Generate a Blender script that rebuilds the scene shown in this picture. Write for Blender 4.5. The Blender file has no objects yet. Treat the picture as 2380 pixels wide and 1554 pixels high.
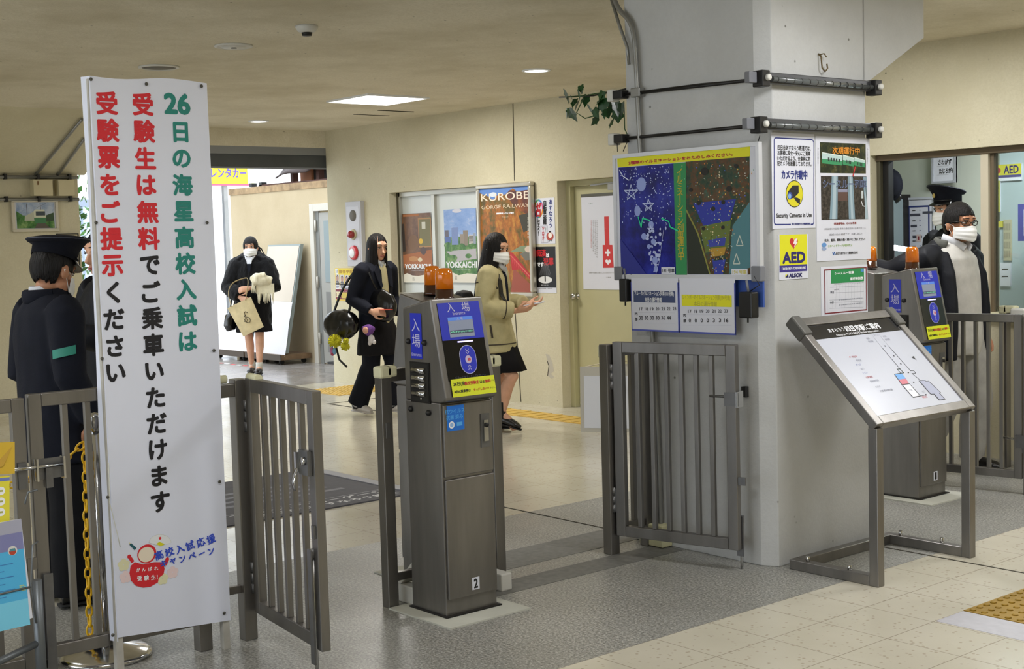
import bpy, math, random
from mathutils import Vector as V, Matrix
random.seed(7)
SC = bpy.context.scene
COL = SC.collection
PI = math.pi

# ------------------------------------------------------------------ camera
W_PX, H_PX, F_PX = 2380.0, 1554.0, 3128.44
YAW, PITCH, ROLL = -0.874854, -0.0715722, -0.0289658
CAM = V((0, 0, 1.5))
_cy, _sy, _cp, _sp = math.cos(YAW), math.sin(YAW), math.cos(PITCH), math.sin(PITCH)
FWD = V((_sy * _cp, _cy * _cp, _sp))
_r = V((_cy, -_sy, 0)); _u = _r.cross(FWD)
RGT = _r * math.cos(ROLL) + _u * math.sin(ROLL)
UPV = _u * math.cos(ROLL) - _r * math.sin(ROLL)
cd = bpy.data.cameras.new('camera'); cam = bpy.data.objects.new('camera', cd); COL.objects.link(cam)
cd.sensor_fit = 'HORIZONTAL'; cd.sensor_width = 36.0; cd.lens = F_PX * 36.0 / W_PX
cd.clip_start = 0.05; cd.clip_end = 300
mw = Matrix.Identity(4)
for i in range(3):
    mw[i][0], mw[i][1], mw[i][2], mw[i][3] = RGT[i], UPV[i], -FWD[i], CAM[i]
cam.matrix_world = mw
SC.camera = cam
# measuring rays of the photograph (its pixels -> points on real planes of the place)
def ray(px, py): return FWD + RGT * ((px - W_PX / 2) / F_PX) - UPV * ((py - H_PX / 2) / F_PX)
def onZ(px, py, z=0.0): d = ray(px, py); return CAM + d * ((z - CAM.z) / d.z)
def onX(px, py, x): d = ray(px, py); return CAM + d * (x / d.x)
def onY(px, py, y): d = ray(px, py); return CAM + d * (y / d.y)
def onP(px, py, p, n): d = ray(px, py); return CAM + d * ((V(p) - CAM).dot(n) / d.dot(n))

# ------------------------------------------------------------------ world, exposure
SC.view_settings.view_transform = 'Standard'
SC.view_settings.look = 'None'
SC.view_settings.gamma = 1.0
SC.view_settings.use_curve_mapping = False
SC.view_settings.exposure = -0.27
world = bpy.data.worlds.new('daylight'); SC.world = world; world.use_nodes = True
bg = world.node_tree.nodes['Background']
bg.inputs[0].default_value = (0.86, 0.93, 1.0, 1); bg.inputs[1].default_value = 4.0
sd = bpy.data.lights.new('sun', 'SUN'); sd.energy = 1.0; sd.angle = 0.05; sd.color = (1, .96, .9)
sun = bpy.data.objects.new('sun', sd); COL.objects.link(sun)
sun.rotation_euler = (math.radians(38), 0, math.radians(112))

# ------------------------------------------------------------------ colour + materials
def lin(h):
    h = h.lstrip('#'); o = []
    for i in (0, 2, 4):
        c = int(h[i:i + 2], 16) / 255
        o.append(c / 12.92 if c <= .04045 else ((c + .055) / 1.055) ** 2.4)
    return tuple(o) + (1.0,)
MATS = {}
def nd(nt, t, **kw):
    n = nt.nodes.new(t)
    for k, v in kw.items(): setattr(n, k, v)
    return n
def sock(nt, dst, src):
    if hasattr(src, 'is_linked') or isinstance(src, bpy.types.NodeSocket): nt.links.new(src, dst)
    else: dst.default_value = src
def mth(nt, op, a, b=None, clamp=False):
    n = nd(nt, 'ShaderNodeMath', operation=op); n.use_clamp = clamp
    sock(nt, n.inputs[0], a)
    if b is not None: sock(nt, n.inputs[1], b)
    return n.outputs[0]
def mixc(nt, f, a, b):
    n = nd(nt, 'ShaderNodeMix', data_type='RGBA')
    sock(nt, n.inputs[0], f); sock(nt, n.inputs[6], a); sock(nt, n.inputs[7], b)
    return n.outputs[2]
def coords(nt, scale=(1, 1, 1), kind='Object'):
    tc = nd(nt, 'ShaderNodeTexCoord'); mp = nd(nt, 'ShaderNodeMapping')
    mp.inputs['Scale'].default_value = scale
    nt.links.new(tc.outputs[kind], mp.inputs[0]); return mp.outputs[0]
def noise(nt, vec, scale, detail=3, rough=.55):
    n = nd(nt, 'ShaderNodeTexNoise'); nt.links.new(vec, n.inputs['Vector'])
    n.inputs['Scale'].default_value = scale; n.inputs['Detail'].default_value = detail
    n.inputs['Roughness'].default_value = rough; return n.outputs['Fac']
def ramp(nt, f, stops):
    n = nd(nt, 'ShaderNodeValToRGB'); nt.links.new(f, n.inputs[0]); e = n.color_ramp.elements
    while len(e) < len(stops): e.new(0.5)
    for el, (p, c) in zip(e, stops): el.position = p; el.color = c if not isinstance(c, str) else lin(c)
    return n.outputs[0]
def rng(nt, f, a, b, c=0.0, d=1.0):
    n = nd(nt, 'ShaderNodeMapRange'); nt.links.new(f, n.inputs[0])
    for i, v in enumerate((a, b, c, d)): n.inputs[i + 1].default_value = v
    return n.outputs[0]
def bump(nt, b, h, strength, dist=.01):
    n = nd(nt, 'ShaderNodeBump'); n.inputs['Strength'].default_value = strength
    n.inputs['Distance'].default_value = dist
    nt.links.new(h, n.inputs['Height']); nt.links.new(n.outputs[0], b.inputs['Normal'])
def base(name):
    m = bpy.data.materials.new(name); m.use_nodes = True; MATS[name] = m
    return m, m.node_tree, m.node_tree.nodes['Principled BSDF']
def M(name, col='#808080', rough=.6, metal=0.0, spec=.5, var=0.0, vs=6.0, bmp=0.0, bs=60.0, emit=None, estr=0.0, coat=0.0,
      stretch=(1, 1, 1), alpha=1.0, trans=0.0, sheen=0.0):
    if name in MATS: return MATS[name]
    m, nt, b = base(name); c = lin(col)
    b.inputs['Roughness'].default_value = rough; b.inputs['Metallic'].default_value = metal
    b.inputs['Specular IOR Level'].default_value = spec
    b.inputs['Coat Weight'].default_value = coat; b.inputs['Coat Roughness'].default_value = .08
    b.inputs['Alpha'].default_value = alpha; b.inputs['Transmission Weight'].default_value = trans
    b.inputs['Sheen Weight'].default_value = sheen
    if emit: b.inputs['Emission Color'].default_value = lin(emit); b.inputs['Emission Strength'].default_value = estr
    vec = None
    if var or bmp: vec = coords(nt, stretch)
    if var:
        f = noise(nt, vec, vs, 4)
        lo = tuple(x * (1 - var) for x in c[:3]) + (1,); hi = tuple(min(1, x * (1 + var)) for x in c[:3]) + (1,)
        nt.links.new(ramp(nt, f, [(.3, lo), (.7, hi)]), b.inputs['Base Color'])
    else: b.inputs['Base Color'].default_value = c
    if bmp: bump(nt, b, noise(nt, vec, bs, 4, .6), bmp)
    return m
def flat(col, rough=.55, **kw):              # plain printed / painted colour
    return M('paint_' + col.lstrip('#').lower() + ('' if rough == .55 else '_r%d' % int(rough * 100)), col, rough, **kw)

# ------------------------------------------------------------------ mesh builder
class MB:
    def __init__(s): s.v = []; s.f = []; s.m = []; s.mats = []; s.sm = []
    def mi(s, mat):
        if mat not in s.mats: s.mats.append(mat)
        return s.mats.index(mat)
    def add(s, vs, fs, mat, smooth=False):
        o = len(s.v); k = s.mi(mat); s.v += [tuple(p) for p in vs]
        for f in fs: s.f.append(tuple(i + o for i in f)); s.m.append(k); s.sm.append(smooth)
    def box(s, a, b, mat):
        (x0, y0, z0), (x1, y1, z1) = a, b
        x0, x1 = min(x0, x1), max(x0, x1); y0, y1 = min(y0, y1), max(y0, y1); z0, z1 = min(z0, z1), max(z0, z1)
        s.add([(x0, y0, z0), (x1, y0, z0), (x1, y1, z0), (x0, y1, z0), (x0, y0, z1), (x1, y0, z1), (x1, y1, z1), (x0, y1, z1)],
              [(0, 3, 2, 1), (4, 5, 6, 7), (0, 1, 5, 4), (1, 2, 6, 5), (2, 3, 7, 6), (3, 0, 4, 7)], mat)
    def obox(s, o, ex, ey, ez, mat):          # box from corner o along three edge vectors
        o, ex, ey, ez = V(o), V(ex), V(ey), V(ez)
        p = [o, o + ex, o + ex + ey, o + ey]; p += [q + ez for q in p]
        fs = [(0, 3, 2, 1), (4, 5, 6, 7), (0, 1, 5, 4), (1, 2, 6, 5), (2, 3, 7, 6), (3, 0, 4, 7)]
        if ex.cross(ey).dot(ez) < 0: fs = [f[::-1] for f in fs]
        s.add(p, fs, mat)
    def bar(s, a, b, w, h, mat, up=(0, 0, 1)): # square bar centred on a-b
        a, b = V(a), V(b); d = (b - a).normalized(); up = V(up)
        if abs(d.dot(up)) > .98: up = V((1, 0, 0))
        sd_ = d.cross(up).normalized(); u2 = sd_.cross(d)
        s.obox(a - sd_ * w / 2 - u2 * h / 2, b - a, sd_ * w, u2 * h, mat)
    def prism(s, poly, ex, mat, smooth=False):  # polygon (3-D points) extruded along ex
        poly = [V(p) for p in poly]; ex = V(ex); n = len(poly)
        nrm = sum(((poly[i] - poly[0]).cross(poly[(i + 1) % n] - poly[0]) for i in range(1, n - 1)), V((0, 0, 0)))
        if nrm.dot(ex) > 0: poly = poly[::-1]
        vs = poly + [p + ex for p in poly]
        s.add(vs, [tuple(range(n)), tuple(range(2 * n - 1, n - 1, -1))], mat)
        o = len(s.v) - 2 * n; k = s.mi(mat)
        for i in range(n):
            j = (i + 1) % n; s.f.append((o + j, o + i, o + n + i, o + n + j)); s.m.append(k); s.sm.append(smooth)
    def tube(s, pts, r, mat, seg=10, caps=True, smooth=True, flat_=1.0, ref=None):
        pts = [V(p) for p in pts]; n = len(pts)
        rs = r if isinstance(r, (list, tuple)) else [r] * n
        vs = []; prev = None
        for i in range(n):
            t = (pts[min(i + 1, n - 1)] - pts[max(i - 1, 0)])
            t = t.normalized() if t.length > 1e-9 else V((0, 0, 1))
            if prev is None:
                a = V(ref) if ref is not None else (V((0, 0, 1)) if abs(t.z) < .9 else V((1, 0, 0)))
                prev = (a - t * a.dot(t)).normalized()
            else:
                q = prev - t * prev.dot(t)
                if q.length > 1e-6: prev = q.normalized()
            b = t.cross(prev)
            ra, rb = rs[i] if isinstance(rs[i], (list, tuple)) else (rs[i], rs[i] * flat_)
            for k in range(seg):
                an = 2 * PI * k / seg; vs.append(pts[i] + prev * math.cos(an) * ra + b * math.sin(an) * rb)
        fs = []
        for i in range(n - 1):
            for k in range(seg):
                k2 = (k + 1) % seg; fs.append((i * seg + k, i * seg + k2, (i + 1) * seg + k2, (i + 1) * seg + k))
        s.add(vs, fs, mat, smooth)
        if caps:
            o = len(s.v) - n * seg; k = s.mi(mat)
            s.f.append(tuple(o + i for i in range(seg - 1, -1, -1))); s.m.append(k); s.sm.append(False)
            s.f.append(tuple(o + (n - 1) * seg + i for i in range(seg))); s.m.append(k); s.sm.append(False)
    def lathe(s, prof, c, mat, seg=20, axis=(0, 0, 1), smooth=True):   # prof [(r, h)] along axis from c
        ax = V(axis).normalized(); a = V((1, 0, 0)) if abs(ax.x) < .9 else V((0, 1, 0))
        e1 = (a - ax * a.dot(ax)).normalized(); e2 = ax.cross(e1); c = V(c); vs = []
        for r_, h in prof:
            for k in range(seg):
                an = 2 * PI * k / seg; vs.append(c + ax * h + (e1 * math.cos(an) + e2 * math.sin(an)) * max(r_, 1e-5))
        fs = []
        for i in range(len(prof) - 1):
            for k in range(seg):
                k2 = (k + 1) % seg; fs.append((i * seg + k, i * seg + k2, (i + 1) * seg + k2, (i + 1) * seg + k))
        fs.append(tuple(range(seg - 1, -1, -1))); fs.append(tuple((len(prof) - 1) * seg + k for k in range(seg)))
        s.add(vs, fs, mat, smooth)
    def ball(s, c, r, mat, seg=16, rings=10, rot=None):
        c = V(c); r = (r, r, r) if not isinstance(r, (tuple, list)) else r; vs = []; fs = []
        rot = rot or Matrix.Identity(3)
        for i in range(rings + 1):
            th = PI * i / rings
            for k in range(seg):
                ph = 2 * PI * k / seg
                vs.append(c + rot @ V((r[0] * math.sin(th) * math.cos(ph), r[1] * math.sin(th) * math.sin(ph), r[2] * math.cos(th))))
        for i in range(rings):
            for k in range(seg):
                k2 = (k + 1) % seg; fs.append((i * seg + k, (i + 1) * seg + k, (i + 1) * seg + k2, i * seg + k2))
        s.add(vs, fs, mat, True)
    def quad(s, pts, mat): s.add(pts, [tuple(range(len(pts)))], mat)
    def grid(s, nu, nv, fn, mat, smooth=True):
        vs = [fn(i / nu, j / nv) for j in range(nv + 1) for i in range(nu + 1)]
        s.add(vs, [(j * (nu + 1) + i, j * (nu + 1) + i + 1, (j + 1) * (nu + 1) + i + 1, (j + 1) * (nu + 1) + i)
                   for j in range(nv) for i in range(nu)], mat, smooth)
    def mesh(s, name):
        me = bpy.data.meshes.new(name); me.from_pydata(s.v, [], s.f)
        for m in s.mats: me.materials.append(m)
        me.polygons.foreach_set('material_index', s.m); me.polygons.foreach_set('use_smooth', s.sm)
        me.update(); return me
    def build(s, name, parent=None, bev=0.0, seg=2):
        o = bpy.data.objects.new(name, s.mesh(name)); COL.objects.link(o)
        if parent is not None: o.parent = parent
        if bev:
            b = o.modifiers.new('bevel', 'BEVEL'); b.width = bev; b.segments = seg; b.limit_method = 'ANGLE'
            b.angle_limit = math.radians(50); b.harden_normals = False
        return o
def round_off(pts, n=2):                      # corner cutting: a smooth path through a few points
    pts = [V(p) for p in pts]
    for _ in range(n):
        q = [pts[0]]
        for a, c in zip(pts[:-1], pts[1:]): q += [a.lerp(c, .25), a.lerp(c, .75)]
        pts = q + [pts[-1]]
    return pts
def tag(o, label=None, cat=None, group=None, kind=None):
    if label: o['label'] = label
    if cat: o['category'] = cat
    if group: o['group'] = group
    if kind: o['kind'] = kind
    return o
def thing(name, label, cat, loc=(0, 0, 0), rz=0.0, group=None):
    o = bpy.data.objects.new(name, None); COL.objects.link(o); o.empty_display_size = .1
    o.location = loc; o.rotation_euler = (0, 0, rz)
    return tag(o, label, cat, group)
def struct(name, mb, bev=0.0, label=None, cat=None):
    o = mb.build(name, None, bev); o['kind'] = 'structure'
    return tag(o, label, cat)

# ------------------------------------------------------------------ lettering
_tc = {}
WORK = bpy.data.scenes.new('work')            # small scratch scene for evaluating text and modifiers; removed at the end
def scratch(o):
    WORK.collection.objects.link(o); vl = WORK.view_layers[0]; vl.update(); return vl.depsgraph
def glyphs(txt, bold=0.0):
    key = (txt, bold)
    if key in _tc: return _tc[key]
    c = bpy.data.curves.new('t', 'FONT'); c.body = txt; c.size = 1.0; c.resolution_u = 3
    o = bpy.data.objects.new('t', c); dg = scratch(o)
    me = bpy.data.meshes.new_from_object(o.evaluated_get(dg))
    vs = [(p.co.x, p.co.y) for p in me.vertices]; fs = [tuple(p.vertices) for p in me.polygons]
    bpy.data.objects.remove(o); bpy.data.curves.remove(c); bpy.data.meshes.remove(me)
    if not vs: vs = [(0, 0)]
    x0 = min(p[0] for p in vs); x1 = max(p[0] for p in vs); y0 = min(p[1] for p in vs); y1 = max(p[1] for p in vs)
    _tc[key] = (vs, fs, x0, x1, y0, y1); return _tc[key]
class Sheet:                                  # flat printed sheet: points (s, t) on origin + s*u + t*v, layers lifted along n
    def __init__(s, mb, o, u, v, n=None):
        s.mb, s.o, s.u, s.v = mb, V(o), V(u).normalized(), V(v).normalized()
        s.n = V(n).normalized() if n is not None else s.u.cross(s.v).normalized()
        s.d = .00028; s.q_ = 0
    def P(s, a, b, k=0): return s.o + s.u * a + s.v * b + s.n * (k * s.d)
    def px(s, x, y):                          # where a ray of the photograph meets this sheet
        p = onP(x, y, s.o, s.n) - s.o; return (p.dot(s.u), p.dot(s.v))
    def rect(s, a0, b0, a1, b1, mat, k=1): s.poly([(a0, b0), (a1, b0), (a1, b1), (a0, b1)], mat, k)
    def lift(s, k): s.q_ += 1; return k + (s.q_ % 400) * .00002 / .00028 * .35   # tiny step so that prints never share a plane
    def poly(s, pts, mat, k=1): k = s.lift(k); s.mb.quad([s.P(a, b, k) for a, b in pts], mat)
    def ell(s, a, b, ra, rb, mat, k=1, n=28, t0=0, t1=2 * PI):
        s.poly([(a + ra * math.cos(t0 + (t1 - t0) * i / n), b + rb * math.sin(t0 + (t1 - t0) * i / n)) for i in range(n + (t1 - t0 < 6.2))], mat, k)
    def line(s, pts, w, mat, k=1):
        for (a0, b0), (a1, b1) in zip(pts[:-1], pts[1:]):
            dx, dy = a1 - a0, b1 - b0; L = math.hypot(dx, dy) or 1; nx, ny = -dy / L * w / 2, dx / L * w / 2
            s.poly([(a0 + nx, b0 + ny), (a0 - nx, b0 - ny), (a1 - nx, b1 - ny), (a1 + nx, b1 + ny)], mat, k)
    def frame(s, a0, b0, a1, b1, w, mat, k=1):
        s.rect(a0, b0, a1, b0 + w, mat, k); s.rect(a0, b1 - w, a1, b1, mat, k)
        s.rect(a0, b0 + w, a0 + w, b1 - w, mat, k); s.rect(a1 - w, b0 + w, a1, b1 - w, mat, k)
    def text(s, txt, a0, b0, a1, b1, mat, k=2, bold=0.0, keep=False, slant=0.0, rot=0.0):   # fitted into a box
        vs, fs, x0, x1, y0, y1 = glyphs(txt)
        w, h = max(x1 - x0, 1e-4), max(y1 - y0, 1e-4); sx, sy = (a1 - a0) / w, (b1 - b0) / h
        if keep: sx = sy = min(sx, sy)
        ca, cb = (a0 + a1) / 2, (b0 + b1) / 2; cr, sr = math.cos(rot), math.sin(rot)
        k = s.lift(k)
        offs = [(0, 0)] if not bold else [(bold * math.cos(q * PI / 4), bold * math.sin(q * PI / 4)) for q in range(8)]
        for qi, (ox, oy) in enumerate(offs):
            pts = []
            for x, y in vs:
                a = (x - (x0 + x1) / 2) * sx; b = (y - (y0 + y1) / 2) * sy; a += slant * b
                pts.append(s.P(ca + a * cr - b * sr + ox, cb + a * sr + b * cr + oy, k + qi * .05))
            s.mb.add(pts, fs, mat)
    def textc(s, txt, a, b, size, mat, k=2, bold=0.0, **kw):       # centred, given em size
        vs, fs, x0, x1, y0, y1 = glyphs(txt); w, h = (x1 - x0) * size, (y1 - y0) * size
        s.text(txt, a - w / 2, b - h / 2, a + w / 2, b + h / 2, mat, k, bold, **kw)
    def textl(s, txt, a, b, size, mat, k=2, bold=0.0, **kw):       # left aligned
        vs, fs, x0, x1, y0, y1 = glyphs(txt); w, h = (x1 - x0) * size, (y1 - y0) * size
        s.text(txt, a, b - h / 2, a + w, b + h / 2, mat, k, bold, **kw)
    def vtext(s, txt, a, b0, step, size, mat, k=2, bold=0.0, da=0.0):   # one character under another
        for i, ch in enumerate(txt):
            if ch == 'ー': s.rect(a + da * i - size * .05, b0 - step * i - size * .4, a + da * i + size * .05, b0 - step * i + size * .4, mat, k)
            else: s.textc(ch, a + da * i, b0 - step * i, size, mat, k, bold)
# ------------------------------------------------------------------ shared materials
STEEL = M('brushed_steel', '#85827f', .38, .87, var=.18, vs=9, bmp=.05, bs=120, stretch=(1, 1, .15))
STEELD = M('dull_steel', '#757576', .45, .8, var=.2, vs=8)
CHROME = M('chrome', '#c9c9c9', .14, 1.0)
BLACKP = M('black_plastic', '#141414', .45)
DARKM = M('dark_metal', '#2c2b2a', .45, .6)
WHITE = flat('#eceef2'); PAPER = M('white_paper', '#d9dbe6', .5)
INK = flat('#16161a'); NAVY = flat('#1c2a78'); RED = flat('#c8232c'); BLUE = flat('#2b3fc4'); YEL = flat('#e3e01e')
CREAM = M('cream_rubber', '#d9d6b4', .6)
GREYW = M('white_plastic', '#cfcec8', .5)
RUBBER = M('black_rubber', '#1b1b1b', .8)
GALV = M('galvanised_pipe', '#8f8f8c', .42, .7, var=.1)

# cream rough plaster with grime
def plaster(name, col, dark, bstr=.35, speck=True):
    m, nt, b = base(name); vec = coords(nt)
    f = noise(nt, vec, 1.3, 5, .6); c1 = ramp(nt, f, [(.25, dark), (.6, col)])
    f2 = noise(nt, vec, 62, 4, .7); c2 = mixc(nt, rng(nt, f2, .38, .66, .0, .42 if bstr > .3 else .2), c1, lin(dark))
    if speck:
        sp = nd(nt, 'ShaderNodeTexVoronoi'); nt.links.new(vec, sp.inputs['Vector']); sp.inputs['Scale'].default_value = 11
        gate = rng(nt, noise(nt, vec, 7, 2), .52, .6); dot = rng(nt, sp.outputs['Distance'], .045, .09, 1, 0)
        c2 = mixc(nt, mth(nt, 'MULTIPLY', mth(nt, 'MULTIPLY', gate, dot), .75), c2, lin('#4c483e'))
    nt.links.new(c2, b.inputs['Base Color']); b.inputs['Roughness'].default_value = .85
    b.inputs['Specular IOR Level'].default_value = .25
    bump(nt, b, noise(nt, vec, 85, 4, .65), bstr, .006); return m
WALLM = plaster('cream_plaster', '#d3ccb2', '#c2ba9d')
CEILM = plaster('ceiling_plaster', '#e6dfcc', '#c6bda4', .7)
PILM = plaster('grey_painted_concrete', '#c5c6c6', '#b2b3b2', .2)
OUTW = plaster('passage_plaster', '#c2b294', '#b3a283', .2, False)  # plain tan plaster of the passage wall
DOORM = M('cream_steel_door', '#b9b48d', .5, var=.08, vs=2)

# terrazzo tile floor: cream field with a grey granite band, joints on one 0.298 m grid
def floor_mat():
    m, nt, b = base('terrazzo_tiles'); tc = nd(nt, 'ShaderNodeTexCoord'); vec = tc.outputs['Object']
    sx = nd(nt, 'ShaderNodeSeparateXYZ'); nt.links.new(vec, sx.inputs[0]); X, Y = sx.outputs[0], sx.outputs[1]
    def joint(c, off, w):
        fr = mth(nt, 'FRACT', mth(nt, 'DIVIDE', mth(nt, 'SUBTRACT', c, off), .2981))
        e = mth(nt, 'ABSOLUTE', mth(nt, 'SUBTRACT', fr, .5)); return mth(nt, 'GREATER_THAN', e, .5 - w)
    j = mth(nt, 'MAXIMUM', joint(X, -3.1459, .006), joint(Y, 5.3167, .006))
    band = mth(nt, 'MULTIPLY', mth(nt, 'LESS_THAN', X, -3.444), mth(nt, 'GREATER_THAN', X, -5.56))
    outs = mth(nt, 'LESS_THAN', X, -12.43)
    f1 = noise(nt, vec, 1.1, 4); cream = ramp(nt, f1, [(.3, '#bcb6a4'), (.65, '#cdc7b7')])
    vo = nd(nt, 'ShaderNodeTexVoronoi'); nt.links.new(vec, vo.inputs['Vector']); vo.inputs['Scale'].default_value = 60
    wn = nd(nt, 'ShaderNodeSeparateColor'); nt.links.new(vo.outputs['Color'], wn.inputs[0])
    chips = mth(nt, 'GREATER_THAN', wn.outputs[0], .84)
    chip2 = mth(nt, 'MULTIPLY', chips, rng(nt, vo.outputs['Distance'], .25, .45, 1, 0))
    cream = mixc(nt, mth(nt, 'MULTIPLY', chip2, .5), cream, lin('#8f7f68'))
    f3 = noise(nt, vec, 95, 5, .8); grey = ramp(nt, f3, [(.34, '#45443f'), (.5, '#8f8e88'), (.66, '#cfcec8')])
    g2 = noise(nt, vec, 1.6, 4); grey = mixc(nt, rng(nt, g2, .35, .7, 0, .35), grey, lin('#6b6a65'))
    conc = ramp(nt, noise(nt, vec, 3, 4), [(.3, '#8c8680'), (.7, '#a59f99')])
    c = mixc(nt, band, cream, grey); c = mixc(nt, outs, c, conc)
    jc = mixc(nt, band, lin('#7d7360'), lin('#4e4d48'))
    jm = mth(nt, 'MULTIPLY', mth(nt, 'MULTIPLY', j, mth(nt, 'SUBTRACT', 1.0, outs)), mth(nt, 'SUBTRACT', .75, mth(nt, 'MULTIPLY', band, .45)))
    c = mixc(nt, jm, c, jc)
    nt.links.new(c, b.inputs['Base Color'])
    r = rng(nt, noise(nt, vec, 2.3, 4), .3, .7, .13, .25)
    r = mth(nt, 'ADD', r, mth(nt, 'MULTIPLY', band, .16)); nt.links.new(r, b.inputs['Roughness'])
    b.inputs['Specular IOR Level'].default_value = .45
    bump(nt, b, mth(nt, 'SUBTRACT', 1.0, j), .15, .004); return m
FLOORM = floor_mat()

# ------------------------------------------------------------------ room shell
H = 2.70
YB = 7.85                                   # face of the long back wall
mb = MB(); mb.box((-24, -7, -.12), (4, 15, 0), FLOORM); struct('floor', mb)
mb = MB(); mb.box((-12.43, -5, H), (2.5, YB + .2, H + .25), CEILM); struct('ceiling', mb)

def wall_with_holes(mb, x0, x1, y0, y1, z1, holes, mat):   # wall along X, thickness y0..y1
    xs = sorted({x0, x1} | {h[0] for h in holes} | {h[2] for h in holes})
    for a, b_ in zip(xs[:-1], xs[1:]):
        cut = sorted((h[1], h[3]) for h in holes if h[0] <= a + 1e-6 and h[2] >= b_ - 1e-6); z = 0
        for lo, hi in cut:
            if lo > z + 1e-4: mb.box((a, y0, z), (b_, y1, lo), mat)
            z = hi
        if z < z1 - 1e-4: mb.box((a, y0, z), (b_, y1, z1), mat)
WIN = (-11.27, .93, -9.45, 1.99); DOOR = (-8.73, 0.0, -7.70, 1.98); BOO = (-5.52, .92, -3.2, 1.99)
mb = MB(); wall_with_holes(mb, -12.43, 2.5, YB, YB + .22, H, [WIN, DOOR, BOO], WALLM)
# expansion joint, flaked patch of paint and a hairline crack in the plaster
JT = M('joint_gap', '#3a352a', .9); PATCH = M('bare_plaster_patch', '#bdb7a8', .9)
for a, b_ in (((1192.4, 241), (1196, 420)), ((1196, 700), (1211, 933))):
    p, q = onY(*a, YB), onY(*b_, YB); mb.bar(p, q, .010, .004, JT, up=(0, 1, 0))
pts = [(1268, 822), (1276, 824), (1284, 842), (1287, 862), (1280, 868), (1288, 876), (1282, 880), (1273, 873), (1276, 850), (1272, 838)]
mb.quad([onY(a, b_, YB - .0012) for a, b_ in pts][::-1], PATCH)
for a, b_ in zip(pts[-3:], pts[-2:]): mb.bar(onY(*a, YB), onY(*b_, YB), .008, .004, JT, up=(0, 1, 0))
struct('wall_back', mb)

# grey pillar: chamfered shaft, capital flaring along +Y
mb = MB(); yn, yf, xl, xr = 4.655, 5.40, -4.66, -3.80
ring = [(xl + .0, yn), (-3.872, yn), (xr, yn + .035), (xr, yf - .03), (xr - .06, yf), (xl + .02, yf), (xl - .05, yf - .05), (xl - .05, yn + .06)]
mb.prism([(x, y, 0) for x, y in ring], (0, 0, H + .1), PILM)
prof = [(yf - .05, 2.10), (yf, 2.182), (5.856, 2.417), (5.856, H + .1), (yf - .05, H + .1)]
mb.prism([(xl, y, z) for y, z in prof], (xr - xl, 0, 0), PILM)
struct('pillar', mb, .004)

# left wall under a sloping soffit, and the edge beam over the exit
mb = MB(); XL = -12.43
mb.box((XL - .25, -3, 0), (XL, 5.09, H), WALLM)
mb.prism([(XL, -3, 2.21), (-11.24, -3, 2.705), (XL, -3, 2.705)], (0, 8.16, 0), WALLM)
struct('wall_left', mb)
BEAM = M('dark_beam_paint', '#4a4d50', .7, var=.15, vs=3); BEAML = M('pale_beam_lip', '#85878a', .6)
mb = MB(); mb.box((XL - .30, 4.9, 2.31), (XL - .02, 13, 2.44), BEAM); mb.box((XL - .26, 4.9, 2.44), (XL, 13, 2.52), BEAML)
mb.box((XL - .3, 4.9, 2.52), (XL, 13, H + .25), CEILM)
struct('trim_1', mb)
# passage wall outside the exit, with rusty coping
XF0, YF = -16.66, 8.96
mb = MB(); mb.box((XF0, YF, 0), (-12.2, YF + .18, 2.27), OUTW); COP = M('rusty_coping', '#9d8463', .85, var=.35, vs=9)
mb.box((XF0 - .02, YF - .012, 2.19), (-12.2, YF + .19, 2.275), COP)
mb.box((-12.43, YB + .22, 0), (-12.2, YF + .05, 2.3), OUTW)
struct('wall_far', mb)
mb = MB(); mb.box((2.5, -5, 0), (2.7, YB + .2, H), WALLM); struct('wall_right', mb)
mb = MB(); mb.box((-12.43, -5.2, 0), (-8.5, -5, H), WALLM); mb.box((0, -5.2, 0), (2.7, -5, H), WALLM); struct('wall_front_added', mb)  # unseen wall pieces, added to hold back sky light from behind the camera

# ------------------------------------------------------------------ ceiling fittings
LIT = M('lit_panel', '#ffffff', .5, emit='#fffaf2', estr=9.0)
def led_panel(x, y, label, power=40, s=.30):
    t = thing('ceiling_light', label, 'ceiling light', (x, y, H))
    f = MB(); f.box((-s - .012, -s - .012, -.016), (-s, s + .012, .0), WHITE); f.box((s, -s - .012, -.016), (s + .012, s + .012, 0), WHITE)
    f.box((-s, -s - .012, -.016), (s, -s, 0), WHITE); f.box((-s, s, -.016), (s, s + .012, 0), WHITE); f.build('frame', t)
    d = MB(); d.box((-s, -s, -.008), (s, s, -.001), LIT); d.build('diffuser', t)
    l = bpy.data.lights.new('panel_glow', 'AREA'); l.shape = 'SQUARE'; l.size = 2 * s; l.energy = power; l.color = (.95, .97, 1) if x > -7 else (1, .97, .92)
    lo = bpy.data.objects.new('panel_glow', l); COL.objects.link(lo); lo.parent = t; lo.location = (0, 0, -.03)
    return t
led_panel(-9.48, 6.52, 'square lit ceiling panel above the back wall window', 45)
for i, (x, y) in enumerate([(-2.6, 4.6), (-2.6, .8), (-6.6, .6), (-.2, 2.6), (-2.6, 7.0), (-4.8, 6.6)]):  # unseen panels, added out of view to light the near area
    led_panel(x, y, ['unseen square lit ceiling panel over the tactile paving', 'unseen square lit ceiling panel behind the camera', 'unseen square lit ceiling panel over the left gates',
                     'unseen square lit ceiling panel above the camera', 'unseen square lit ceiling panel in front of the office window', 'unseen square lit ceiling panel beyond the grey pillar'][i], 33)
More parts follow.
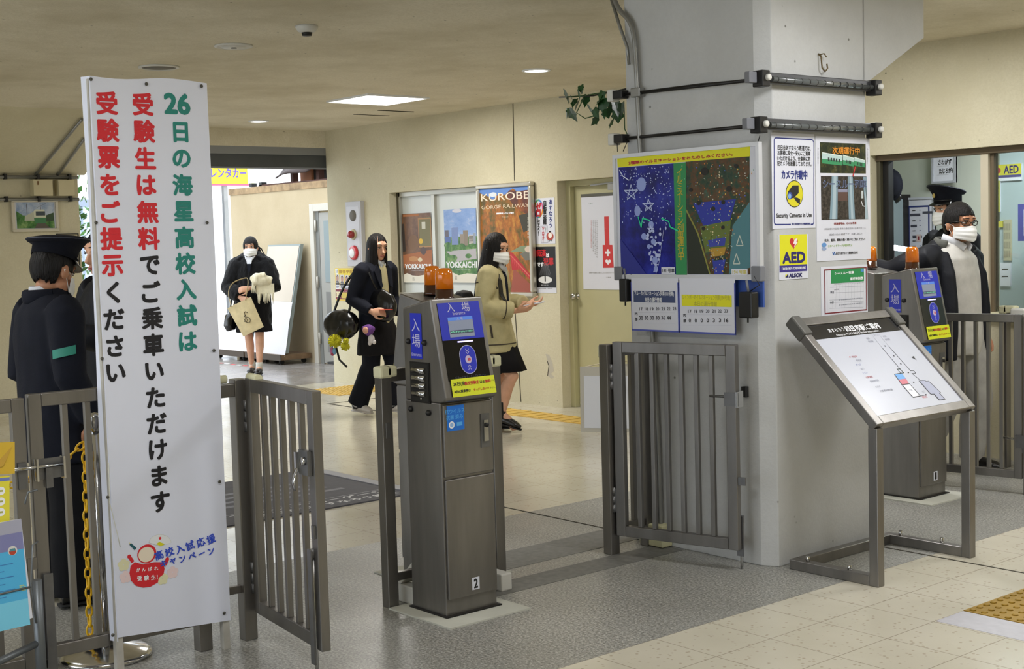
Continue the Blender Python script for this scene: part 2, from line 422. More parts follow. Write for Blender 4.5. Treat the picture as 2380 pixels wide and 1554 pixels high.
def downlight(x, y, label, power, sz=.085):
    t = thing('downlight', label, 'downlight', (x, y, H))
    r = MB(); r.lathe([(sz * 1.25, 0), (sz * 1.25, -.006), (sz * 1.02, -.010), (sz, 0)], (0, 0, 0), WHITE, 28); r.build('ring', t)
    r = MB(); r.lathe([(sz, -.003), (sz, -.005), (.001, -.0055)], (0, 0, 0), LIT, 28); r.build('lens', t)
    l = bpy.data.lights.new('downlight_glow', 'SPOT'); l.energy = power; l.spot_size = 2.2; l.spot_blend = .6; l.shadow_soft_size = .08; l.color = (1, .95, .86)
    lo = bpy.data.objects.new('downlight_glow', l); COL.objects.link(lo); lo.parent = t; lo.location = (0, 0, -.04)
downlight(-7.385, 6.47, 'round lit downlight above the woman in the beige coat', 60)
downlight(-11.635, 6.60, 'round lit downlight close to the exit', 40, .08)
t = thing('ceiling_vent', 'round white ceiling vent nearest the smoke detector', 'vent', (-7.33, 4.01, H))
r = MB(); r.lathe([(.115, 0), (.115, -.008), (.10, -.012), (.09, -.006), (.075, -.006), (.07, -.014), (.001, -.014)], (0, 0, 0), GREYW, 28); r.build('disc', t)
r = MB(); r.lathe([(.018, -.014), (.018, -.017), (.001, -.017)], (0, 0, 0), DARKM, 12); r.build('centre_hole', t)
t = thing('ceiling_speaker', 'round grey ceiling speaker above the white banner', 'speaker', (-8.41, 4.04, H))
r = MB(); r.lathe([(.135, 0), (.135, -.008), (.118, -.012), (.112, -.004)], (0, 0, 0), GREYW, 28); r.build('ring', t)
r = MB(); r.lathe([(.114, -.003), (.114, -.006), (.001, -.008)], (0, 0, 0), M('speaker_mesh', '#6b675f', .8), 28); r.build('grille', t)
t = thing('smoke_detector', 'small white smoke detector hanging from the ceiling', 'detector', (-6.48, 4.0, H))
r = MB(); r.lathe([(.062, 0), (.062, -.012), (.05, -.03), (.034, -.038), (.001, -.038)], (0, 0, 0), GREYW, 24); r.build('body', t)
r = MB(); r.lathe([(.03, -.038), (.026, -.055), (.001, -.056)], (0, 0, 0), DARKM, 16); r.build('sensor', t)
t = thing('access_hatch', 'flush ceiling hatch beside the lit ceiling panel', 'hatch', (-10.48, 7.27, H))
r = MB(); r.box((-.20, -.20, -.002), (.20, .20, 0), CEILM); r.build('panel', t)
r = MB()
for x in (-.2, .2): r.box((x - .008, -.2, -.006), (x + .008, .2, 0), JT)
r.build('gap', t)
# ------------------------------------------------------------------ ticket readers
RB = flat('#2a36c0', .35); RBK = M('reader_glass_black', '#0c0d12', .12, coat=.6); RLT = flat('#c9c8e4'); LILAC = M('lilac_light', '#cfc8ff', .4, emit='#b9b0ff', estr=1.6)
SCR = M('lit_screen', '#8890a4', .25, emit='#8088a0', estr=.25); SCRH = M('lit_screen_header', '#5a83d6', .3, emit='#4a78d8', estr=.35)
SCRT = M('lit_screen_text', '#8fe0c0', .4, emit='#79d8b0', estr=.6)
AMBER = M('amber_lens', '#e07c06', .12, trans=.25, coat=.6, emit='#c25a00', estr=.10); AMBD = M('amber_lens_base', '#3a1a08', .15, coat=.6)
YST = flat('#d9e021'); STB = flat('#1f6fd0', .3); STB2 = flat('#57a8ea', .3)
def reader(num, loc, rz, label, beacon_label=None, printed=True):
    t = thing('ticket_reader', label, 'ticket reader', loc, rz, 'ticket readers')
    w = .258
    b = MB()
    b.box((-.243, 0, .0), (-.012, w, .86), STEEL)
    b.build('cabinet', t, .004)
    b = MB(); b.box((-.250, -.012, 0), (.006, w + .012, .012), DARKM); b.build('base_flange', t)
    b = MB(); b.prism([(-.243, 0, .86), (-.243, 0, 1.232), (-.052, 0, 1.270), (.028, 0, .885), (.022, 0, .868), (-.01, 0, .86)], (0, w, 0), STEEL)
    head = b.build('head', t, .007, 3)
    for z0, z1 in ((.565, .853), (.075, .555)):
        b = MB(); b.box((-.014, .008, z0), (0, w - .004, z1), STEEL); d = b.build('door', t, .004)
        if z0 > .5:
            b = MB(); b.box((0, .19, .665), (.004, .235, .80), STEELD); b.box((.004, .20, .69), (.012, .222, .775), CHROME)
            b.lathe([(.009, .0), (.009, .006), (.001, .007)], (.012, .211, .755), DARKM, 14, axis=(1, 0, 0)); b.build('latch', d)
    # slanted face: printed glass panel
    o = V((.028, 0, .885)); v = V((-.080, 0, .385)); L = v.length; n = v.cross(V((0, 1, 0))).normalized() * -1
    if n.x < 0: n = -n
    b = MB(); S = Sheet(b, o + n * .0015, (0, 1, 0), v, n); S.d = .0008
    T = lambda q: L * (1 - q)
    S.rect(.026, T(.84), .236, T(.05), RBK, 0); S.rect(.026, T(.43), .236, T(.05), RB, 1)
    S.textc('入', .090, T(.100), .042, RLT, 2); S.textc('場', .165, T(.100), .042, RLT, 2); S.textc('Entrance', .127, T(.163), .018, RLT, 2)
    S.rect(.066, T(.405), .190, T(.20), SCR, 2); S.rect(.066, T(.235), .190, T(.20), SCRH, 3); S.textc('入 場', .125, T(.218), .014, RLT, 4)
    S.rect(.07, T(.37), .186, T(.335), M('screen_band', '#4a5068', .3), 3); S.textc('ICカードをタッチしてください', .128, T(.352), .0078, SCRT, 4, .0002)
    S.rect(.098, T(.462), .176, T(.447), LILAC, 2)
    def pill(a, bb, r, h, mat, k):
        S.poly([(a + r * math.cos(q * PI / 14), bb + h + r * math.sin(q * PI / 14)) for q in range(15)] + [(a - r * math.cos(q * PI / 14), bb - h - r * math.sin(q * PI / 14)) for q in range(15)], mat, k)
    pill(.137, T(.640), .041, .017, RLT, 2); pill(.137, T(.640), .0385, .017, RB, 3)
    S.ell(.137, T(.640), .016, .016, flat('#c9b9d6'), 4); S.frame(.133, T(.652), .147, T(.628), .0035, RED, 5)
    for q, sg in ((.545, 1), (.572, 1), (.708, -1), (.735, -1)):
        S.line([(.129, T(q) + .005 * sg), (.137, T(q) - .005 * sg), (.145, T(q) + .005 * sg)], .0022, RLT, 4)
    S.textc('ICカードをタッチしてください', .135, T(.812), .011, flat('#4a4c5c'), 2)
    b.build('display_panel', t)
    b = MB(); S = Sheet(b, o + n * .004, (0, 1, 0), v, n); S.d = .0008
    S.rect(.033, T(1.005), .252, T(.825), YST, 1); S.textl('26日(金)', .042, T(.878), .018, INK, 2, .0003); S.textl('高校受験生', .098, T(.878), .015, RED, 2, .0004)
    S.textl('は全', .176, T(.878), .013, INK, 2, .0002); S.textl('無料', .203, T(.878), .0145, RED, 2, .0004); S.textl('です。', .233, T(.878), .0075, INK, 2)
    S.textl('※自IC乗車券は', .042, T(.952), .0125, INK, 2, .0003); S.textl('タッチしないで', .138, T(.952), .0115, RED, 2, .0003); S.textl('下さい。', .221, T(.952), .0085, INK, 2)
    b.build('notice_sticker', t)
    # side face
    b = MB(); S = Sheet(b, V((-.243, -.0015, 0)), (1, 0, 0), (0, 0, 1), (0, -1, 0))
    S.rect(.052, 1.03, .128, 1.212, RB, 1); S.textc('入', .089, 1.165, .058, RLT, 2); S.textc('場', .089, 1.102, .058, RLT, 2); S.textc('Entrance', .09, 1.047, .019, RLT, 2)
    b.build('side_sticker', t)
    b = MB(); b.box((-.200, -.004, .855), (-.070, .002, 1.018), DARKM); b.box((-.194, -.006, .861), (-.076, -.002, 1.012), BLACKP)
    for q in range(4):
        z = .985 - q * .031; b.tube([(-.176, -.007, z), (-.092, -.007, z)], .0115, CHROME, 12)
    b.lathe([(.005, 0), (.005, .004), (.001, .004)], (-.125, -.006, .872), CHROME, 10, axis=(0, -1, 0)); b.build('speaker_slots', t)
    for x, z in ((-.205, 1.098), (-.098, 1.096), (-.205, .825), (-.085, .818)):
        b = MB(); b.lathe([(.012, 0), (.012, .006), (.006, .013), (.001, .014)], (x, -.001, z), BLACKP, 12, axis=(0, -1, 0)); b.build('bolt', t)
    # stickers on the front
    b = MB(); S = Sheet(b, V((.001, 0, 0)), (0, 1, 0), (0, 0, 1), (1, 0, 0))
    S.rect(.022, .748, .108, .848, STB, 1); S.textc('抗ウイルス', .062, .826, .020, STB2, 2, .0003); S.textc('抗菌 済み', .06, .802, .020, STB2, 2, .0003)
    S.ell(.045, .772, .014, .014, WHITE, 2); S.ell(.045, .772, .009, .009, flat('#8fb4e4'), 3); S.rect(.07, .765, .097, .78, STB2, 2); b.build('blue_sticker', t)
    b = MB(); S = Sheet(b, V((.001, 0, 0)), (0, 1, 0), (0, 0, 1), (1, 0, 0)); S.rect(.122, .095, .160, .145, PAPER, 1); S.text(num, .132, .102, .150, .138, INK, 2, .0016); b.build('number_label', t)
    # amber beacon
    bc = MB(); c = (-.130, .130, 1.258)
    bc.lathe([(.041, 0), (.041, .012), (.037, .014), (.0365, .045), (.001, .045)], c, AMBD, 24); be = bc.build('beacon', t)
    bc = MB(); bc.lathe([(.037, .045), (.035, .10), (.033, .118), (.025, .128), (.001, .130)], c, AMBER, 24); bc.build('beacon_lens', be)
    bc = MB(); bc.lathe([(.018, .04), (.018, .09), (.001, .092)], c, M('beacon_core', '#ffb640', .3), 12); bc.build('beacon_core', be)
    return t
reader('2', (-4.203, 3.142, 0), 0, 'steel ticket reader numbered 2 with yellow sticker, nearest the open gate')
reader('2', (-4.945, 3.70, 0), PI, 'steel ticket reader standing back to back with the reader numbered 2')
reader('1', (-4.170, 6.366, 0), 0, 'steel ticket reader numbered 1 behind the station map stand')
reader('1', (-4.912, 6.924, 0), PI, 'steel ticket reader mostly hidden behind the pillar, beside the reader numbered 1')
CONC = M('fresh_mortar', '#bdbdb2', .8, var=.06, vs=6)
for x0, x1, y0, y1, nm in ((-4.50, -4.085, 3.06, 3.47, 'pale mortar pad under the front reader near the open gate'), (-5.05, -4.60, 3.36, 3.80, 'pale mortar pad under the rear reader at the back of the pair'),
                           (-4.47, -4.05, 6.28, 6.70, 'pale mortar pad under the reader behind the map stand')):
    mb = MB(); mb.box((x0, y0, 0), (x1, y1, .006), CONC); tag(mb.build('mortar_pad'), nm, 'mortar pad')

# ------------------------------------------------------------------ steel rails and gates along the fence line
PW = .05
def post(mb, x, y, z0, z1, w=PW, mat=None): mb.box((x - w / 2, y - w / 2, z0), (x + w / 2, y + w / 2, z1), mat or STEEL)
def guard(parent, x, y, z, dx, dy, L=.055, name='corner_guard'):      # cream foam cap over a post head
    g = MB(); g.box((x - .030, y - .030, z - .040), (x + .030, y + .030, z + .010), CREAM)
    if dx or dy: g.box((min(x, x + dx * L) - (.03 if not dx else 0), min(y, y + dy * L) - (.03 if not dy else 0), z - .036), (max(x, x + dx * L) + (.03 if not dx else 0), max(y, y + dy * L) + (.03 if not dy else 0), z + .010), CREAM)
    return g.build(name, parent, .01)
def reader_rail(y0, y1, label, gl=True):
    t = thing('guard_rail', label, 'guard rail', (0, 0, 0), 0, 'guard rails around the readers'); t.location = (-4.53, y0, 0)
    for y in (0, y1 - y0):
        b = MB(); post(b, 0, y, 0, .985); b.build('post', t, .003)
    b = MB(); b.bar((0, .0, .955), (0, y1 - y0, .955), PW * .9, PW, STEEL); b.build('top_rail', t, .003)
    b = MB(); b.bar((0, .0, .12), (0, y1 - y0, .12), .03, .035, STEEL); b.build('bottom_rail', t, .003)
    guard(t, 0, 0, .985, 0, 1); guard(t, 0, y1 - y0, .985, 0, -1)
    b = MB(); b.box((-.008, y1 - y0 + .025, .72), (.008, y1 - y0 + .05, .785), DARKM); b.build('latch_keeper', t, .004)
    b = MB(); b.box((.024, -.012, .70), (.028, .012, .765), STEELD); b.build('latch_plate', t, .002)
    b = MB(); b.box((-.055, .07, .0), (.16, .125, .075), GREYW); b.box((-.055, .46, .0), (.16, .52, .075), GREYW)
    b.prism([(-.055, .07, .075), (-.055, .52, .075), (-.055, .40, .19), (-.055, .19, .19)], (.03, 0, 0), GREYW)
    b.build('white_base', t, .006)
    return t
reader_rail(3.092, 3.668, 'steel guard rail with cream caps around the reader numbered 2')
reader_rail(6.318, 6.894, 'steel guard rail with cream caps around the reader numbered 1')

def leaf(name, label, p0, p1, z0, z1, nb, st=.045, th=.032, group='steel gate leaves', bw=.021, hinge=True):
    p0, p1 = V((p0[0], p0[1], 0)), V((p1[0], p1[1], 0)); L = (p1 - p0).length; ang = math.atan2(p1.y - p0.y, p1.x - p0.x)
    t = thing(name, label, 'gate', p0, ang, group)
    b = MB(); h = th / 2
    b.box((0, -h, z0), (st, h, z1), STEEL); b.box((L - st, -h, z0), (L, h, z1), STEEL)
    b.box((st, -h, z1 - st), (L - st, h, z1), STEEL); b.box((st, -h, z0), (L - st, h, z0 + st), STEEL); b.build('frame', t, .003)
    for i in range(nb):
        x = st + (L - 2 * st) * (i + 1) / (nb + 1); b = MB(); b.box((x - bw / 2, -bw / 2, z0 + st), (x + bw / 2, bw / 2, z1 - st), STEEL); b.build('baluster', t, .002)
    return t, L
def hinges(t, zs, x=0.0, y=0.0):
    for z in zs:
        b = MB(); b.tube([(x, y, z - .06), (x, y, z - .022)], .010, STEELD, 10); b.tube([(x, y, z - .018), (x, y, z + .018)], .010, STEELD, 10)
        b.tube([(x, y, z + .022), (x, y, z + .06)], .010, STEELD, 10); b.box((x - .03, y - .004, z - .055), (x + .03, y + .004, z + .055), STEELD); b.build('hinge', t)
def slide_latch(t, x, y, z, s=1):            # plate, barrel, hanging tongue; s = side the bolt points to
    b = MB(); b.box((x - .045, y - .004, z - .04), (x + .045, y + .004, z + .03), STEELD); b.box((x - .05, y, z - .042), (x - .043, y + .03, z + .034), CHROME); b.box((x + .043, y, z - .042), (x + .05, y + .03, z + .034), CHROME)
    l = b.build('latch', t); b = MB(); b.tube([(x - .055 - (.07 if s < 0 else 0), y + .016, z + .006), (x + .05 + (.07 if s > 0 else 0), y + .016, z + .006)], .006, CHROME, 10); b.build('bolt', l)
    b = MB(); b.box((x - .014, y + .012, z - .070), (x + .010, y + .016, z + .002), STEELD); b.build('tongue', l)
    return l
def drop_bolt(t, x, y, z0, z1):
    b = MB(); b.box((x - .016, y - .004, z0 + .06), (x + .016, y + .002, z1), STEELD); b.tube([(x, y + .010, 0.001), (x, y + .010, z1 - .02)], .0065, CHROME, 10)
    b.tube([(x, y + .010, z1 - .03), (x, y + .010, z1)], .012, STEELD, 10); b.build('drop_bolt', t)
# closed pair at the left
tA, L = leaf('gate_leaf', 'closed steel gate leaf cut by the left picture edge, behind the leaflets', (-4.55, 1.632), (-4.55, 1.02), .075, 1.008, 6)
b = MB(); b.box((.008, .018, .70), (.036, .024, .79), STEELD); b.build('latch_keeper', tA)
b = MB(); b.box((-.012, .010, .42), (.02, .02, .46), STEEL); b.build('stop_plate', tA)
tB, L = leaf('gate_leaf', 'closed steel gate leaf with slide latch, left of the white banner', (-4.55, 1.645), (-4.55, 2.225), .098, 1.018, 5)
slide_latch(tB, .055, -.018, .765, -1).rotation_euler = (0, 0, 0)
for c in tB.children:
    if c.name.startswith('latch'): c.scale = (1, -1, 1); c.location.y = -.036
drop_bolt(tB, .030, -.030, .0, .40)
# short fixed panel between the banner and the open leaf
t = thing('fence_panel', 'short fixed steel fence panel partly hidden by the white banner', 'fence', (-4.55, 2.255, 0))
for y in (0, .19):
    b = MB(); post(b, 0, y, 0, 1.0, .052); b.build('post', t, .003)
b = MB(); b.bar((0, .02, .96), (0, .17, .96), .04, .05, STEEL); b.build('top_rail', t, .003)
b = MB(); b.bar((0, .02, .20), (0, .17, .20), .02, .03, STEEL); b.build('bottom_rail', t, .003)
b = MB(); b.tube([(0, .05, 1.003), (0, .14, 1.003)], .016, CREAM, 12); b.build('foam_cap', t)
tC, LC = leaf('gate_leaf', 'open steel gate leaf swung toward the camera beside the banner', (-4.508, 2.470), (-3.888, 2.382), .110, 1.005, 5, .05, .034)
hinges(tC, (.86, .24), -.012, -.012)
b = MB(); b.tube([(.005, 0, 1.008), (.10, 0, 1.008)], .016, CREAM, 12); b.build('foam_cap', tC)
l = MB(); l.box((LC - .095, -.034, .715), (LC - .02, -.018, .80), STEELD); l.lathe([(.014, 0), (.014, .012), (.001, .012)], (LC - .045, -.034, .765), CHROME, 14, axis=(0, -1, 0)); l.box((LC - .11, -.045, .72), (LC - .095, -.015, .79), CHROME)
ll = l.build('latch', tC); l = MB(); l.tube([(LC - .10, -.04, .735), (LC - .10, -.055, .69), (LC - .105, -.05, .66)], .012, CHROME, 10, flat_=.4); l.build('handle', ll)
drop_bolt(tC, LC - .045, -.028, .0, .46)
b = MB(); b.box((LC - .03, -.026, .50), (LC - .01, -.017, .545), STEELD); b.build('stop_plate', tC)
# gate at the pillar
t = thing('fence_panel', 'fixed steel fence panel joining the pillar behind the swung gate', 'fence', (-4.53, 4.36, 0))
b = MB(); post(b, 0, 0, 0, .992, .055); b.build('post', t, .003)
b = MB(); post(b, 0.0, .24, 0, .97); b.build('post', t, .003)
for i, y in enumerate((.075, .155)):
    b = MB(); b.box((-.012, y - .012, .13), (.012, y + .012, .95), STEEL); b.build('baluster', t, .002)
b = MB(); b.bar((0, .02, .955), (0, .30, .955), .04, .045, STEEL); b.build('top_rail', t, .003)
b = MB(); b.bar((0, .02, .12), (0, .30, .12), .03, .035, STEEL); b.build('bottom_rail', t, .003)
b = MB(); b.box((-.045, -.02, .93), (-.024, .02, .985), CREAM); b.build('foam_cap', t, .005)
tD, LD = leaf('gate_leaf', 'steel gate leaf swung open against the grey pillar', (-4.495, 4.372), (-3.880, 4.522), .092, 1.005, 6, .05, .034)
hinges(tD, (.84, .26), -.012, -.012)
b = MB(); b.tube([(LD - .13, -.012, .775), (LD + .01, -.012, .775)], .006, STEELD, 8); b.box((LD - .055, -.022, .735), (LD + .012, -.017, .795), STEELD); b.box((LD + .004, -.03, .73), (LD + .012, .03, .80), CHROME); b.build('latch', tD)
b = MB(); b.box((LD, -.01, .385), (LD + .035, .0, .42), STEELD); b.build('stop_plate', tD)
drop_bolt(tD, LD - .01, .024, 0, .24)
# right gate, far end
tE, LE = leaf('gate_leaf', 'steel gate leaf at the right picture edge in front of the office window', (-3.870, 6.90), (-4.47, 6.815), .085, 1.0, 6, .045, .032)
t = thing('fence_panel', 'steel fence posts with cream caps at the right picture edge', 'fence', (-4.38, 7.60, 0))
for x in (0, .17):
    b = MB(); post(b, x, 0, 0, .97); b.build('post', t, .003)
b = MB(); b.bar((0, 0, .955), (.30, 0, .955), .05, .05, STEEL); b.build('top_rail', t, .003)
guard(t, 0, 0, .99, 1, 0, .08)
b = MB(); b.box((.06, -.05, .93), (.34, .04, .985), GREYW); b.build('foam_sleeve', t, .01)
t = thing('gate_post', 'single steel gate post at the right picture edge with a slide latch', 'post', (-3.835, 6.905, 0))
b = MB(); post(b, 0, 0, 0, .99); b.build('post', t, .003); slide_latch(t, -.02, -.032, .30, -1)
# ------------------------------------------------------------------ white exam banner on two poles
t = thing('banner_sign', 'tall white exam banner with red, green and black vertical lettering', 'banner', (-4.49, 2.10, 0))
BX = -4.484
BAN = M('banner_vinyl', '#dde1f1', .5, var=.03, vs=2, bmp=.02, bs=3)
def inv(p, t_): return V(p) - V(t_.location)
bo = V(t.location)
y0, y1, z1b = 1.898, 2.337, 2.094
b = MB()
def cloth(u, v):
    y = y0 + (y1 - y0) * u; zb = .136 - .028 * u + .0 * u; zt = z1b - .006 * math.sin(u * PI * 2.2) + .001
    z = zb + (zt - zb) * v; bulge = .0035 * math.sin(v * 9 + u * 2) * (1 - v * .5)
    yy = y + (.006 * math.sin(v * 2.6) * (0 if u < 1 else .5))
    return V((BX + bulge * .5 - .001, yy, z)) - bo
b.grid(10, 40, cloth, BAN)
b.grid(2, 40, lambda u, v: V((BX - .042 * (1 - u) + .00175 * math.sin(v * 9) * (1 - v * .5) - .001, y0 - .012 * (1 - u) - .004 * math.sin(v * 7) * (1 - u), .12 + (z1b - .12) * v)) - bo, BAN)
b.build('cloth', t)
POLE = M('weathered_white_wood', '#b3b0a8', .7, var=.15, vs=14)
for yy in (1.905, 2.322):
    b = MB(); b.box((BX - .034 + 4.49, yy - .013 - bo.y, 0), (BX - .006 + 4.49, yy + .013 - bo.y, 2.085), POLE); b.build('pole', t)
for zz in (2.06, .25):
    b = MB(); b.box((BX - .03 + 4.49, 1.905 - bo.y, zz - .012), (BX - .010 + 4.49, 2.322 - bo.y, zz + .012), POLE); b.build('crossbar', t)
TEAL = flat('#1f8278', .5); BRED = flat('#d2232f', .5); BINK = flat('#14141c', .5)
b = MB(); S = Sheet(b, V((BX + .0035, 0, 0)) - bo, (0, 1, 0), (0, 0, 1), (1, 0, 0))
S0 = Sheet(MB(), V((BX + .0035, 0, 0)), (0, 1, 0), (0, 0, 1), (1, 0, 0))
def col(txt, pa, pb, size, mats):
    a, c = S0.px(*pa), S0.px(*pb); n = len(txt)
    for i, ch in enumerate(txt):
        q = i / (n - 1); m = mats[0]
        for k, mm in mats[1:]:
            if i >= k: m = mm
        S.textc(ch, a[0] + (c[0] - a[0]) * q, a[1] + (c[1] - a[1]) * q, size, m, 1, .0031)
a = S0.px(413, 241); S.text('26', a[0] - .047, a[1] - .034, a[0] + .047, a[1] + .034, TEAL, 1, .0042)
col('日の海星高校入試は', (421, 307), (438, 793), .079, [TEAL])
col('受験生は無料でご乗車いただけます', (333, 242), (374, 1166), .081, [BRED, (6, BINK)])
col('受験票をご提示ください', (249, 239), (271, 866), .081, [BRED, (7, BINK)])
def drape(b, off):                            # lay the print on the gently billowing cloth
    nv = []
    for x, y, z in b.v:
        Y, Z = y + bo.y, z + bo.z; u = (Y - y0) / (y1 - y0); q = (Z - .136) / (z1b - .136)
        nv.append((BX + .00175 * math.sin(q * 9 + u * 2) * (1 - q * .5) - .001 - bo.x + (x - (BX + off - bo.x)) + .0010, y, z))
    b.v = nv
drape(b, .0035); b.build('lettering', t)
# emblem: round red exam charm, fan, pencil, blossoms and the blue campaign lettering
b = MB(); S = Sheet(b, V((BX + .0042, 0, 0)) - bo, (0, 1, 0), (0, 0, 1), (1, 0, 0))
def pp(x, y): return S0.px(x, y)
def emb(x, y): return S0.px(230 + x / 4.652, 1220 + y / 4.652)
PINK = flat('#e6cfd0'); PALEY = flat('#dedbb4')
for x, y, m in ((800, 510, PINK), (290, 560, PINK), (270, 430, PALEY), (690, 580, PALEY)):
    c = emb(x, y)
    for q in range(5): S.ell(c[0] + .012 * math.cos(q * 1.257 + .3), c[1] + .012 * math.sin(q * 1.257 + .3), .011, .011, m, 0, 12)
S.poly([emb(*p) for p in ((345, 440), (332, 520), (350, 600), (400, 655), (480, 676), (560, 665), (640, 620), (650, 570), (700, 530), (712, 470), (690, 400), (600, 400), (480, 425), (390, 400))], BRED, 1)
c = emb(520, 310); S.ell(c[0], c[1], .036, .034, BRED, 1); S.ell(c[0] - .002, c[1] - .002, .030, .027, flat('#e9dcc8'), 2)
for p, q in (((370, 400), (330, 340)), ((720, 430), (740, 370))):
    S.line([emb(*p), emb(*q)], .012, BRED, 1); cc = emb(*q); S.ell(cc[0], cc[1], .0075, .0075, BRED, 1, 14)
S.poly([emb(*p) for p in ((330, 210), (350, 195), (408, 245), (388, 272))], flat('#1d5a66'), 2); S.poly([emb(*p) for p in ((322, 185), (350, 195), (330, 210))], flat('#d8d2b0'), 2)
fan = [emb(663, 225)] + [emb(663 + 120 * math.cos(PI * q / 12), 190 - 88 * math.sin(PI * q / 12)) for q in range(13)]
S.poly(fan, flat('#e4e6ea'), 1); S.line(fan[1:], .0008, flat('#b9bfa8'), 2); c = emb(663, 142); S.ell(c[0], c[1], .0052, .0052, BRED, 2, 14)
S.poly([emb(*p) for p in ((620, 205), (655, 180), (715, 205), (670, 228))], flat('#d8d21e'), 2)
for txt, xs, yy, s in (('がんばれ', (425, 485, 555, 620), 485, .015), ('受験生!', (440, 515, 590, 632), 560, .019)):
    for i, ch in enumerate(txt):
        p = emb(xs[i], yy - i * 6 + (15 if len(txt) == 4 and '!' in txt else 0)); S.textc(ch, p[0], p[1], s, WHITE, 3, .0005)
BLT = flat('#2a49c4')
for txt, pa, pb, s in (('高校入試応援', (650, 325), (1215, 150), .035), ('キャンペーン', (700, 415), (1215, 280), .031)):
    for i, ch in enumerate(txt):
        q = i / (len(txt) - 1); p = emb(pa[0] + (pb[0] - pa[0]) * q, pa[1] + (pb[1] - pa[1]) * q); S.textc(ch, p[0], p[1], s, BLT, 4, .0009, rot=.27)
drape(b, .0042); b.build('emblem', t)
RIV = M('rivet_metal', '#5b5a55', .4, .7)
for x, y in ((211, 184), (340, 195), (468, 200), (223, 517), (481, 517), (237, 833), (497, 814), (250, 1155), (510, 1119), (262, 1475), (521, 1424)):
    p = onX(x, y, BX + .003) - bo; r = MB(); r.lathe([(.0062, 0), (.0062, .002), (.003, .004), (.001, .004)], p, RIV, 12, axis=(1, 0, 0)); r.build('rivet', t)
b = MB(); b.tube([V((BX + .006, 1.893, .76)) - bo, V((BX + .004, 1.890, .62)) - bo, V((BX + .012, 1.91, .50)) - bo, V((BX + .016, 1.915, .46)) - bo], .0015, flat('#d0d0c8'), 6); b.build('string', t)

# ------------------------------------------------------------------ stanchion with yellow plastic chain, leaflet rack
t = thing('stanchion', 'chrome stanchion with round base behind the closed gate', 'stanchion', (-4.735, 1.955, 0))
r = MB(); r.lathe([(.165, 0), (.165, .012), (.15, .022), (.06, .045), (.03, .05), (.001, .05)], (0, 0, 0), CHROME, 40); r.build('base', t)
r = MB(); r.tube([(0, 0, .04), (0, 0, .86)], .017, CHROME, 18); r.build('pole', t)
r = MB(); r.lathe([(.021, .84), (.0215, .895), (.016, .906), (.001, .91)], (0, 0, 0), CHROME, 18); r.build('cap', t)
r = MB(); r.tube([(0, 0, .80), (0, -.03, .805), (0, -.034, .79)], .005, CHROME, 8); r.build('hook', t)
YCH = M('yellow_plastic_chain', '#f4c21c', .4)
def chain(label, pts, name='plastic_chain'):
    t = thing(name, label, 'chain', pts[0], 0, 'yellow chains on the stanchion'); o = V(pts[0])
    L = [0]
    for a, c in zip(pts[:-1], pts[1:]): L.append(L[-1] + (V(c) - V(a)).length)
    n = int(L[-1] / .034); r = MB()
    def at(s):
        for i in range(len(pts) - 1):
            if s <= L[i + 1] + 1e-9:
                q = (s - L[i]) / (L[i + 1] - L[i]); return V(pts[i]) * (1 - q) + V(pts[i + 1]) * q
        return V(pts[-1])
    for i in range(n):
        a, c = at(L[-1] * i / n), at(L[-1] * (i + 1) / n); m = (a + c) / 2 - o; d = (c - a).normalized()
        s = d.cross(V((0, 0, 1)) if abs(d.z) < .9 else V((1, 0, 0))).normalized(); u = s.cross(d)
        ax = s if i % 2 else u; lp = []
        for k in range(15):
            an = 2 * PI * k / 14; lp.append(m + d * (.022 * math.cos(an)) + ax * (.011 * math.sin(an)))
        r.tube(lp, .0042, YCH, 6, caps=False)
    r.build('links', t)
chain('yellow plastic chain hanging straight down from the stanchion hook', [(-4.735, 1.915, .80), (-4.74, 1.905, .40), (-4.74, 1.898, .02)])
chain('yellow plastic chain sagging left from the stanchion hook', [(-4.735, 1.915, .80), (-4.80, 1.80, .70), (-4.84, 1.70, .665), (-4.86, 1.58, .67), (-4.87, 1.44, .72)])
# leaflet rack on the near side of the gate
t = thing('leaflet_rack', 'grey wire leaflet rack at the lower left picture edge', 'rack', (-4.10, 1.38, 0))
WIRE = M('rack_wire', '#6d7276', .4, .6)
o = V(t.location)
r = MB(); r.tube([V((-4.30, 1.555, 0)) - o, V((-4.30, 1.555, .44)) - o], .017, WIRE, 12); r.build('leg', t); r = MB(); r.tube([V((-4.30, 1.15, 0)) - o, V((-4.30, 1.15, .44)) - o], .017, WIRE, 12); r.build('leg', t)
r = MB(); r.tube([V((-4.30, 1.555, .235)) - o, V((-4.24, 1.25, .18)) - o], .012, WIRE, 10); r.build('crossbar', t)
r = MB()
pk = [(-4.27, 1.525, .72), (-4.255, 1.517, .58), (-4.255, 1.512, .42), (-4.25, 1.53, .40)]
for p in (((-4.26, 1.56, .74), (-4.265, 1.53, .735), (-4.255, 1.515, .70)), ((-4.25, 1.548, .575), (-4.235, 1.525, .57), (-4.225, 1.51, .44), (-4.225, 1.52, .32)), ((-4.225, 1.51, .44), (-4.225, 1.30, .43))):
    r.tube([V(q) - o for q in p], .0035, WIRE, 6)
r.build('pocket_wire', t)
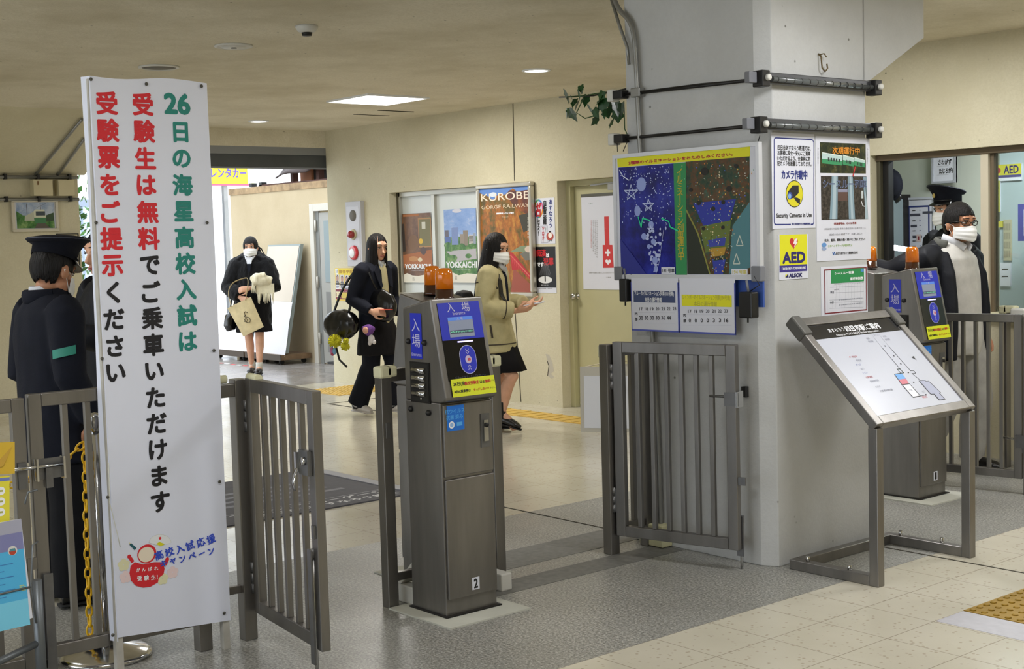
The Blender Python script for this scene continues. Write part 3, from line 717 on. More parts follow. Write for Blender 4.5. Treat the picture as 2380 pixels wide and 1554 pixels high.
def leaflet(label, pts, draw, name='leaflet', n=4, th=.0012, group=None):
    # a small stack of paper: quad pts (TL, TR, BR, BL) in world space
    P = [V(p) for p in pts]; u = P[1] - P[0]; v = P[0] - P[3]; nn = u.cross(v).normalized()
    if nn.dot(CAM - P[0]) < 0: nn = -nn
    t = thing(name, label, 'leaflet', P[3], 0, group); b = MB(); b.prism([p - P[3] - nn * (n * th) for p in P], nn * (n * th), draw(None)); b.build('paper', t)
    b = MB(); S = Sheet(b, nn * .0008, u, v, nn); draw(S, u.length, v.length); b.build('print', t); return t
def d_blue(S, w=0, h=0):
    if S is None: return PAPER
    S.rect(0, 0, w, h * .78, flat('#4fb0e0'), 0); S.rect(0, 0, w, h * .25, flat('#79cbe9'), 1); S.rect(0, h * .72, w, h * .90, flat('#7d7fae'), 1); S.rect(0, h * .88, w, h, flat('#a5a6b8'), 1)
    S.ell(w * .76, h * .72, w * .10, w * .10, flat('#d9d6d2'), 2); S.ell(w * .76, h * .71, w * .075, w * .07, flat('#b3402c'), 3); S.rect(w * .70, h * .715, w * .82, h * .74, flat('#4e8a96'), 4)
    for q in range(6): S.rect(w * .05, h * (.30 + q * .06), w * (.55 + .2 * (q % 2)), h * (.30 + q * .06) + .0025, flat('#3f7fc0'), 2)
    for i in range(4):
        for j in range(4):
            if (i * 3 + j * 5) % 4: S.rect(w * .84 + i * .005, h * .33 + j * .005, w * .84 + i * .005 + .004, h * .33 + j * .005 + .004, flat('#b9c98a'), 3)
leaflet('blue train leaflet in the wire rack at the lower left', [onX(-62, 1225, -4.235), onX(49, 1205, -4.235), onX(76, 1435, -4.222), onX(-40, 1476, -4.222)], d_blue)
def d_yel(S, w=0, h=0):
    if S is None: return flat('#d8c83a')
    S.rect(0, 0, w, h, flat('#dcd23c'), 0); S.rect(0, h * .90, w, h * .97, flat('#6a78b8'), 1)
    for q in range(3): S.ell(w * .72, h * (.70 - q * .22), .013, .013, WHITE, 1, 14); S.rect(w * .66, h * (.70 - q * .22) - .003, w * .78, h * (.70 - q * .22) + .003, flat('#a8a858'), 2)
leaflet('yellow timetable leaflet behind the blue leaflet in the rack', [onX(-50, 1112, -4.26), onX(22, 1105, -4.26), onX(20, 1215, -4.25), onX(-50, 1225, -4.25)], d_yel)
def d_org(S, w=0, h=0):
    if S is None: return flat('#b08a1c')
    S.rect(0, 0, w, h, flat('#c7a428'), 0); S.text('YELLOW', w * .1, h * .3, w * .5, h * .45, flat('#e6dc60'), 1)
leaflet('stack of mustard leaflets leaning out of the rack top', [onX(-40, 1030, -4.30), onX(34, 1026, -4.30), onX(8, 1082, -4.28), onX(-40, 1105, -4.28)], lambda S, w=0, h=0: d_org(S, w, h) if S is None else S.rect(0, 0, w, h, flat('#c7a428'), 0), n=12)
t = thing('floor_block', 'small yellow and black rubber stop on the floor behind the closed gate', 'stop', (-4.80, 1.74, 0))
r = MB(); r.box((-.04, -.025, 0), (.04, .03, .05), RUBBER); r.build('base', t, .004)
r = MB(); r.lathe([(.03, 0), (.03, .03), (.012, .03), (.012, .0)], (0.0, 0.0, .085), flat('#c9bf22'), 20, axis=(1, 0, 0)); r.box((0, -.03, .045), (.03, .03, .085), flat('#c9bf22')); r.build('yellow_eye', t)
# ------------------------------------------------------------------ floor details
DBAND = M('dark_floor_band', '#6b6a66', .6, var=.2, vs=30)
mb = MB(); mb.box((-4.93, 3.70, 0), (-4.65, 4.72, .0015), DBAND); mb.box((-4.50, 3.45, 0), (-4.33, 4.64, .0015), DBAND); struct('trim_2', mb)  # two darker bands, laid as thin plates on the floor
mb = MB(); mb.box((-6.4, 4.712, 0), (-4.6, 4.722, .002), JT); mb.box((-3.72, 5.312, 0), (-1.0, 5.321, .002), JT); struct('trim_3', mb)
TACT = M('yellow_tactile_tile', '#93720f', .6, var=.18, vs=7); TACT2 = M('faded_tactile_tile', '#cfab52', .6, var=.18, vs=7)
def dots(mb, x0, y0, x1, y1, mat, step=.05, r=.014):
    x = x0 + step / 2
    while x < x1:
        y = y0 + step / 2
        while y < y1: mb.lathe([(r, .004), (r * .6, .009), (.001, .009)], (x, y, 0), mat, 8); y += step
        x += step
mb = MB(); mb.box((-2.845, 4.627, 0), (-2.547, 7.6, .004), TACT); dots(mb, -2.845, 4.627, -2.547, 6.1, TACT, .0497)
o = mb.build('tactile_paving'); tag(o, 'mustard dotted tactile paving at the lower right picture edge', 'tactile paving', kind='structure')
mb = MB(); mb.box((-2.845, 4.436, 0), (-2.25, 4.625, .0015), M('bluish_tile', '#b3b1b8', .5, var=.06, vs=30)); struct('trim_4', mb)
mb = MB(); mb.box((-11.92, 7.13, 0), (-11.22, 7.80, .004), TACT2); dots(mb, -11.92, 7.13, -11.22, 7.80, TACT2, .058, .016)
tag(mb.build('tactile_paving'), 'dotted yellow tactile square on the floor near the exit corner', 'tactile paving', kind='structure')
mb = MB(); mb.box((-9.10, 7.25, 0), (-5.2, 7.53, .004), TACT2)
x = -9.06
while x < -5.2: mb.box((x, 7.26, .004), (x + .018, 7.52, .009), M('tactile_ridge', '#d8bb6c', .6)); x += .135
tag(mb.build('tactile_paving'), 'yellow tactile strip along the foot of the back wall', 'tactile paving', kind='structure')
t = thing('floor_mat', 'dark grey floor mat with white lettering beyond the open gate', 'mat', (-7.07, 3.95, 0))
MATM = M('dark_rubber_mat', '#4b4a50', .75, var=.1, vs=20); o = V(t.location)
mb = MB(); mb.box((-.61, -.75, 0), (.61, .70, .008), MATM); mb.build('mat', t)
mb = MB(); mb.box((-.64, .64, 0), (.61, .72, .014), M('mat_edge', '#8d8d94', .5)); mb.build('edge_strip', t)
mb = MB(); S = Sheet(mb, V((.60, -.75, .0085)), (0, 1, 0), (-1, 0, 0), (0, 0, 1)); ML = flat('#c6c6c8')
S.text('762mmのナローゲージ', .30, .15, 1.32, .215, ML, 1, .002); S.text('四日市あすなろう鉄道', .52, .055, 1.34, .12, ML, 1, .002)
S.line([(.05, .235), (1.40, .235)], .004, ML, 1); S.line([(.35, .05), (.40, .12), (.42, .05), (.47, .12)], .015, ML, 1)
G2 = flat('#5f5e66')
for q in range(4): S.rect(.2 + .1 * q, .42 + q * .12, 1.2 - .05 * q, .47 + q * .12, G2, 1)
mb.build('lettering', t)
t = thing('manhole_cover', 'flush square floor hatch behind the black-haired woman', 'hatch', (-10.2, 6.95, 0))
mb = MB(); mb.box((-.55, -.26, 0), (.42, -.24, .002), JT); mb.box((-.55, -.26, 0), (-.53, .3, .002), JT); mb.box((-.55, .28, 0), (.42, .30, .002), JT); mb.build('joint', t)

# ------------------------------------------------------------------ poster helper
class QS(Sheet):                              # sheet addressed by positions seen in one crop of the photograph
    def quad4(s, TL, TR, BR, BL, w, h): s.q = (TL, TR, BR, BL); s.w, s.h = w, h; return s
    def c(s, x, y):
        TL, TR, BR, BL = s.q; u, v = .5, .5
        for _ in range(12):
            lx, rx = TL[0] + (BL[0] - TL[0]) * v, TR[0] + (BR[0] - TR[0]) * v; u = (x - lx) / (rx - lx)
            ty, by = TL[1] + (TR[1] - TL[1]) * u, BL[1] + (BR[1] - BL[1]) * u; v = (y - ty) / (by - ty)
        return (u * s.w, (1 - v) * s.h)
    def R(s, x0, y0, x1, y1, mat, k=1):
        a, b = s.c(x0, y0), s.c(x1, y1); s.rect(min(a[0], b[0]), min(a[1], b[1]), max(a[0], b[0]), max(a[1], b[1]), mat, k)
    def T(s, txt, x0, y0, x1, y1, mat, k=2, bold=0.0, **kw):
        a, b = s.c(x0, y1), s.c(x1, y0); s.text(txt, a[0], a[1], b[0], b[1], mat, k, bold, **kw)
    def PL(s, pts, mat, k=1): s.poly([s.c(*p) for p in pts], mat, k)
    def LN(s, pts, w, mat, k=1): s.line([s.c(*p) for p in pts], w, mat, k)
    def E(s, x, y, rx, ry, mat, k=1, n=24):
        a, b, d = s.c(x, y), s.c(x + rx, y), s.c(x, y + ry); s.ell(a[0], a[1], abs(b[0] - a[0]), abs(d[1] - a[1]), mat, k, n)
    def VT(s, txt, x, y0, y1, size, mat, k=2, bold=0.0):
        n = len(txt)
        for i, ch in enumerate(txt):
            p = s.c(x, y0 + (y1 - y0) * i / max(1, n - 1))
            if ch == 'ー': s.rect(p[0] - size * .06, p[1] - size * .4, p[0] + size * .06, p[1] + size * .4, mat, k)
            else: s.textc(ch, p[0], p[1], size, mat, k, bold)
def photo(name, stops, scale, stretch=(1, 1, 1), detail=6, rough=.35):      # printed picture: mottled colour
    if name in MATS: return MATS[name]
    m, nt, b = base(name); vec = coords(nt, stretch); nt.links.new(ramp(nt, noise(nt, vec, scale, detail, .7), stops), b.inputs['Base Color'])
    b.inputs['Roughness'].default_value = rough; b.inputs['Specular IOR Level'].default_value = .25; return m
def poster(name, label, cat, org, u, w, h, q, draw, mat=None, th=.002, group=None, holder=None):
    n = V(u).cross(V((0, 0, 1)))
    t = thing(name, label, cat, org, 0, group)
    b = MB(); b.obox(V((0, 0, 0)), V(u) * w, -n * -th, V((0, 0, h)), mat or PAPER); b.build('paper', t)
    b = MB(); S = QS(b, n * (th + .0004), u, (0, 0, 1), n).quad4(*q, w, h); draw(S); b.build('print', t); return t
UX, UY = V((1, 0, 0)), V((0, 1, 0))

# ------------------------------------------------------------------ signs on the pillar's right face
XP = -3.7995
def Z3(x, y): return (1780 + x / 3.379, 300 + y / 3.379)
def on_pillar(name, label, cat, q, draw, **kw):
    pts = [onX(*Z3(*p), XP) for p in q]
    y0 = (pts[0].y + pts[3].y) / 2; y1 = (pts[1].y + pts[2].y) / 2; z1 = (pts[0].z + pts[1].z) / 2; z0 = (pts[2].z + pts[3].z) / 2
    return poster(name, label, cat, (XP, y0, z0), UY, y1 - y0, z1 - z0, q, draw, **kw)
PKD = flat('#d89aa0')
def d_cam(S):
    for y in (62, 745):
        pass
    S.LN([(62, 66), (352, 82)], .005, NAVY); S.LN([(372, 100), (374, 735)], .005, NAVY); S.LN([(52, 80), (72, 735)], .005, NAVY); S.LN([(80, 750), (196, 748)], .005, NAVY); S.LN([(350, 745), (368, 745)], .005, NAVY)
    S.LN([(52, 84), (56, 70), (66, 66)], .005, NAVY); S.LN([(346, 82), (362, 86), (372, 104)], .005, NAVY); S.LN([(72, 730), (74, 744), (86, 750)], .005, NAVY); S.LN([(374, 728), (370, 742), (360, 746)], .005, NAVY)
    for txt, y, x1 in (('四日市あすなろう鉄道では、', 147, 345), ('お客様に安全・安心にご乗車', 188, 343), ('いただけるよう、全車両に防', 230, 343), ('犯カメラを設置しております。', 270, 352)):
        S.T(txt, 82, y - 15, x1, y + 15, INK, 2, .0004)
    S.T('カメラ作動中', 118, 322, 318, 392, NAVY, 2, .0014)
    S.E(220, 507, 68, 107, INK, 1, 32); S.E(220, 507, 64, 101, flat('#d8ce1c'), 2, 32)
    S.PL([(168, 490), (205, 440), (250, 440), (252, 500), (215, 540), (178, 545)], INK, 3); S.E(183, 522, 20, 30, flat('#2c3f8c'), 4); S.E(181, 525, 12, 20, flat('#7fa8e0'), 5)
    S.PL([(215, 540), (238, 535), (264, 548), (262, 590), (236, 570)], INK, 3); S.LN([(222, 530), (232, 552)], .008, INK, 3)
    S.T('Security Cameras in Use', 88, 655, 356, 705, INK, 2, .0005); S.T('四日市あすなろう鉄道株式会社', 225, 733, 345, 752, NAVY, 2, .0004)
    S.LN([(202, 735), (209, 750), (213, 735), (219, 750)], .003, NAVY, 2)
on_pillar('camera_notice', 'white security camera notice with a blue border on the pillar', 'notice', ((28, 22), (376, 40), (388, 772), (62, 785)), d_cam)
TRN = photo('print_dark_foliage', [(.3, '#12160f'), (.5, '#26301c'), (.62, '#4c4a22'), (.75, '#6b7a88')], 26)
RAIL = photo('print_track_ballast', [(.35, '#1c1a18'), (.5, '#3a342f'), (.7, '#57504a')], 60)
def d_see(S):
    S.R(415, 110, 778, 343, TRN); ORG = flat('#d98a12')
    S.T('次期運行中', 510, 140, 722, 195, ORG, 7, .0012)
    for x0, x1, y0, y1 in ((432, 588, 186, 282), (592, 678, 200, 287), (682, 768, 215, 292)):
        S.PL([(x0, y0), (x1, y0 + 22), (x1, y1), (x0, y1 - 12)], flat('#b9d3d0'), 3); S.PL([(x0, y1 - 45), (x1, y1 - 32), (x1, y1 + 3), (x0, y1 - 10)], flat('#2f8f5c'), 4)
        n = 5 if x1 - x0 > 100 else 4
        for i in range(n):
            xx = x0 + (x1 - x0) * (.28 + .13 * i); S.R(xx, y0 + 40 + i * 2, xx + (x1 - x0) * .08, y0 + 66 + i * 2, flat('#222a2c'), 5)
        S.PL([(x0, y0), (x1, y0 + 22), (x1, y0 + 30), (x0, y0 + 8)], flat('#d9e6e2'), 5)
    S.LN([(690, 290), (672, 368)], .007, RED, 6)
    S.R(425, 370, 790, 704, RAIL, 1)
    for x0, x1, x2, x3 in ((508, 555, 555, 495), (632, 672, 695, 645), (752, 784, 790, 782)):
        S.PL([(x0, 370), (x1, 370), (x2, 704), (x3, 704)], flat('#7f99a8'), 2); S.PL([(x0 + 14, 370), (x1 - 12, 370), (x2 - 14, 704), (x3 + 18, 704)], flat('#a9bcc6'), 3)
    S.R(556, 470, 632, 492, flat('#8e8fa8'), 3); S.R(556, 492, 632, 560, flat('#5a4038'), 2); S.LN([(742, 560), (755, 600), (772, 604)], .004, WHITE, 3); S.R(742, 480, 758, 540, flat('#c9cfd2'), 3)
    S.T('シースルー列車', 442, 395, 782, 462, flat('#7282ac'), 4, .0014); S.T('シースルー列車', 444, 398, 780, 459, flat('#30343f'), 5)
    S.T('実施番号は、CM155号車', 530, 728, 705, 748, flat('#8c3c3c'), 2, .0005); S.T('5両編成の内座席1車両の連結面扉の台車が見える', 455, 768, 780, 790, flat('#8a8a90'), 2)
    S.T('4編成の内の1編成です！お楽しみに!!', 490, 812, 752, 834, flat('#6d6d74'), 2); S.T('枕木、道床、車輪の動く様子をご覧ください!', 458, 852, 778, 880, INK, 2, .0003)
    S.T('このヘッドマークが目印だよ', 486, 900, 674, 924, flat('#88b030'), 2, .0002); S.E(455, 905, 18, 18, flat('#5f8fc8'), 2); S.E(455, 935, 18, 14, flat('#8fa2c6'), 2)
    S.LN([(520, 962), (530, 985), (533, 960), (544, 985)], .004, flat('#2c62a8'), 2); S.T('四日市あすなろう鉄道株式会社', 548, 960, 720, 984, INK, 2, .0003)
    for x, y in ((402, 200), (788, 190)): S.VT('みんなで乗ろう', x, y - 40, y + 70, .012, flat('#9a9aa4'), 2)
on_pillar('train_poster', 'white poster with a green train photo and a track photo on the pillar', 'poster', ((382, 62), (806, 60), (828, 1022), (404, 1032)), d_see)
def d_aed(S):
    S.R(102, 828, 324, 1072, flat('#dcd918'), 1); S.R(104, 1070, 324, 1113, flat('#3a2f86'), 1)
    hp = []
    for i in range(40):
        a = 2 * PI * i / 40; hp.append((212 + 2.0 * 16 * math.sin(a) ** 3, 892 - 3.1 * (13 * math.cos(a) - 5 * math.cos(2 * a) - 2 * math.cos(3 * a) - math.cos(4 * a))))
    S.PL(hp, flat('#c2252c'), 2); S.PL([(218, 862), (240, 858), (232, 885), (242, 888), (214, 930), (222, 898), (208, 900)], flat('#f0e6e6'), 3)
    S.T('AED', 130, 965, 300, 1050, flat('#241c66'), 2, .0035); S.T('【自動体外式除細動器】', 122, 1076, 308, 1106, WHITE, 2, .0002); S.T('Always Security OK', 180, 1120, 250, 1128, flat('#8a8aa0'), 2)
    S.T('ALSOK', 180, 1130, 282, 1164, flat('#1c1a5c'), 2, .0016, slant=.15); S.PL([(150, 1164), (172, 1132), (174, 1164)], flat('#1c1a5c'), 2); S.PL([(150, 1164), (150, 1140), (166, 1140)], YEL, 3)
on_pillar('defibrillator_sign', 'yellow AED sign with a red heart on the pillar', 'sign', ((96, 828), (322, 826), (334, 1170), (104, 1184)), d_aed)
def d_tt(S):
    S.frame(*S.c(462, 1452), *S.c(783, 1085), .006, flat('#7a2630'), 3); S.R(470, 1090, 776, 1446, flat('#d8dae4'), 2)
    S.R(500, 1102, 764, 1196, flat('#1f8a4c'), 3); S.T('シースルー列車', 530, 1115, 680, 1142, WHITE, 4, .0006); S.T('運行時刻表', 652, 1160, 755, 1188, WHITE, 4, .0006); S.R(735, 1098, 760, 1122, flat('#4a90d0'), 4)
    LG = flat('#8f94a4'); DK = flat('#3c4050')
    for y in (1210, 1240, 1285, 1340, 1360, 1405): S.LN([(496, y), (764, y - 8)], .0012, LG, 3)
    for x in range(520, 766, 24): S.LN([(x, 1210), (x, 1400)], .0006, LG, 3)
    S.T('5 6 7 8 9 10 11 12 13 14 15 16 17 18 19 20 21 22', 528, 1206, 760, 1220, DK, 4, .0004); S.T('平日', 500, 1270, 525, 1290, DK, 4, .0004); S.T('休日', 500, 1350, 525, 1368, DK, 4, .0004)
    S.T('四日市発', 530, 1250, 566, 1264, DK, 4); S.T('07 12 35 58 07 12 35 58 07 12 35 58 14', 568, 1322, 752, 1344, LG, 4, .0003); S.T('07 12 35 58 07 12 35 58 07 12 35 58 14', 568, 1362, 752, 1384, LG, 4, .0003)
on_pillar('timetable_sheet', 'taped timetable sheet with a green heading and red frame on the pillar', 'timetable', ((424, 1078), (790, 1066), (802, 1450), (440, 1484)), d_tt)

# ------------------------------------------------------------------ notice board hanging on the pillar's left face
def Z2(x, y): return (1400 + x / 3.1075, 320 + y / 3.1075)
BY = 4.60
bq = ((92, 106), (1140, 48), (1146, 1030), (88, 1018)); pts = [onY(*Z2(*p), BY) for p in bq]
bx0, bx1 = (pts[0].x + pts[3].x) / 2, (pts[1].x + pts[2].x) / 2; bz1 = (pts[0].z + pts[1].z) / 2; bz0 = (pts[2].z + pts[3].z) / 2
t = thing('notice_board', 'hanging white board with blue and colourful train illumination photos', 'notice board', (bx0, BY, bz0)); BW, BH = bx1 - bx0, bz1 - bz0
ALUF = M('white_aluminium', '#d0d2d8', .35, .3)
b = MB(); b.box((.012, 0, .012), (BW - .012, .012, BH - .012), PAPER); b.build('board', t)
b = MB()
for a_, c_ in (((0, 0), (BW, .022)), ((0, BH - .018), (BW, BH)), ((0, .022), (.018, BH - .018)), ((BW - .018, .022), (BW, BH - .018))): b.box((a_[0], -.008, a_[1]), (c_[0], .016, c_[1]), ALUF)
b.build('frame', t)
GCAP = M('grey_corner_cap', '#75777e', .5)
for x in (-.004, BW - .05):
    b = MB(); b.box((x, -.012, -.006), (x + .054, .02, .062), GCAP); b.build('corner_cap', t, .004)
b = MB(); S = QS(b, V((0, -.0005, 0)), UX, (0, 0, 1), (0, -1, 0)).quad4(*bq, BW, BH)
S.PL([(122, 132), (1080, 78), (1078, 150), (124, 196)], YEL, 1); S.T('2種類のイルミネーションをおたのしみください。', 212, 118, 965, 178, flat('#b02a30'), 3, .0009)
BLU = photo('print_blue_lights', [(.3, '#08083a'), (.5, '#14187c'), (.7, '#2a36a8')], 7, rough=.3)
S.PL([(130, 198), (553, 180), (555, 985), (132, 980)], BLU, 1)
LB = flat('#b9c4ec', .4); rr = random.Random(3)
for i in range(170): S.E(150 + rr.random() * 390, 200 + rr.random() ** 1.3 * 430, 2 + rr.random() * 3, 3 + rr.random() * 3, LB, 2, 6)
for i in range(60):
    q = rr.random(); S.E(400 + (rr.random() - .5) * 170 * (1.1 - q), 640 + q * 330, 4 + rr.random() * 9, 5 + rr.random() * 10, LB, 2, 7)
for x, y, rx, ry in ((308, 325, 36, 52), (274, 518, 24, 40), (376, 620, 20, 28), (318, 705, 20, 24), (390, 745, 18, 22), (355, 780, 14, 18), (400, 880, 22, 26), (405, 945, 16, 26)): S.E(x, y, rx, ry, flat('#8f9fdc', .4), 2, 14)
def star(x, y, r):
    S.LN([(x + r * math.sin(PI * .8 * i), y - r * 1.1 * math.cos(PI * .8 * i)) for i in range(6)], .0045, LB, 3)
star(228, 385, 55); star(360, 480, 45); star(372, 655, 25)
S.LN([(278, 560), (300, 640), (312, 572), (370, 590)], .006, flat('#23d59a'), 4); S.LN([(455, 575), (510, 600), (520, 640), (575, 668)], .006, flat('#23d59a'), 4)
S.LN([(140, 215), (165, 260), (212, 292)], .005, flat('#dfe6ff'), 3); S.LN([(470, 660), (430, 900), (405, 980)], .002, LB, 3); S.PL([(132, 720), (250, 870), (330, 980), (132, 980)], flat('#232c8c'), 2)
S.PL([(553, 180), (642, 175), (636, 994), (556, 994)], flat('#2c8a50'), 3); S.VT('イルミネーション列車運行中', 596, 245, 850, .042, flat('#b9a42a'), 4, .0006)
COLR = photo('print_lights_mixed', [(.3, '#171c12'), (.45, '#24422e'), (.56, '#5e3a18'), (.68, '#2f5a4a'), (.8, '#8a5a24')], 14, rough=.3)
S.PL([(640, 172), (1076, 150), (1074, 988), (640, 984)], COLR, 1)
S.PL([(690, 470), (985, 450), (940, 610), (760, 640)], flat('#22319a'), 2); S.PL([(735, 640), (950, 600), (930, 800), (770, 830)], flat('#5f6f2c'), 2)
S.PL([(790, 740), (915, 720), (905, 780), (800, 790)], flat('#3440a0'), 3); S.PL([(810, 800), (915, 790), (900, 850), (815, 860)], flat('#b08a2c'), 3); S.PL([(820, 890), (910, 880), (890, 985), (830, 985)], flat('#2c3aa0'), 3)
S.PL([(960, 640), (1076, 470), (1074, 940), (930, 985)], flat('#4a7c86'), 2); S.PL([(640, 540), (720, 700), (810, 985), (640, 985)], flat('#1c2416'), 2); S.LN([(640, 520), (720, 690), (800, 985)], .008, flat('#8a8a3c'), 3)
pal = [flat(c) for c in ('#d9b04a', '#cfd0c8', '#c97a34', '#7fb0a0', '#e0cfa0', '#4f66d0')]
for i in range(420):
    y = 185 + rr.random() * 790; q = (y - 185) / 790; cx = 860; hw = 215 * (1 - q) + 45
    S.E(cx + (rr.random() - .5) * 2 * hw, y, 2 + rr.random() * 3, 3 + rr.random() * 3, pal[rr.randrange(6)], 4, 6)
for x, y, r in ((775, 245, 26), (940, 375, 20), (730, 470, 16), (830, 515, 15), (990, 215, 14), (900, 470, 14), (675, 375, 14), (760, 655, 13), (895, 650, 13)): S.E(x, y, r, r * 1.1, flat('#15150f'), 5, 14)
for x, y in ((1008, 760), (985, 890)): S.LN([(x, y - 50), (x - 22, y + 22), (x + 22, y + 22), (x, y - 50)], .005, flat('#c6cfc4'), 5)
S.R(448, 932, 550, 985, PAPER, 5); S.T('181 号車', 456, 942, 546, 972, flat('#4a4d58'), 6, .0008); S.R(950, 948, 1058, 996, PAPER, 5); S.T('194 号車', 958, 956, 1052, 986, flat('#c8c070'), 6, .0008)
b.build('print', t)
b = MB()
for (x0, y0), (x1, y1) in (((110, 100), (105, 15)), ((150, 98), (190, 5)), ((1120, 45), (1137, -15))):
    p, q = onY(*Z2(x0, y0), BY + .005) - V(t.location), onY(*Z2(x1, y1), BY + .03) - V(t.location); b.tube([p, q], .002, DARKM, 6)
b.build('hanging_wire', t)
# two printed hour sheets clipped below
sq = ((212, 1004), (965, 1024), (962, 1420), (216, 1384)); pts = [onY(*Z2(*p), 4.59) for p in sq]
sx0, sx1 = (pts[0].x + pts[3].x) / 2, (pts[1].x + pts[2].x) / 2; sz1 = (pts[0].z + pts[1].z) / 2; sz0 = (pts[2].z + pts[3].z) / 2
BED = flat('#5560b4')
def hours(label, xa, xb, hd, t1, t2, tc, nums, y_off, x_off, group=None):
    w_ = (sx1 - sx0); fa = (xa - 212) / 750; fb = (xb - 212) / 750
    def draw(S):
        S.q = sq; S.w = w_; c0 = S.c
        S.c = lambda x, y, f=fa: (c0(x, y)[0] - f * w_, c0(x, y)[1])
        S.R(xa + 18, 1098 + y_off, xb - 25, 1192 + y_off, hd, 2); S.T(t1, xa + 26, 1108 + y_off, xb - 35, 1138 + y_off, tc, 3, .0003); S.T(t2, xa + 105, 1152 + y_off, xb - 125, 1182 + y_off, tc, 3, .0003)
        NK = flat('#2c2c34'); st = 42
        for i, n_ in enumerate(('17', '18', '19', '20', '21', '22', '23')):
            S.T(n_, xa + 62 + x_off + i * st, 1222 + y_off * .6, xa + 86 + x_off + i * st, 1244 + y_off * .6, flat('#55565e'), 3, .0004)
            if i < len(nums) and nums[i]: w2 = 14 if len(nums[i]) == 2 else 7; S.T(nums[i], xa + 74 - w2 + x_off + i * st, 1286 + y_off * .6, xa + 74 + w2 + x_off + i * st, 1312 + y_off * .6, NK, 3, .0004)
        S.T('内', xa + 28, 1258 + y_off * .4, xa + 46, 1278 + y_off * .4, NK, 3, .0004); S.T('部', xa + 28, 1296 + y_off * .4, xa + 46, 1318 + y_off * .4, NK, 3, .0004)
        for y in (1260, 1335): S.LN([(xa + 20, y + y_off * .5), (xb - 30, y + 4 + y_off * .5)], .0008, flat('#b9bcca'), 2)
    t = poster('hour_sheet', label, 'notice', (sx0 + fa * w_, 4.59, sz0), UX, (fb - fa) * w_ - .004, sz1 - sz0, sq, draw)
    w = (fb - fa) * w_ - .004; hh = sz1 - sz0; e = MB()
    e.box((-.003, -.003, -.004), (w, .002, .004), BED); e.box((w - .004, -.003, 0), (w, .002, hh * .92), BED); e.box((-.003, -.003, 0), (.001, .002, hh * .92), BED); e.build('blue_edge', t); return t
hours('hour sheet with a dark blue heading hanging under the notice board', 212, 570, flat('#3d4a72'), 'ブルーのイルミネーション列車(181号車)', '本日の運行情報', WHITE, ('30', '30', '30', '30', '36', '44'), 0, 0)
hours('hour sheet with a yellow heading hanging under the notice board', 574, 965, YEL, 'レインボーのイルミネーション列車(194号車)', '本日の運行情報', flat('#b9b53c'), ('0', '0', '0', '0', '3', '3', '16'), 34, 0)
t = thing('blue_panel', 'blue plastic panel behind the notice board corner', 'panel', (-4.0, 4.625, 1.165))
b = MB(); b.box((0, 0, 0), (.185, .012, .16), flat('#3352a0')); b.build('sheet', t)
def clipbox(label, p, w, h):
    t = thing('speaker_box', label, 'box', p); b = MB(); b.box((0, -.03, 0), (w, .02, h), BLACKP); b.build('case', t, .006)
    b = MB(); b.tube([(w / 2, -.005, h), (w / 2 - .01, -.005, h + .05)], .006, GCAP, 8); b.tube([(w / 2, -.012, 0), (w / 2, -.012, -.02)], .004, BLACKP, 8); b.build('clip', t)
    b = MB(); b.tube([(w / 2, 0, h), (w + .02, 0, h + .03), (w * .9, 0, h + .07)], .0025, BLACKP, 6); b.build('cable', t); return t
p = onY(1727, 738, 4.59); clipbox('black battery box hanging under the right corner of the notice board', p, .075, .115)
p = onY(1449, 700, 4.60); clipbox('black battery box half hidden under the left corner of the notice board', p, .05, .11)

# ------------------------------------------------------------------ tube lamps, rods, conduit, hook, ivy on the pillar
LTUBE = M('clear_lamp_tube', '#5d6162', .15, coat=.5)
def tube_lamp(label, ya, yb, z, rod, zl):
    t = thing('tube_lamp', label, 'lamp', (-3.775, ya, z)); L = yb - ya
    b = MB(); b.box((-.012, .05, -.022), (.014, L - .02, .026), M('lamp_batten', '#55565a', .4, .5)); b.build('batten', t, .004)
    b = MB(); b.tube([(.024, .10, -.004), (.024, L - .09, -.004)], .012, LTUBE, 12)
    for i in range(13): y = .13 + i * (L - .25) / 12; b.tube([(.024, y, -.004), (.024, y + .004, -.004)], .0128, DARKM, 12)
    b.build('tube', t)
    for y in (.05, L - .05):
        b = MB(); b.box((-.018, y - .03, -.04), (.04, y + .02, .03), DARKM); b.lathe([(.014, 0), (.014, .02), (.006, .022), (.001, .022)], (.035, y, -.002), GREYW, 12, axis=(1, 0, 0)); b.build('end_clamp', t, .004)
    b = MB(); b.box((-.02, -.03, -.024), (.01, .02, .024), GCAP); b.build('bracket', t, .004)
    r = thing('cable_rod', rod, 'rod', (-4.70, 4.63, zl)); p1 = V((-3.80, 4.615, z)) - V(r.location)
    b = MB(); b.tube([(0, 0, 0), p1], .008, DARKM, 8)
    if zl > 2.05: b.tube([(.16, -.012, .0), V((.55, -.012, -.004)) + V((0, 0, 0)), p1], .004, DARKM, 6)
    b.build('rod', r)
    b = MB(); b.box((-.04, -.03, -.028), (.0, .02, .028), GREYW); b.box((.0, -.03, -.02), (.06, .02, .02), DARKM); b.build('clamp', r, .004)
tube_lamp('upper unlit tube lamp fixed across the right face of the pillar', 4.53, 5.44, 2.153, 'upper dark cable rod along the left face of the pillar', 2.172)
tube_lamp('lower unlit tube lamp just above the pillar posters', 4.51, 5.44, 1.956, 'lower dark cable rod along the left face of the pillar', 1.962)
t = thing('conduit_pipe', 'steel conduit running down the left face of the pillar', 'pipe', (-4.54, 4.63, 0))
o = V(t.location); P_ = lambda x, y, Y=4.63: onY(x, y, Y) - o
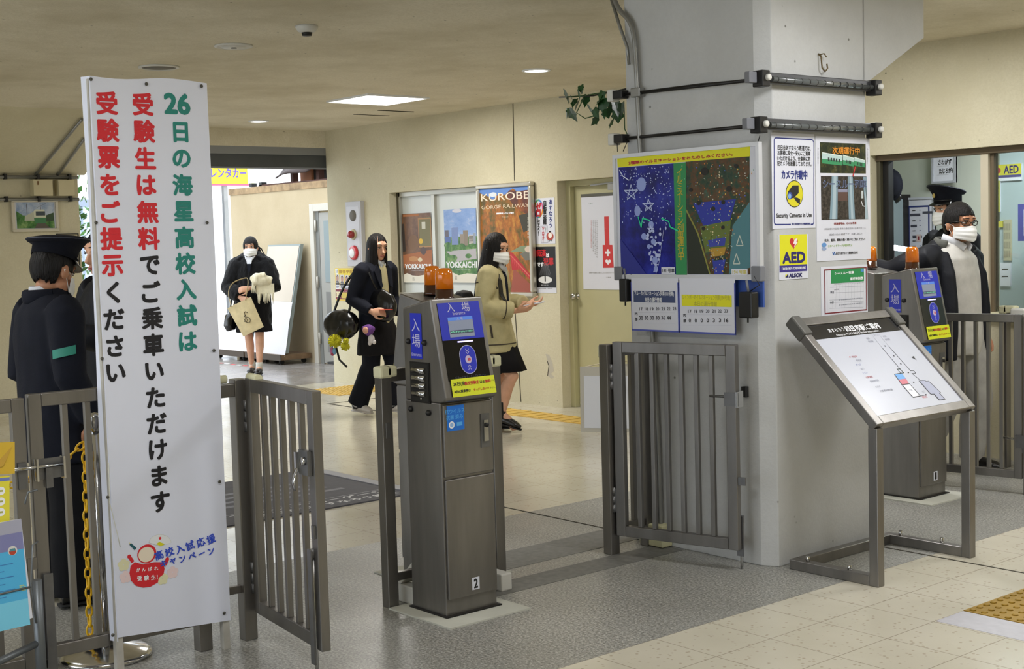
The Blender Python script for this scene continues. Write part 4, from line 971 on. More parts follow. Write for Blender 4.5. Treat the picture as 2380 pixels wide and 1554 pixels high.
b = MB(); b.tube(round_off([P_(1425, -30), P_(1427, 0), P_(1440, 25), P_(1462, 45), P_(1473, 75), P_(1478, 130), P_(1487, 340), P_(1508, 640), P_(1528, 960), P_(1537, 1256)]), .012, GALV, 12); b.build('pipe', t)
b = MB(); b.tube([P_(1420, -5), P_(1440, 60), P_(1458, 110), P_(1462, 150)], .008, GALV, 10); b.build('branch_pipe', t)
b = MB(); c = P_(1482, 215); b.box(c + V((-.03, -.02, -.022)), c + V((.03, .02, .022)), GALV); b.build('saddle', t, .004)
t = thing('junction_box', 'cream junction box on the floor against the pillar foot', 'box', (-4.57, 4.585, 0)); b = MB(); b.box((0, 0, .004), (.155, .07, .11), M('cream_box', '#c4c09a', .6, var=.1, vs=9)); b.build('case', t, .006)
b = MB(); b.box((.02, .0, .14), (.06, .05, .165), GALV); b.build('pipe_clip', t)
t = thing('wall_hook', 'small bent metal hook on the pillar capital', 'hook', (-3.80, 5.03, 2.25)); b = MB(); b.tube([(.004, -.015, .035), (.02, -.018, .02), (.024, -.016, -.03), (.028, .0, -.045), (.028, .018, -.03), (.026, .016, -.01)], .0035, M('rusty_wire', '#6a5a3c', .6, .5), 8); b.tube([(.004, -.012, .03), (.02, .004, .036), (.026, .014, .02)], .003, MATS['rusty_wire'], 8); b.build('hook', t)
t = thing('door_stop', 'small black rubber buffer on the left face of the pillar', 'buffer', (-3.775, 4.60, .62)); 
p = onY(1731, 910, 4.645); t.location = p; b = MB(); b.box((-.012, -.012, -.024), (.014, .012, .024), RUBBER); b.build('block', t, .002)
IVY = M('ivy_leaf', '#1f4a20', .45, var=.35, vs=30); STEM = M('ivy_stem', '#3c5a30', .6)
t = thing('ivy_garland', 'green ivy garland hanging from the rod left of the pillar', 'ivy', (-4.75, 4.78, 2.15)); o = V(t.location); P_ = lambda x, y, Y=4.80: onY(x, y, Y) - o
b = MB(); paths = [[P_(1450, 210), P_(1400, 215), P_(1360, 222), P_(1318, 225)], [P_(1360, 220), P_(1340, 262), P_(1360, 275), P_(1385, 268), P_(1400, 240)], [P_(1440, 235), P_(1430, 260), P_(1422, 290)], [P_(1450, 235), P_(1452, 300), P_(1458, 312)]]
for p in paths: b.tube(p, .003, STEM, 6)
b.tube([P_(1462, 205, 4.70), P_(1380, 222), P_(1300, 226, 4.9)], .004, DARKM, 6); b.build('vine', t)
b = MB(); rr = random.Random(5)
def leafm(c, s, rot):
    out = [(0, -.40), (.20, -.46), (.44, -.36), (.41, -.10), (.54, .10), (.30, .22), (.0, .62), (-.30, .22), (-.54, .10), (-.41, -.10), (-.44, -.36), (-.20, -.46)]
    R_ = Matrix.Rotation(rot, 3, 'Y') @ Matrix.Rotation(rr.uniform(-.5, .5), 3, 'X') @ Matrix.Rotation(rr.uniform(-.5, .5), 3, 'Z')
    face = Matrix((RGT, V((0, 0, 1)), -FWD)).transposed()
    vs = [c + face @ (R_ @ V((x * s, -z * s, .12 * s * (abs(x) - .2)))) for x, z in out] + [c]
    b.add(vs, [(i, (i + 1) % 12, 12) for i in range(12)], IVY)
for x, y, s in ((1318, 225, .075), (1335, 238, .05), (1330, 265, .072), (1318, 262, .05), (1345, 220, .05), (1353, 210, .045), (1372, 255, .06), (1392, 232, .075), (1402, 245, .07), (1385, 262, .05), (1420, 245, .07), (1432, 250, .075), (1444, 252, .06), (1436, 268, .06), (1383, 280, .05), (1422, 285, .055), (1412, 262, .05), (1350, 205, .04), (1362, 232, .06), (1340, 248, .06), (1425, 232, .05), (1398, 222, .05), (1405, 265, .04), (1330, 232, .05)):
    leafm(P_(x, y, 4.80 + rr.uniform(-.05, .05)), s * 1.12, rr.uniform(-2.6, 2.6) + PI)
b.build('foliage', t)

# ------------------------------------------------------------------ station map stand
t = thing('map_stand', 'steel stand with a tilted station map beside the pillar', 'map stand', (-3.72, 4.70, 0)); w = .045
Y0, Y1 = 4.715, 5.415; o = V(t.location)
for Y in (Y0, Y1):
    b = MB(); b.box(V((-3.325, Y - w / 2, 0)) - o, V((-3.28, Y + w / 2, .668)) - o, STEEL); b.build('leg', t, .003)
    b = MB(); b.box(V((-3.745, Y - w / 2, 0)) - o, V((-3.325, Y + w / 2, w)) - o, STEEL); b.build('foot', t, .003)
    for x in (-3.66, -3.44):
        b = MB(); b.tube([V((x, Y, w)) - o, V((x, Y, w + .022)) - o], .009, CHROME, 10); b.build('foot_bolt', t)
b = MB(); b.box(V((-3.745, Y0 + w / 2, 0)) - o, V((-3.70, Y1 - w / 2, w)) - o, STEEL); b.build('back_crossbar', t, .003)
A = V((-3.29, Y0, .672)); B_ = V((-3.725, Y0, 1.10)); sl = (B_ - A); SLL = sl.length; sld = sl.normalized(); pn = V((0, 1, 0)).cross(sld) * 1.0
if pn.z < 0: pn = -pn
PWD = Y1 - Y0
b = MB()
b.obox(A - o + V((0, -w / 2, 0)) - pn * .02, sld * SLL, V((0, w, 0)), pn * .04, STEEL); b.obox(A - o + V((0, PWD - w / 2, 0)) - pn * .02, sld * SLL, V((0, w, 0)), pn * .04, STEEL)
b.obox(A - o + V((0, w / 2, 0)) - pn * .02, sld * w, V((0, PWD - w, 0)), pn * .04, STEEL); b.obox(A - o + V((0, w / 2, 0)) - pn * .02 + sld * (SLL - w), sld * w, V((0, PWD - w, 0)), pn * .04, STEEL); b.build('map_frame', t, .004)
for y in (-w / 2 - .006, PWD - w / 2 - .006):
    b = MB(); b.obox(A - o + V((0, y, 0)) - pn * .026 + sld * (SLL - .10), sld * .108, V((0, w + .012, 0)), pn * .056, M('dark_corner_clip', '#5d5c58', .5, .3)); b.build('corner_clip', t, .008)
PNL = M('map_panel_white', '#c6cad8', .25, coat=.3)
b = MB(); b.obox(A - o + V((0, w / 2, 0)) + sld * w - pn * .008, sld * (SLL - 2 * w), V((0, PWD - w, 0)), pn * .02, PNL); mp = b.build('map_panel', t)
b = MB(); mw_, mh_ = PWD - w, SLL - 2 * w
S = QS(b, A - o + V((0, w / 2, 0)) + sld * w + pn * .0125, (0, 1, 0), sld, pn).quad4((185, 215), (1275, 120), (2095, 1145), (1060, 1335), mw_, mh_)
S.rect(0, mh_ * .845, mw_, mh_, flat('#0d0d10', .25), 1)
def TC(txt, x, y, size, m_, bold=0.0): c = S.c(x, y); S.textc(txt, c[0], c[1], size, m_, 2, bold)
TC('あすなろう', 572, 268, .024, WHITE, .0005); TC('四日市駅ご案内', 895, 238, .037, WHITE, .0012); TC('Asunarou YOKKAICHI Station Information', 835, 308, .018, WHITE, .0002)
LK = flat('#2b2b30'); LG = flat('#8d90a0')
S.LN([(1010, 335), (1135, 500)], .0012, LG); S.LN([(1135, 500), (1385, 812)], .003, LK); S.LN([(1100, 330), (1225, 490)], .0012, LG); S.LN([(1225, 490), (1465, 775)], .003, LK)
for x, y in ((1172, 478), (1274, 602), (1356, 700), (1443, 808), (1502, 926)): S.E(x, y, 9, 8, LK, 2, 10)
S.LN([(1465, 785), (1512, 782), (1535, 815), (1490, 820)], .003, LK); S.LN([(1490, 820), (1585, 900)], .003, LK)
S.LN([(1310, 765), (1345, 762), (1388, 812), (1350, 815), (1310, 765)], .003, flat('#20342c'), 2)
S.PL([(1275, 830), (1365, 820), (1410, 882), (1318, 893)], flat('#6fa8e4'), 2); S.PL([(1318, 893), (1410, 882), (1445, 945), (1360, 955)], flat('#d27a88'), 2); S.LN([(1350, 815), (1272, 828), (1360, 957)], .003, LK, 3)
S.LN([(1360, 957), (1450, 945), (1572, 1090), (1485, 1108), (1360, 957)], .004, LK, 3); S.PL([(1365, 960), (1448, 948), (1565, 1088), (1488, 1104)], flat('#e6e8f0'), 2)
S.PL([(1565, 908), (1640, 898), (1655, 912), (1690, 908), (1830, 1050), (1815, 1058), (1880, 1130), (1800, 1142), (1740, 1070), (1700, 1072)], LK, 2); S.PL([(1575, 912), (1638, 904), (1652, 918), (1686, 914), (1818, 1048), (1803, 1058), (1866, 1126), (1804, 1136), (1745, 1064), (1704, 1066)], flat('#a9adc4'), 3)
S.LN([(1572, 1090), (1640, 1078)], .002, LK); S.PL([(1630, 1070), (1650, 1066), (1645, 1088)], LK, 2); TC('改札口', 1625, 1102, .013, RED)
S.PL([(1495, 618), (1530, 604), (1530, 622), (1558, 655)], LK, 2)
for x, y, x1, m_, tx in ((735, 612, 752, RED, '●'), (760, 598, 830, flat('#b04a50'), '現在地'), (800, 645, 895, LG, '駅長室'), (812, 698, 875, flat('#5560a8'), 'きっぷ'), (850, 750, 930, LG, '出口'), (890, 800, 955, flat('#5560a8'), 'トイレ'), (930, 852, 1010, flat('#b04a50'), '公衆電話'), (970, 898, 1095, LG, '自動販売機'), (1020, 970, 1125, LG, 'のりば'), (1065, 1015, 1275, flat('#6d7080'), '内部 西日野方面'), (935, 372, 985, LG, '内部'), (965, 412, 1030, LG, '西日野'), (1145, 350, 1195, LG, '内部'), (1175, 390, 1240, LG, '西日野'), (1040, 330, 1085, LG, 'ホーム'), (1440, 1015, 1478, LG, '店舗'), (1640, 975, 1740, flat('#6d7080'), '駅ビル'), (1600, 1030, 1630, LG, '出口')):
    if tx == '●': S.E(742, 610, 8, 8, RED, 2, 10)
    else: TC(tx, (x + x1) / 2, y + 8, .0125, m_)
b.build('map_print', t)
# ------------------------------------------------------------------ back wall fittings
ALU = M('aluminium_frame', '#b9b7ad', .4, .5); FROST = M('frosted_pane', '#cdd2cf', .35, coat=.2); DFR = M('dark_bronze_frame', '#55513f', .5, .3)
t = thing('wall_window', 'wide frosted window with posters in the back wall', 'window', (-10.18, YB, 0)); t['kind'] = 'structure'; t.name = 'window_1'
o = V(t.location); x0, z0, x1, z1 = WIN; yw = YB + .12
b = MB()
for a, c in (((x0, yw - .03, z0), (x0 + .05, yw + .05, z1)), ((x1 - .05, yw - .03, z0), (x1, yw + .05, z1)), ((x0, yw - .03, z1 - .045), (x1, yw + .05, z1)), ((x0, yw - .04, z0), (x1, yw + .05, z0 + .05))): b.box(V(a) - o, V(c) - o, ALU if a[2] > 1 else ALU)
b.box(V((x0, yw - .035, z0)) - o, V((x0 + .03, yw - .028, z1)) - o, DFR); b.build('window_frame', t, .002)
mx = onY(1013, 520, yw).x
b = MB(); b.box(V((mx - .03, yw - .028, z0 + .05)) - o, V((mx + .02, yw + .03, z1 - .045)) - o, ALU); b.build('mullion', t, .002)
for a, c in ((x0 + .05, mx - .03), (mx + .02, x1 - .05)):
    b = MB(); b.box(V((a, yw + .005, z0 + .05)) - o, V((c, yw + .02, z1 - .045)) - o, FROST); b.build('pane', t)
def wall_poster(name, label, cat, crop, q, draw, y=YB - .001, mat=None, th=.002):
    X0, Y0_, sc = crop; pts = [onY(X0 + p[0] / sc, Y0_ + p[1] / sc, y) for p in q]
    xa = (pts[0].x + pts[3].x) / 2; xb = (pts[1].x + pts[2].x) / 2; za = (pts[2].z + pts[3].z) / 2; zb = (pts[0].z + pts[1].z) / 2
    return poster(name, label, cat, (xa, y, za), UX, xb - xa, zb - za, q, draw, mat, th)
C2 = (900, 440, 6.473)
BRN = photo('print_brown_room', [(.3, '#3c2a1e'), (.5, '#6b4a34'), (.7, '#8f6a4a')], 4); WV = flat('#e4e0d4')
def d_y1(S):
    S.PL([(228, 370), (655, 348), (690, 1395), (248, 1405)], BRN, 1); S.PL([(240, 990), (675, 900), (688, 1150), (245, 1180)], flat('#a8663c'), 2); S.PL([(480, 430), (660, 410), (670, 860), (500, 880)], flat('#7b7552'), 2); S.frame(*S.c(482, 870), *S.c(660, 425), .01, flat('#b98a5c'), 3)
    S.PL([(230, 520), (262, 515), (285, 930), (240, 945)], flat('#2c1f18'), 2); S.R(525, 490, 582, 590, flat('#d4d2c4'), 3); S.E(512, 776, 32, 40, flat('#e0b93c'), 3)
    S.E(400, 1045, 70, 40, flat('#c08a58'), 3); S.E(500, 1055, 34, 32, flat('#ded0b0'), 4); S.E(550, 920, 40, 60, flat('#5c4a48'), 3); S.E(400, 800, 80, 120, flat('#7a5a40'), 2); S.R(250, 380, 480, 400, flat('#b06c38'), 2)
    S.T('YOKKAICHI', 270, 1118, 660, 1198, WHITE, 5, .0035); S.T('nostalgic and typical plan', 372, 1212, 560, 1228, WHITE, 5)
    S.PL([(246, 1290), (300, 1262), (380, 1295), (470, 1300), (560, 1280), (690, 1290), (690, 1395), (248, 1405)], WV, 4); S.T('四', 385, 1325, 412, 1375, flat('#4a3c34'), 5)
wall_poster('tourism_poster', 'brown tourism poster in the left window pane', 'poster', C2, ((228, 370), (655, 348), (690, 1395), (248, 1405)), d_y1, y=yw - .012)
SKY = photo('print_sky', [(.35, '#6f93d0'), (.55, '#8fabdc'), (.7, '#cfd6e6')], 3, (1, 1, 2)); GRN = photo('print_greenery', [(.35, '#2f5a2c'), (.5, '#4f8040'), (.65, '#8aa868'), (.8, '#c4c8b4')], 12)
def d_y2(S):
    S.PL([(855, 300), (1345, 285), (1360, 1400), (880, 1400)], GRN, 1); S.PL([(855, 300), (1345, 285), (1350, 700), (865, 720)], SKY, 2); S.PL([(890, 930), (1340, 890), (1345, 1040), (1060, 1080)], flat('#b9b6bc'), 2)
    for x, y, w2, y2, c in ((870, 610, 65, 800, '#6d6a78'), (870, 710, 90, 800, '#5d74b0'), (975, 572, 105, 830, '#7f93c4'), (1150, 615, 75, 840, '#8f8478'), (1105, 670, 60, 840, '#9a8f84'), (1235, 690, 65, 820, '#c9c4be'), (1300, 660, 40, 820, '#9aa4b4')): S.R(x, y, x + w2, y2, flat(c), 3)
    for q in range(6): S.R(1238, 700 + q * 18, 1298, 707 + q * 18, flat('#4a4644'), 4)
    for x, y, r in ((920, 840, 60), (1290, 850, 50), (1225, 1000, 45), (1000, 1030, 60), (960, 900, 40), (1130, 850, 50)): S.E(x, y, r, r * .8, GRN, 4)
    S.E(1060, 320, 70, 30, flat('#d4d4e0'), 3); S.T('YOKKAICHI', 895, 1085, 1345, 1175, WHITE, 5, .0035); S.T('people and green city', 1040, 1190, 1250, 1206, WHITE, 5)
    S.PL([(882, 1250), (990, 1250), (1080, 1290), (1200, 1260), (1358, 1270), (1360, 1400), (880, 1400)], WV, 4); S.T('四', 1025, 1300, 1050, 1355, flat('#4a3c34'), 5)
wall_poster('tourism_poster', 'green and blue city tourism poster in the right window pane', 'poster', C2, ((855, 300), (1345, 285), (1360, 1400), (880, 1400)), d_y2, y=yw - .012)
# framed mountain railway poster standing proud of the wall
C1 = (1100, 410, 5.359); kq = ((38, 112), (712, 52), (745, 1500), (60, 1560))
yk = YB - .06; pts = [onY(1100 + p[0] / 5.359, 410 + p[1] / 5.359, yk) for p in kq]
kx0, kx1 = (pts[0].x + pts[3].x) / 2, (pts[1].x + pts[2].x) / 2; kz1 = (pts[0].z + pts[1].z) / 2; kz0 = pts[2].z
t = thing('poster_frame', 'tall silver framed autumn mountain railway poster beside the window', 'poster', (kx0, yk, kz0)); kw, kh = kx1 - kx0, kz1 - kz0
b = MB(); f = .04
for a, c in (((0, 0), (kw, f)), ((0, kh - f), (kw, kh)), ((0, f), (f, kh - f)), ((kw - f, f), (kw, kh - f))): b.box((a[0], -.004, a[1]), (c[0], .05, c[1]), M('silver_frame', '#c4bfb2', .3, .6))
b.build('frame', t, .012, 3); b = MB(); b.box((.01, .02, .01), (kw - .01, .055, kh - .01), DARKM); b.build('back_box', t)
AUT = photo('print_autumn', [(.3, '#4a3a24'), (.42, '#6b5a2c'), (.52, '#a0602c'), (.62, '#b8863c'), (.75, '#7a7a3c')], 9, (1, 1, .6)); MTN = photo('print_mountain', [(.3, '#3a3040'), (.5, '#6b4030'), (.7, '#9a5a34')], 7)
b = MB(); S = QS(b, V((f, .018, f)), UX, (0, 0, 1), (0, -1, 0)).quad4((62, 140), (665, 100), (700, 1470), (80, 1500), kw - 2 * f, kh - 2 * f)
S.rect(0, 0, kw - 2 * f, kh - 2 * f, AUT, 0); S.PL([(62, 140), (665, 100), (668, 190), (560, 200), (470, 130), (380, 210), (300, 200), (230, 280), (160, 230), (62, 190)], flat('#5f86c8'), 1); S.E(230, 210, 45, 30, flat('#d4dce6'), 2)
S.PL([(380, 210), (440, 150), (520, 170), (665, 150), (675, 480), (560, 420), (470, 330)], MTN, 1); S.PL([(540, 480), (690, 440), (690, 650), (600, 700)], flat('#3c3a30'), 1); S.PL([(430, 960), (560, 880), (695, 860), (695, 1000), (560, 950)], flat('#7c8a6c'), 2); S.E(660, 915, 45, 40, flat('#c8b4a4'), 3)
S.PL([(560, 980), (700, 900), (700, 1050), (620, 1060)], flat('#6b6a62'), 2); S.PL([(430, 960), (470, 970), (700, 1260), (700, 1330), (560, 1180), (460, 1200)], flat('#b02a30'), 4); S.LN([(440, 1000), (700, 1290)], .012, flat('#d06a60'), 5); S.PL([(480, 1170), (700, 1380), (700, 1500), (440, 1500)], flat('#9a5040'), 3)
for i in range(9): S.LN([(450 + i * 26, 990 + i * 33), (470 + i * 24, 1110 + i * 22)], .006, flat('#c8484a'), 5)
S.T('KUROBE', 80, 165, 668, 300, flat('#ecdcc8'), 6, .0006); S.T('GORGE RAILWAY', 82, 322, 668, 405, flat('#e0cdb0'), 6); S.T('黒部峡谷トロッコ電車', 270, 435, 485, 470, WHITE, 6, .001); S.T('Pleasure', 340, 492, 418, 508, flat('#d8c8a8'), 6)
S.VT('富山県黒部市', 660, 520, 760, .03, flat('#d8d0c0'), 6); b.build('print', t)
def d_bik(S):
    RBW = ('#d88a2c', '#5aa860', '#4a86c8', '#c85a90'); 
    for i in range(24):
        a, c = 2 * PI * i / 24, 2 * PI * (i + 1.2) / 24; S.LN([(815 + 52 * math.cos(a), 400 + 105 * math.sin(a)), (815 + 52 * math.cos(c), 400 + 105 * math.sin(c))], .016, flat(RBW[(i // 3) % 4]), 1)
    S.VT('ゼロ', 815, 375, 460, .075, flat('#b8242c'), 2, .005); S.VT('になろう！', 818, 530, 715, .040, INK, 2, .0014); S.VT('自転車盗難', 895, 330, 565, .048, INK, 2, .002); S.VT('あすなろう', 965, 320, 605, .050, NAVY, 2, .0016)
    S.frame(*S.c(850, 828), *S.c(930, 612), .003, flat('#9a9ab0'), 2); S.VT('ツーロック!', 876, 645, 800, .034, flat('#c04048'), 3, .0012); S.VT('盗難防止に', 908, 640, 690, .012, flat('#5c6c50'), 3)
    S.E(960, 745, 44, 52, flat('#b04a40'), 2); S.E(962, 730, 24, 34, flat('#eee6de'), 3); S.LN([(945, 685), (975, 685)], .012, INK, 3); S.LN([(945, 815), (955, 790), (985, 800)], .008, flat('#6b6a70'), 3); S.VT('四日市南警察署', 780, 700, 810, .012, flat('#55555c'), 2)
wall_poster('bicycle_notice', 'white bicycle theft notice on the back wall between poster and door', 'notice', C1, ((738, 275), (1008, 262), (1025, 832), (756, 842)), d_bik)
def d_chi(S):
    S.R(756, 878, 1035, 1378, flat('#17171a', .35), 1); RD = flat('#c8202a')
    S.T('痴漢', 785, 908, 910, 1000, RD, 2, .0016); S.T('は', 915, 955, 948, 1005, WHITE, 2, .002); S.T('犯罪', 882, 1010, 1000, 1105, RD, 2, .0016); S.T('です', 800, 1070, 878, 1120, WHITE, 2, .003)
    S.E(900, 1285, 86, 44, flat('#e0e0e0'), 2); S.R(890, 1180, 908, 1305, INK, 3)
    for i in range(11): x = 830 + i * 14; S.LN([(870 + i * 6, 1080), (x, 1230)], .0022, flat('#8a8a90'), 3)
    S.T('絶対にゆるさない', 852, 1343, 945, 1362, WHITE, 3); S.T('三重県鉄道警察 三重県警察', 810, 1385, 990, 1400, flat('#4a4a50'), 3)
wall_poster('warning_notice', 'black warning notice with red lettering below the bicycle notice', 'notice', C1, ((756, 880), (1026, 872), (1038, 1445), (770, 1452)), d_chi)
# emergency call panel
C3 = (770, 450, 5.76)
def P3(x, y, Y): return onY(770 + x / 5.76, 450 + y / 5.76, Y)
ye = YB - .05; a = P3(187, 112, ye); c = P3(430, 970, ye)
t = thing('call_panel', 'grey emergency call panel with red lamp and red button', 'call panel', (a.x, ye, c.z)); w_, h_ = c.x - a.x - .015, a.z - c.z; o = V(t.location)
b = MB(); b.box((0, 0, 0), (w_, .05, h_), M('panel_grey_paint', '#b5b5ba', .45)); b.build('case', t, .004); b = MB(); b.box((.02, -.003, .06), (w_ - .03, .001, h_ - .05), M('panel_front', '#c0c0c6', .4)); b.build('cover', t, .002)
cx = w_ * .5
def lz(y): return P3(300, y, ye).z - c.z
S = MB(); S.lathe([(.058, 0), (.058, .006), (.001, .006)], (cx, -.003, lz(293)), M('speaker_mesh', '#6b675f', .8), 24, axis=(0, -1, 0)); S.build('speaker_grille', t)
REDL = M('red_lens', '#8e0f18', .15, coat=.7); REDB = M('red_button_ring', '#c01c28', .3, coat=.5)
S = MB(); S.lathe([(.055, 0), (.052, .015), (.001, .015)], (cx, -.003, lz(545)), flat('#b9b390'), 22, axis=(0, -1, 0)); lo = S.build('lamp_base', t); S = MB(); S.lathe([(.04, .015), (.038, .05), (.024, .068), (.001, .072)], (cx, -.003, lz(545)), REDL, 20, axis=(0, -1, 0)); S.build('red_lamp', lo)
S = MB(); S.lathe([(.078, 0), (.075, .018), (.055, .024), (.001, .024)], (cx, -.003, lz(790)), REDB, 26, axis=(0, -1, 0)); lo = S.build('button_ring', t); S = MB(); S.lathe([(.05, .025), (.045, .03), (.001, .032)], (cx - .01, -.003, lz(795)), WHITE, 22, axis=(0, -1, 0)); S.build('push_button', lo)
def d_wan(S):
    S.R(52, 1010, 300, 1080, flat('#e0c93c'), 1); S.R(60, 1015, 100, 1075, WHITE, 2); S.T('重要', 64, 1020, 96, 1070, INK, 3); S.T('指名手配', 108, 1012, 296, 1068, flat('#b08a10'), 3, .003)
    for i in range(4):
        x = 62 + i * 62; S.R(x, 1088, x + 52, 1200, flat('#c9c4c0'), 2); S.E(x + 26, 1145, 17, 40, flat('#b08a78'), 3, 14); S.PL([(x + 8, 1125), (x + 26, 1092), (x + 44, 1125), (x + 26, 1112)], INK, 4); S.PL([(x + 4, 1200), (x + 12, 1175), (x + 40, 1175), (x + 48, 1200)], flat('#5a5a60'), 3)
        S.R(x, 1206, x + 52, 1226, INK, 2); S.R(x, 1232, x + 52, 1280, PAPER, 2); S.R(x + 6, 1244, x + 46, 1250, INK, 3); S.R(x + 6, 1262, x + 40, 1267, INK, 3)
    S.R(60, 1292, 300, 1400, flat('#7c2838'), 2); S.R(68, 1325, 128, 1392, flat('#d8d0a8'), 3); S.R(138, 1325, 240, 1392, flat('#c4b04a'), 3); S.T('見かけたら110番', 66, 1298, 296, 1318, WHITE, 3); S.T('110', 74, 1335, 122, 1385, flat('#7c2838'), 4)
wall_poster('wanted_notice', 'yellow police wanted notice under the emergency panel at the wall corner', 'notice', C3, ((52, 1005), (300, 985), (312, 1420), (62, 1450)), d_wan, mat=flat('#d8b84a'))
# steel door in its recess
t = thing('door_1', 'cream steel door in a recess of the back wall', 'door', (DOOR[0], YB, 0)); t['kind'] = 'structure'; o = V(t.location)
yd = YB + .15; dx0, dx1 = DOOR[0], DOOR[2]
b = MB(); b.box((0, .10, 0), (.055, .22, 1.98), DOORM); b.box((dx1 - dx0 - .055, .10, 0), (dx1 - dx0, .22, 1.98), DOORM); b.box((.055, .10, 1.93), (dx1 - dx0 - .055, .22, 1.98), DOORM); b.build('door_frame', t, .003)
b = MB(); b.box((.058, .15, .012), (dx1 - dx0 - .058, .19, 1.928), DOORM); dl = b.build('door_leaf', t, .002)
kp = onY(1342, 688, yd) - o
b = MB(); b.lathe([(.03, 0), (.028, .006), (.012, .012), (.011, .03), (.026, .038), (.03, .055), (.022, .068), (.001, .07)], kp, CHROME, 20, axis=(0, -1, 0)); b.build('knob', dl)
b = MB(); p = onY(1424, 433, yd - .03) - o; b.box(p + V((-.03, -.03, -.03)), p + V((.2, .02, .03)), GALV); b.bar(p + V((-.25, -.02, .02)), p + V((.1, -.03, .035)), .012, .012, GALV); b.build('door_closer', dl)
def d_tag(S):
    RD = flat('#cc3434'); S.R(1340, 222, 1840, 232, flat('#55544c'), 1)
    S.LN([(1665, 495), (1668, 640), (1675, 850)], .055, RD, 1); S.PL([(1618, 850), (1738, 848), (1755, 1130), (1622, 1135)], RD, 2); S.R(1652, 930, 1712, 958, WHITE, 3); S.R(1670, 902, 1694, 988, WHITE, 3)
    hp = []
    for i in range(32):
        a = 2 * PI * i / 32; hp.append((1686 + 2.1 * 16 * math.sin(a) ** 3, 1060 - 2.5 * (13 * math.cos(a) - 5 * math.cos(2 * a) - 2 * math.cos(3 * a) - math.cos(4 * a))))
    S.PL(hp, WHITE, 3)
    for i, x in enumerate((1475, 1500, 1525, 1548)): S.VT('ヘルプマークをつけた方には思いやりを', x, 545, 880 + 40 * i, .016, flat('#6d6a66') if i else flat('#c06058'), 2)
    S.T('援助や配慮を必要としている方のマークです', 1450, 1185, 1790, 1210, flat('#8a8680'), 2); S.T('三重県', 1660, 1245, 1720, 1262, flat('#8a8680'), 2); S.T('三重県', 1440, 330, 1495, 342, flat('#6a8a80'), 2)
wall_poster('help_notice', 'white notice with a red hanging tag picture on the cream door', 'notice', C1, ((1345, 235), (1845, 205), (1870, 1405), (1375, 1410)), d_tag, y=yd - .002)
# white folding board on the floor before the door
t = thing('folding_board', 'white folding board with grey edges on the floor before the cream door', 'board', (-7.5, 7.0, 0)); BRD = M('grey_tape_edge', '#b5b2a8', .6); SHT = M('white_wrap_sheet', '#cfd2da', .4, bmp=.08, bs=8)
def aboard(p0, p1, lean, nm):
    d = V(p1) - V(p0); u = d.normalized(); L = d.length; n = V((u.y, -u.x, 0)); v = (V((0, 0, 1)) + n * lean).normalized(); h = .50; o = V(t.location); q = V(p0) - o
    b = MB(); b.obox(q, u * L, v * h, n * .012, BRD); pn_ = b.build(nm, t); b = MB(); b.obox(q + u * .03 + v * .03 + n * .0125, u * (L - .06), v * (h - .10), n * .002, SHT); b.build('sheet', pn_)
aboard((-7.56, 6.98, 0), (-7.08, 7.30, 0), -.05, 'panel'); aboard((-7.64, 7.30, 0), (-7.18, 7.60, 0), .10, 'panel')
b = MB(); b.tube([onY(1360, 852, 7.05) - V(t.location), onY(1405, 843, 7.3) - V(t.location), onY(1470, 838, 7.5) - V(t.location)], .004, flat('#cfc6ae'), 6); b.build('cord', t)

# ------------------------------------------------------------------ left wall: picture, boxes, conduits
XW = XL + .002
t = thing('framed_picture', 'framed painting of a green train on the left wall', 'picture', (XW, 4.445, 1.685)); pw, ph = .435, .30
b = MB()
for a, c in (((0, 0), (pw, .028)), ((0, ph - .028), (pw, ph)), ((0, .028), (.028, ph - .028)), ((pw - .028, .028), (pw, ph - .028))): b.box((0, a[0], a[1]), (.03, c[0], c[1]), M('pale_picture_frame', '#c9c2b0', .4))
b.build('frame', t, .004); b = MB(); S = QS(b, V((.012, 0, 0)), UY, (0, 0, 1), (1, 0, 0)).quad4((75, 245), (398, 240), (388, 480), (75, 480), pw, ph)
S.R(85, 255, 392, 470, PAPER, 0); S.R(108, 268, 362, 455, photo('print_pale_sky', [(.35, '#7f94b8'), (.6, '#b9c4d4')], 9), 1); S.PL([(108, 330), (150, 360), (230, 365), (300, 400), (362, 400), (362, 455), (108, 455)], GRN, 2); S.PL([(310, 360), (362, 340), (362, 400), (300, 410)], flat('#2f4a2c'), 3)
S.PL([(225, 330), (240, 318), (300, 318), (308, 375), (305, 420), (228, 420)], flat('#d0d2bc'), 3); S.PL([(225, 378), (308, 378), (304, 420), (228, 420)], flat('#3c7a4c'), 4); S.R(240, 332, 303, 362, flat('#39444c'), 4); S.PL([(165, 365), (225, 335), (228, 400), (160, 400)], flat('#b9bca8'), 3)
S.LN([(180, 275), (180, 360)], .004, flat('#4a3c34'), 3); S.LN([(275, 270), (275, 318)], .004, flat('#4a3c34'), 3); S.LN([(250, 305), (325, 268)], .002, flat('#4a4440'), 3); S.PL([(225, 455), (245, 420), (300, 420), (330, 455)], flat('#5a5248'), 3); b.build('painting', t)
for y0, y1_, lb in ((4.63, 4.81, 'cream junction box with a scuff above the framed picture'), (4.865, 5.02, 'plain cream junction box right of the scuffed one on the left wall')):
    t = thing('junction_box', lb, 'box', (XW, y0, 2.012)); b = MB(); b.box((0, 0, 0), (.10, y1_ - y0, .15), M('cream_wall_box', '#c9bf9c', .55)); b.build('case', t, .004)
    if 'scuff' in lb and 'plain' not in lb: b = MB(); b.box((.1, .035, .10), (.102, .05, .135), M('rust_scuff', '#7a5c3c', .8)); b.build('scuff', t)
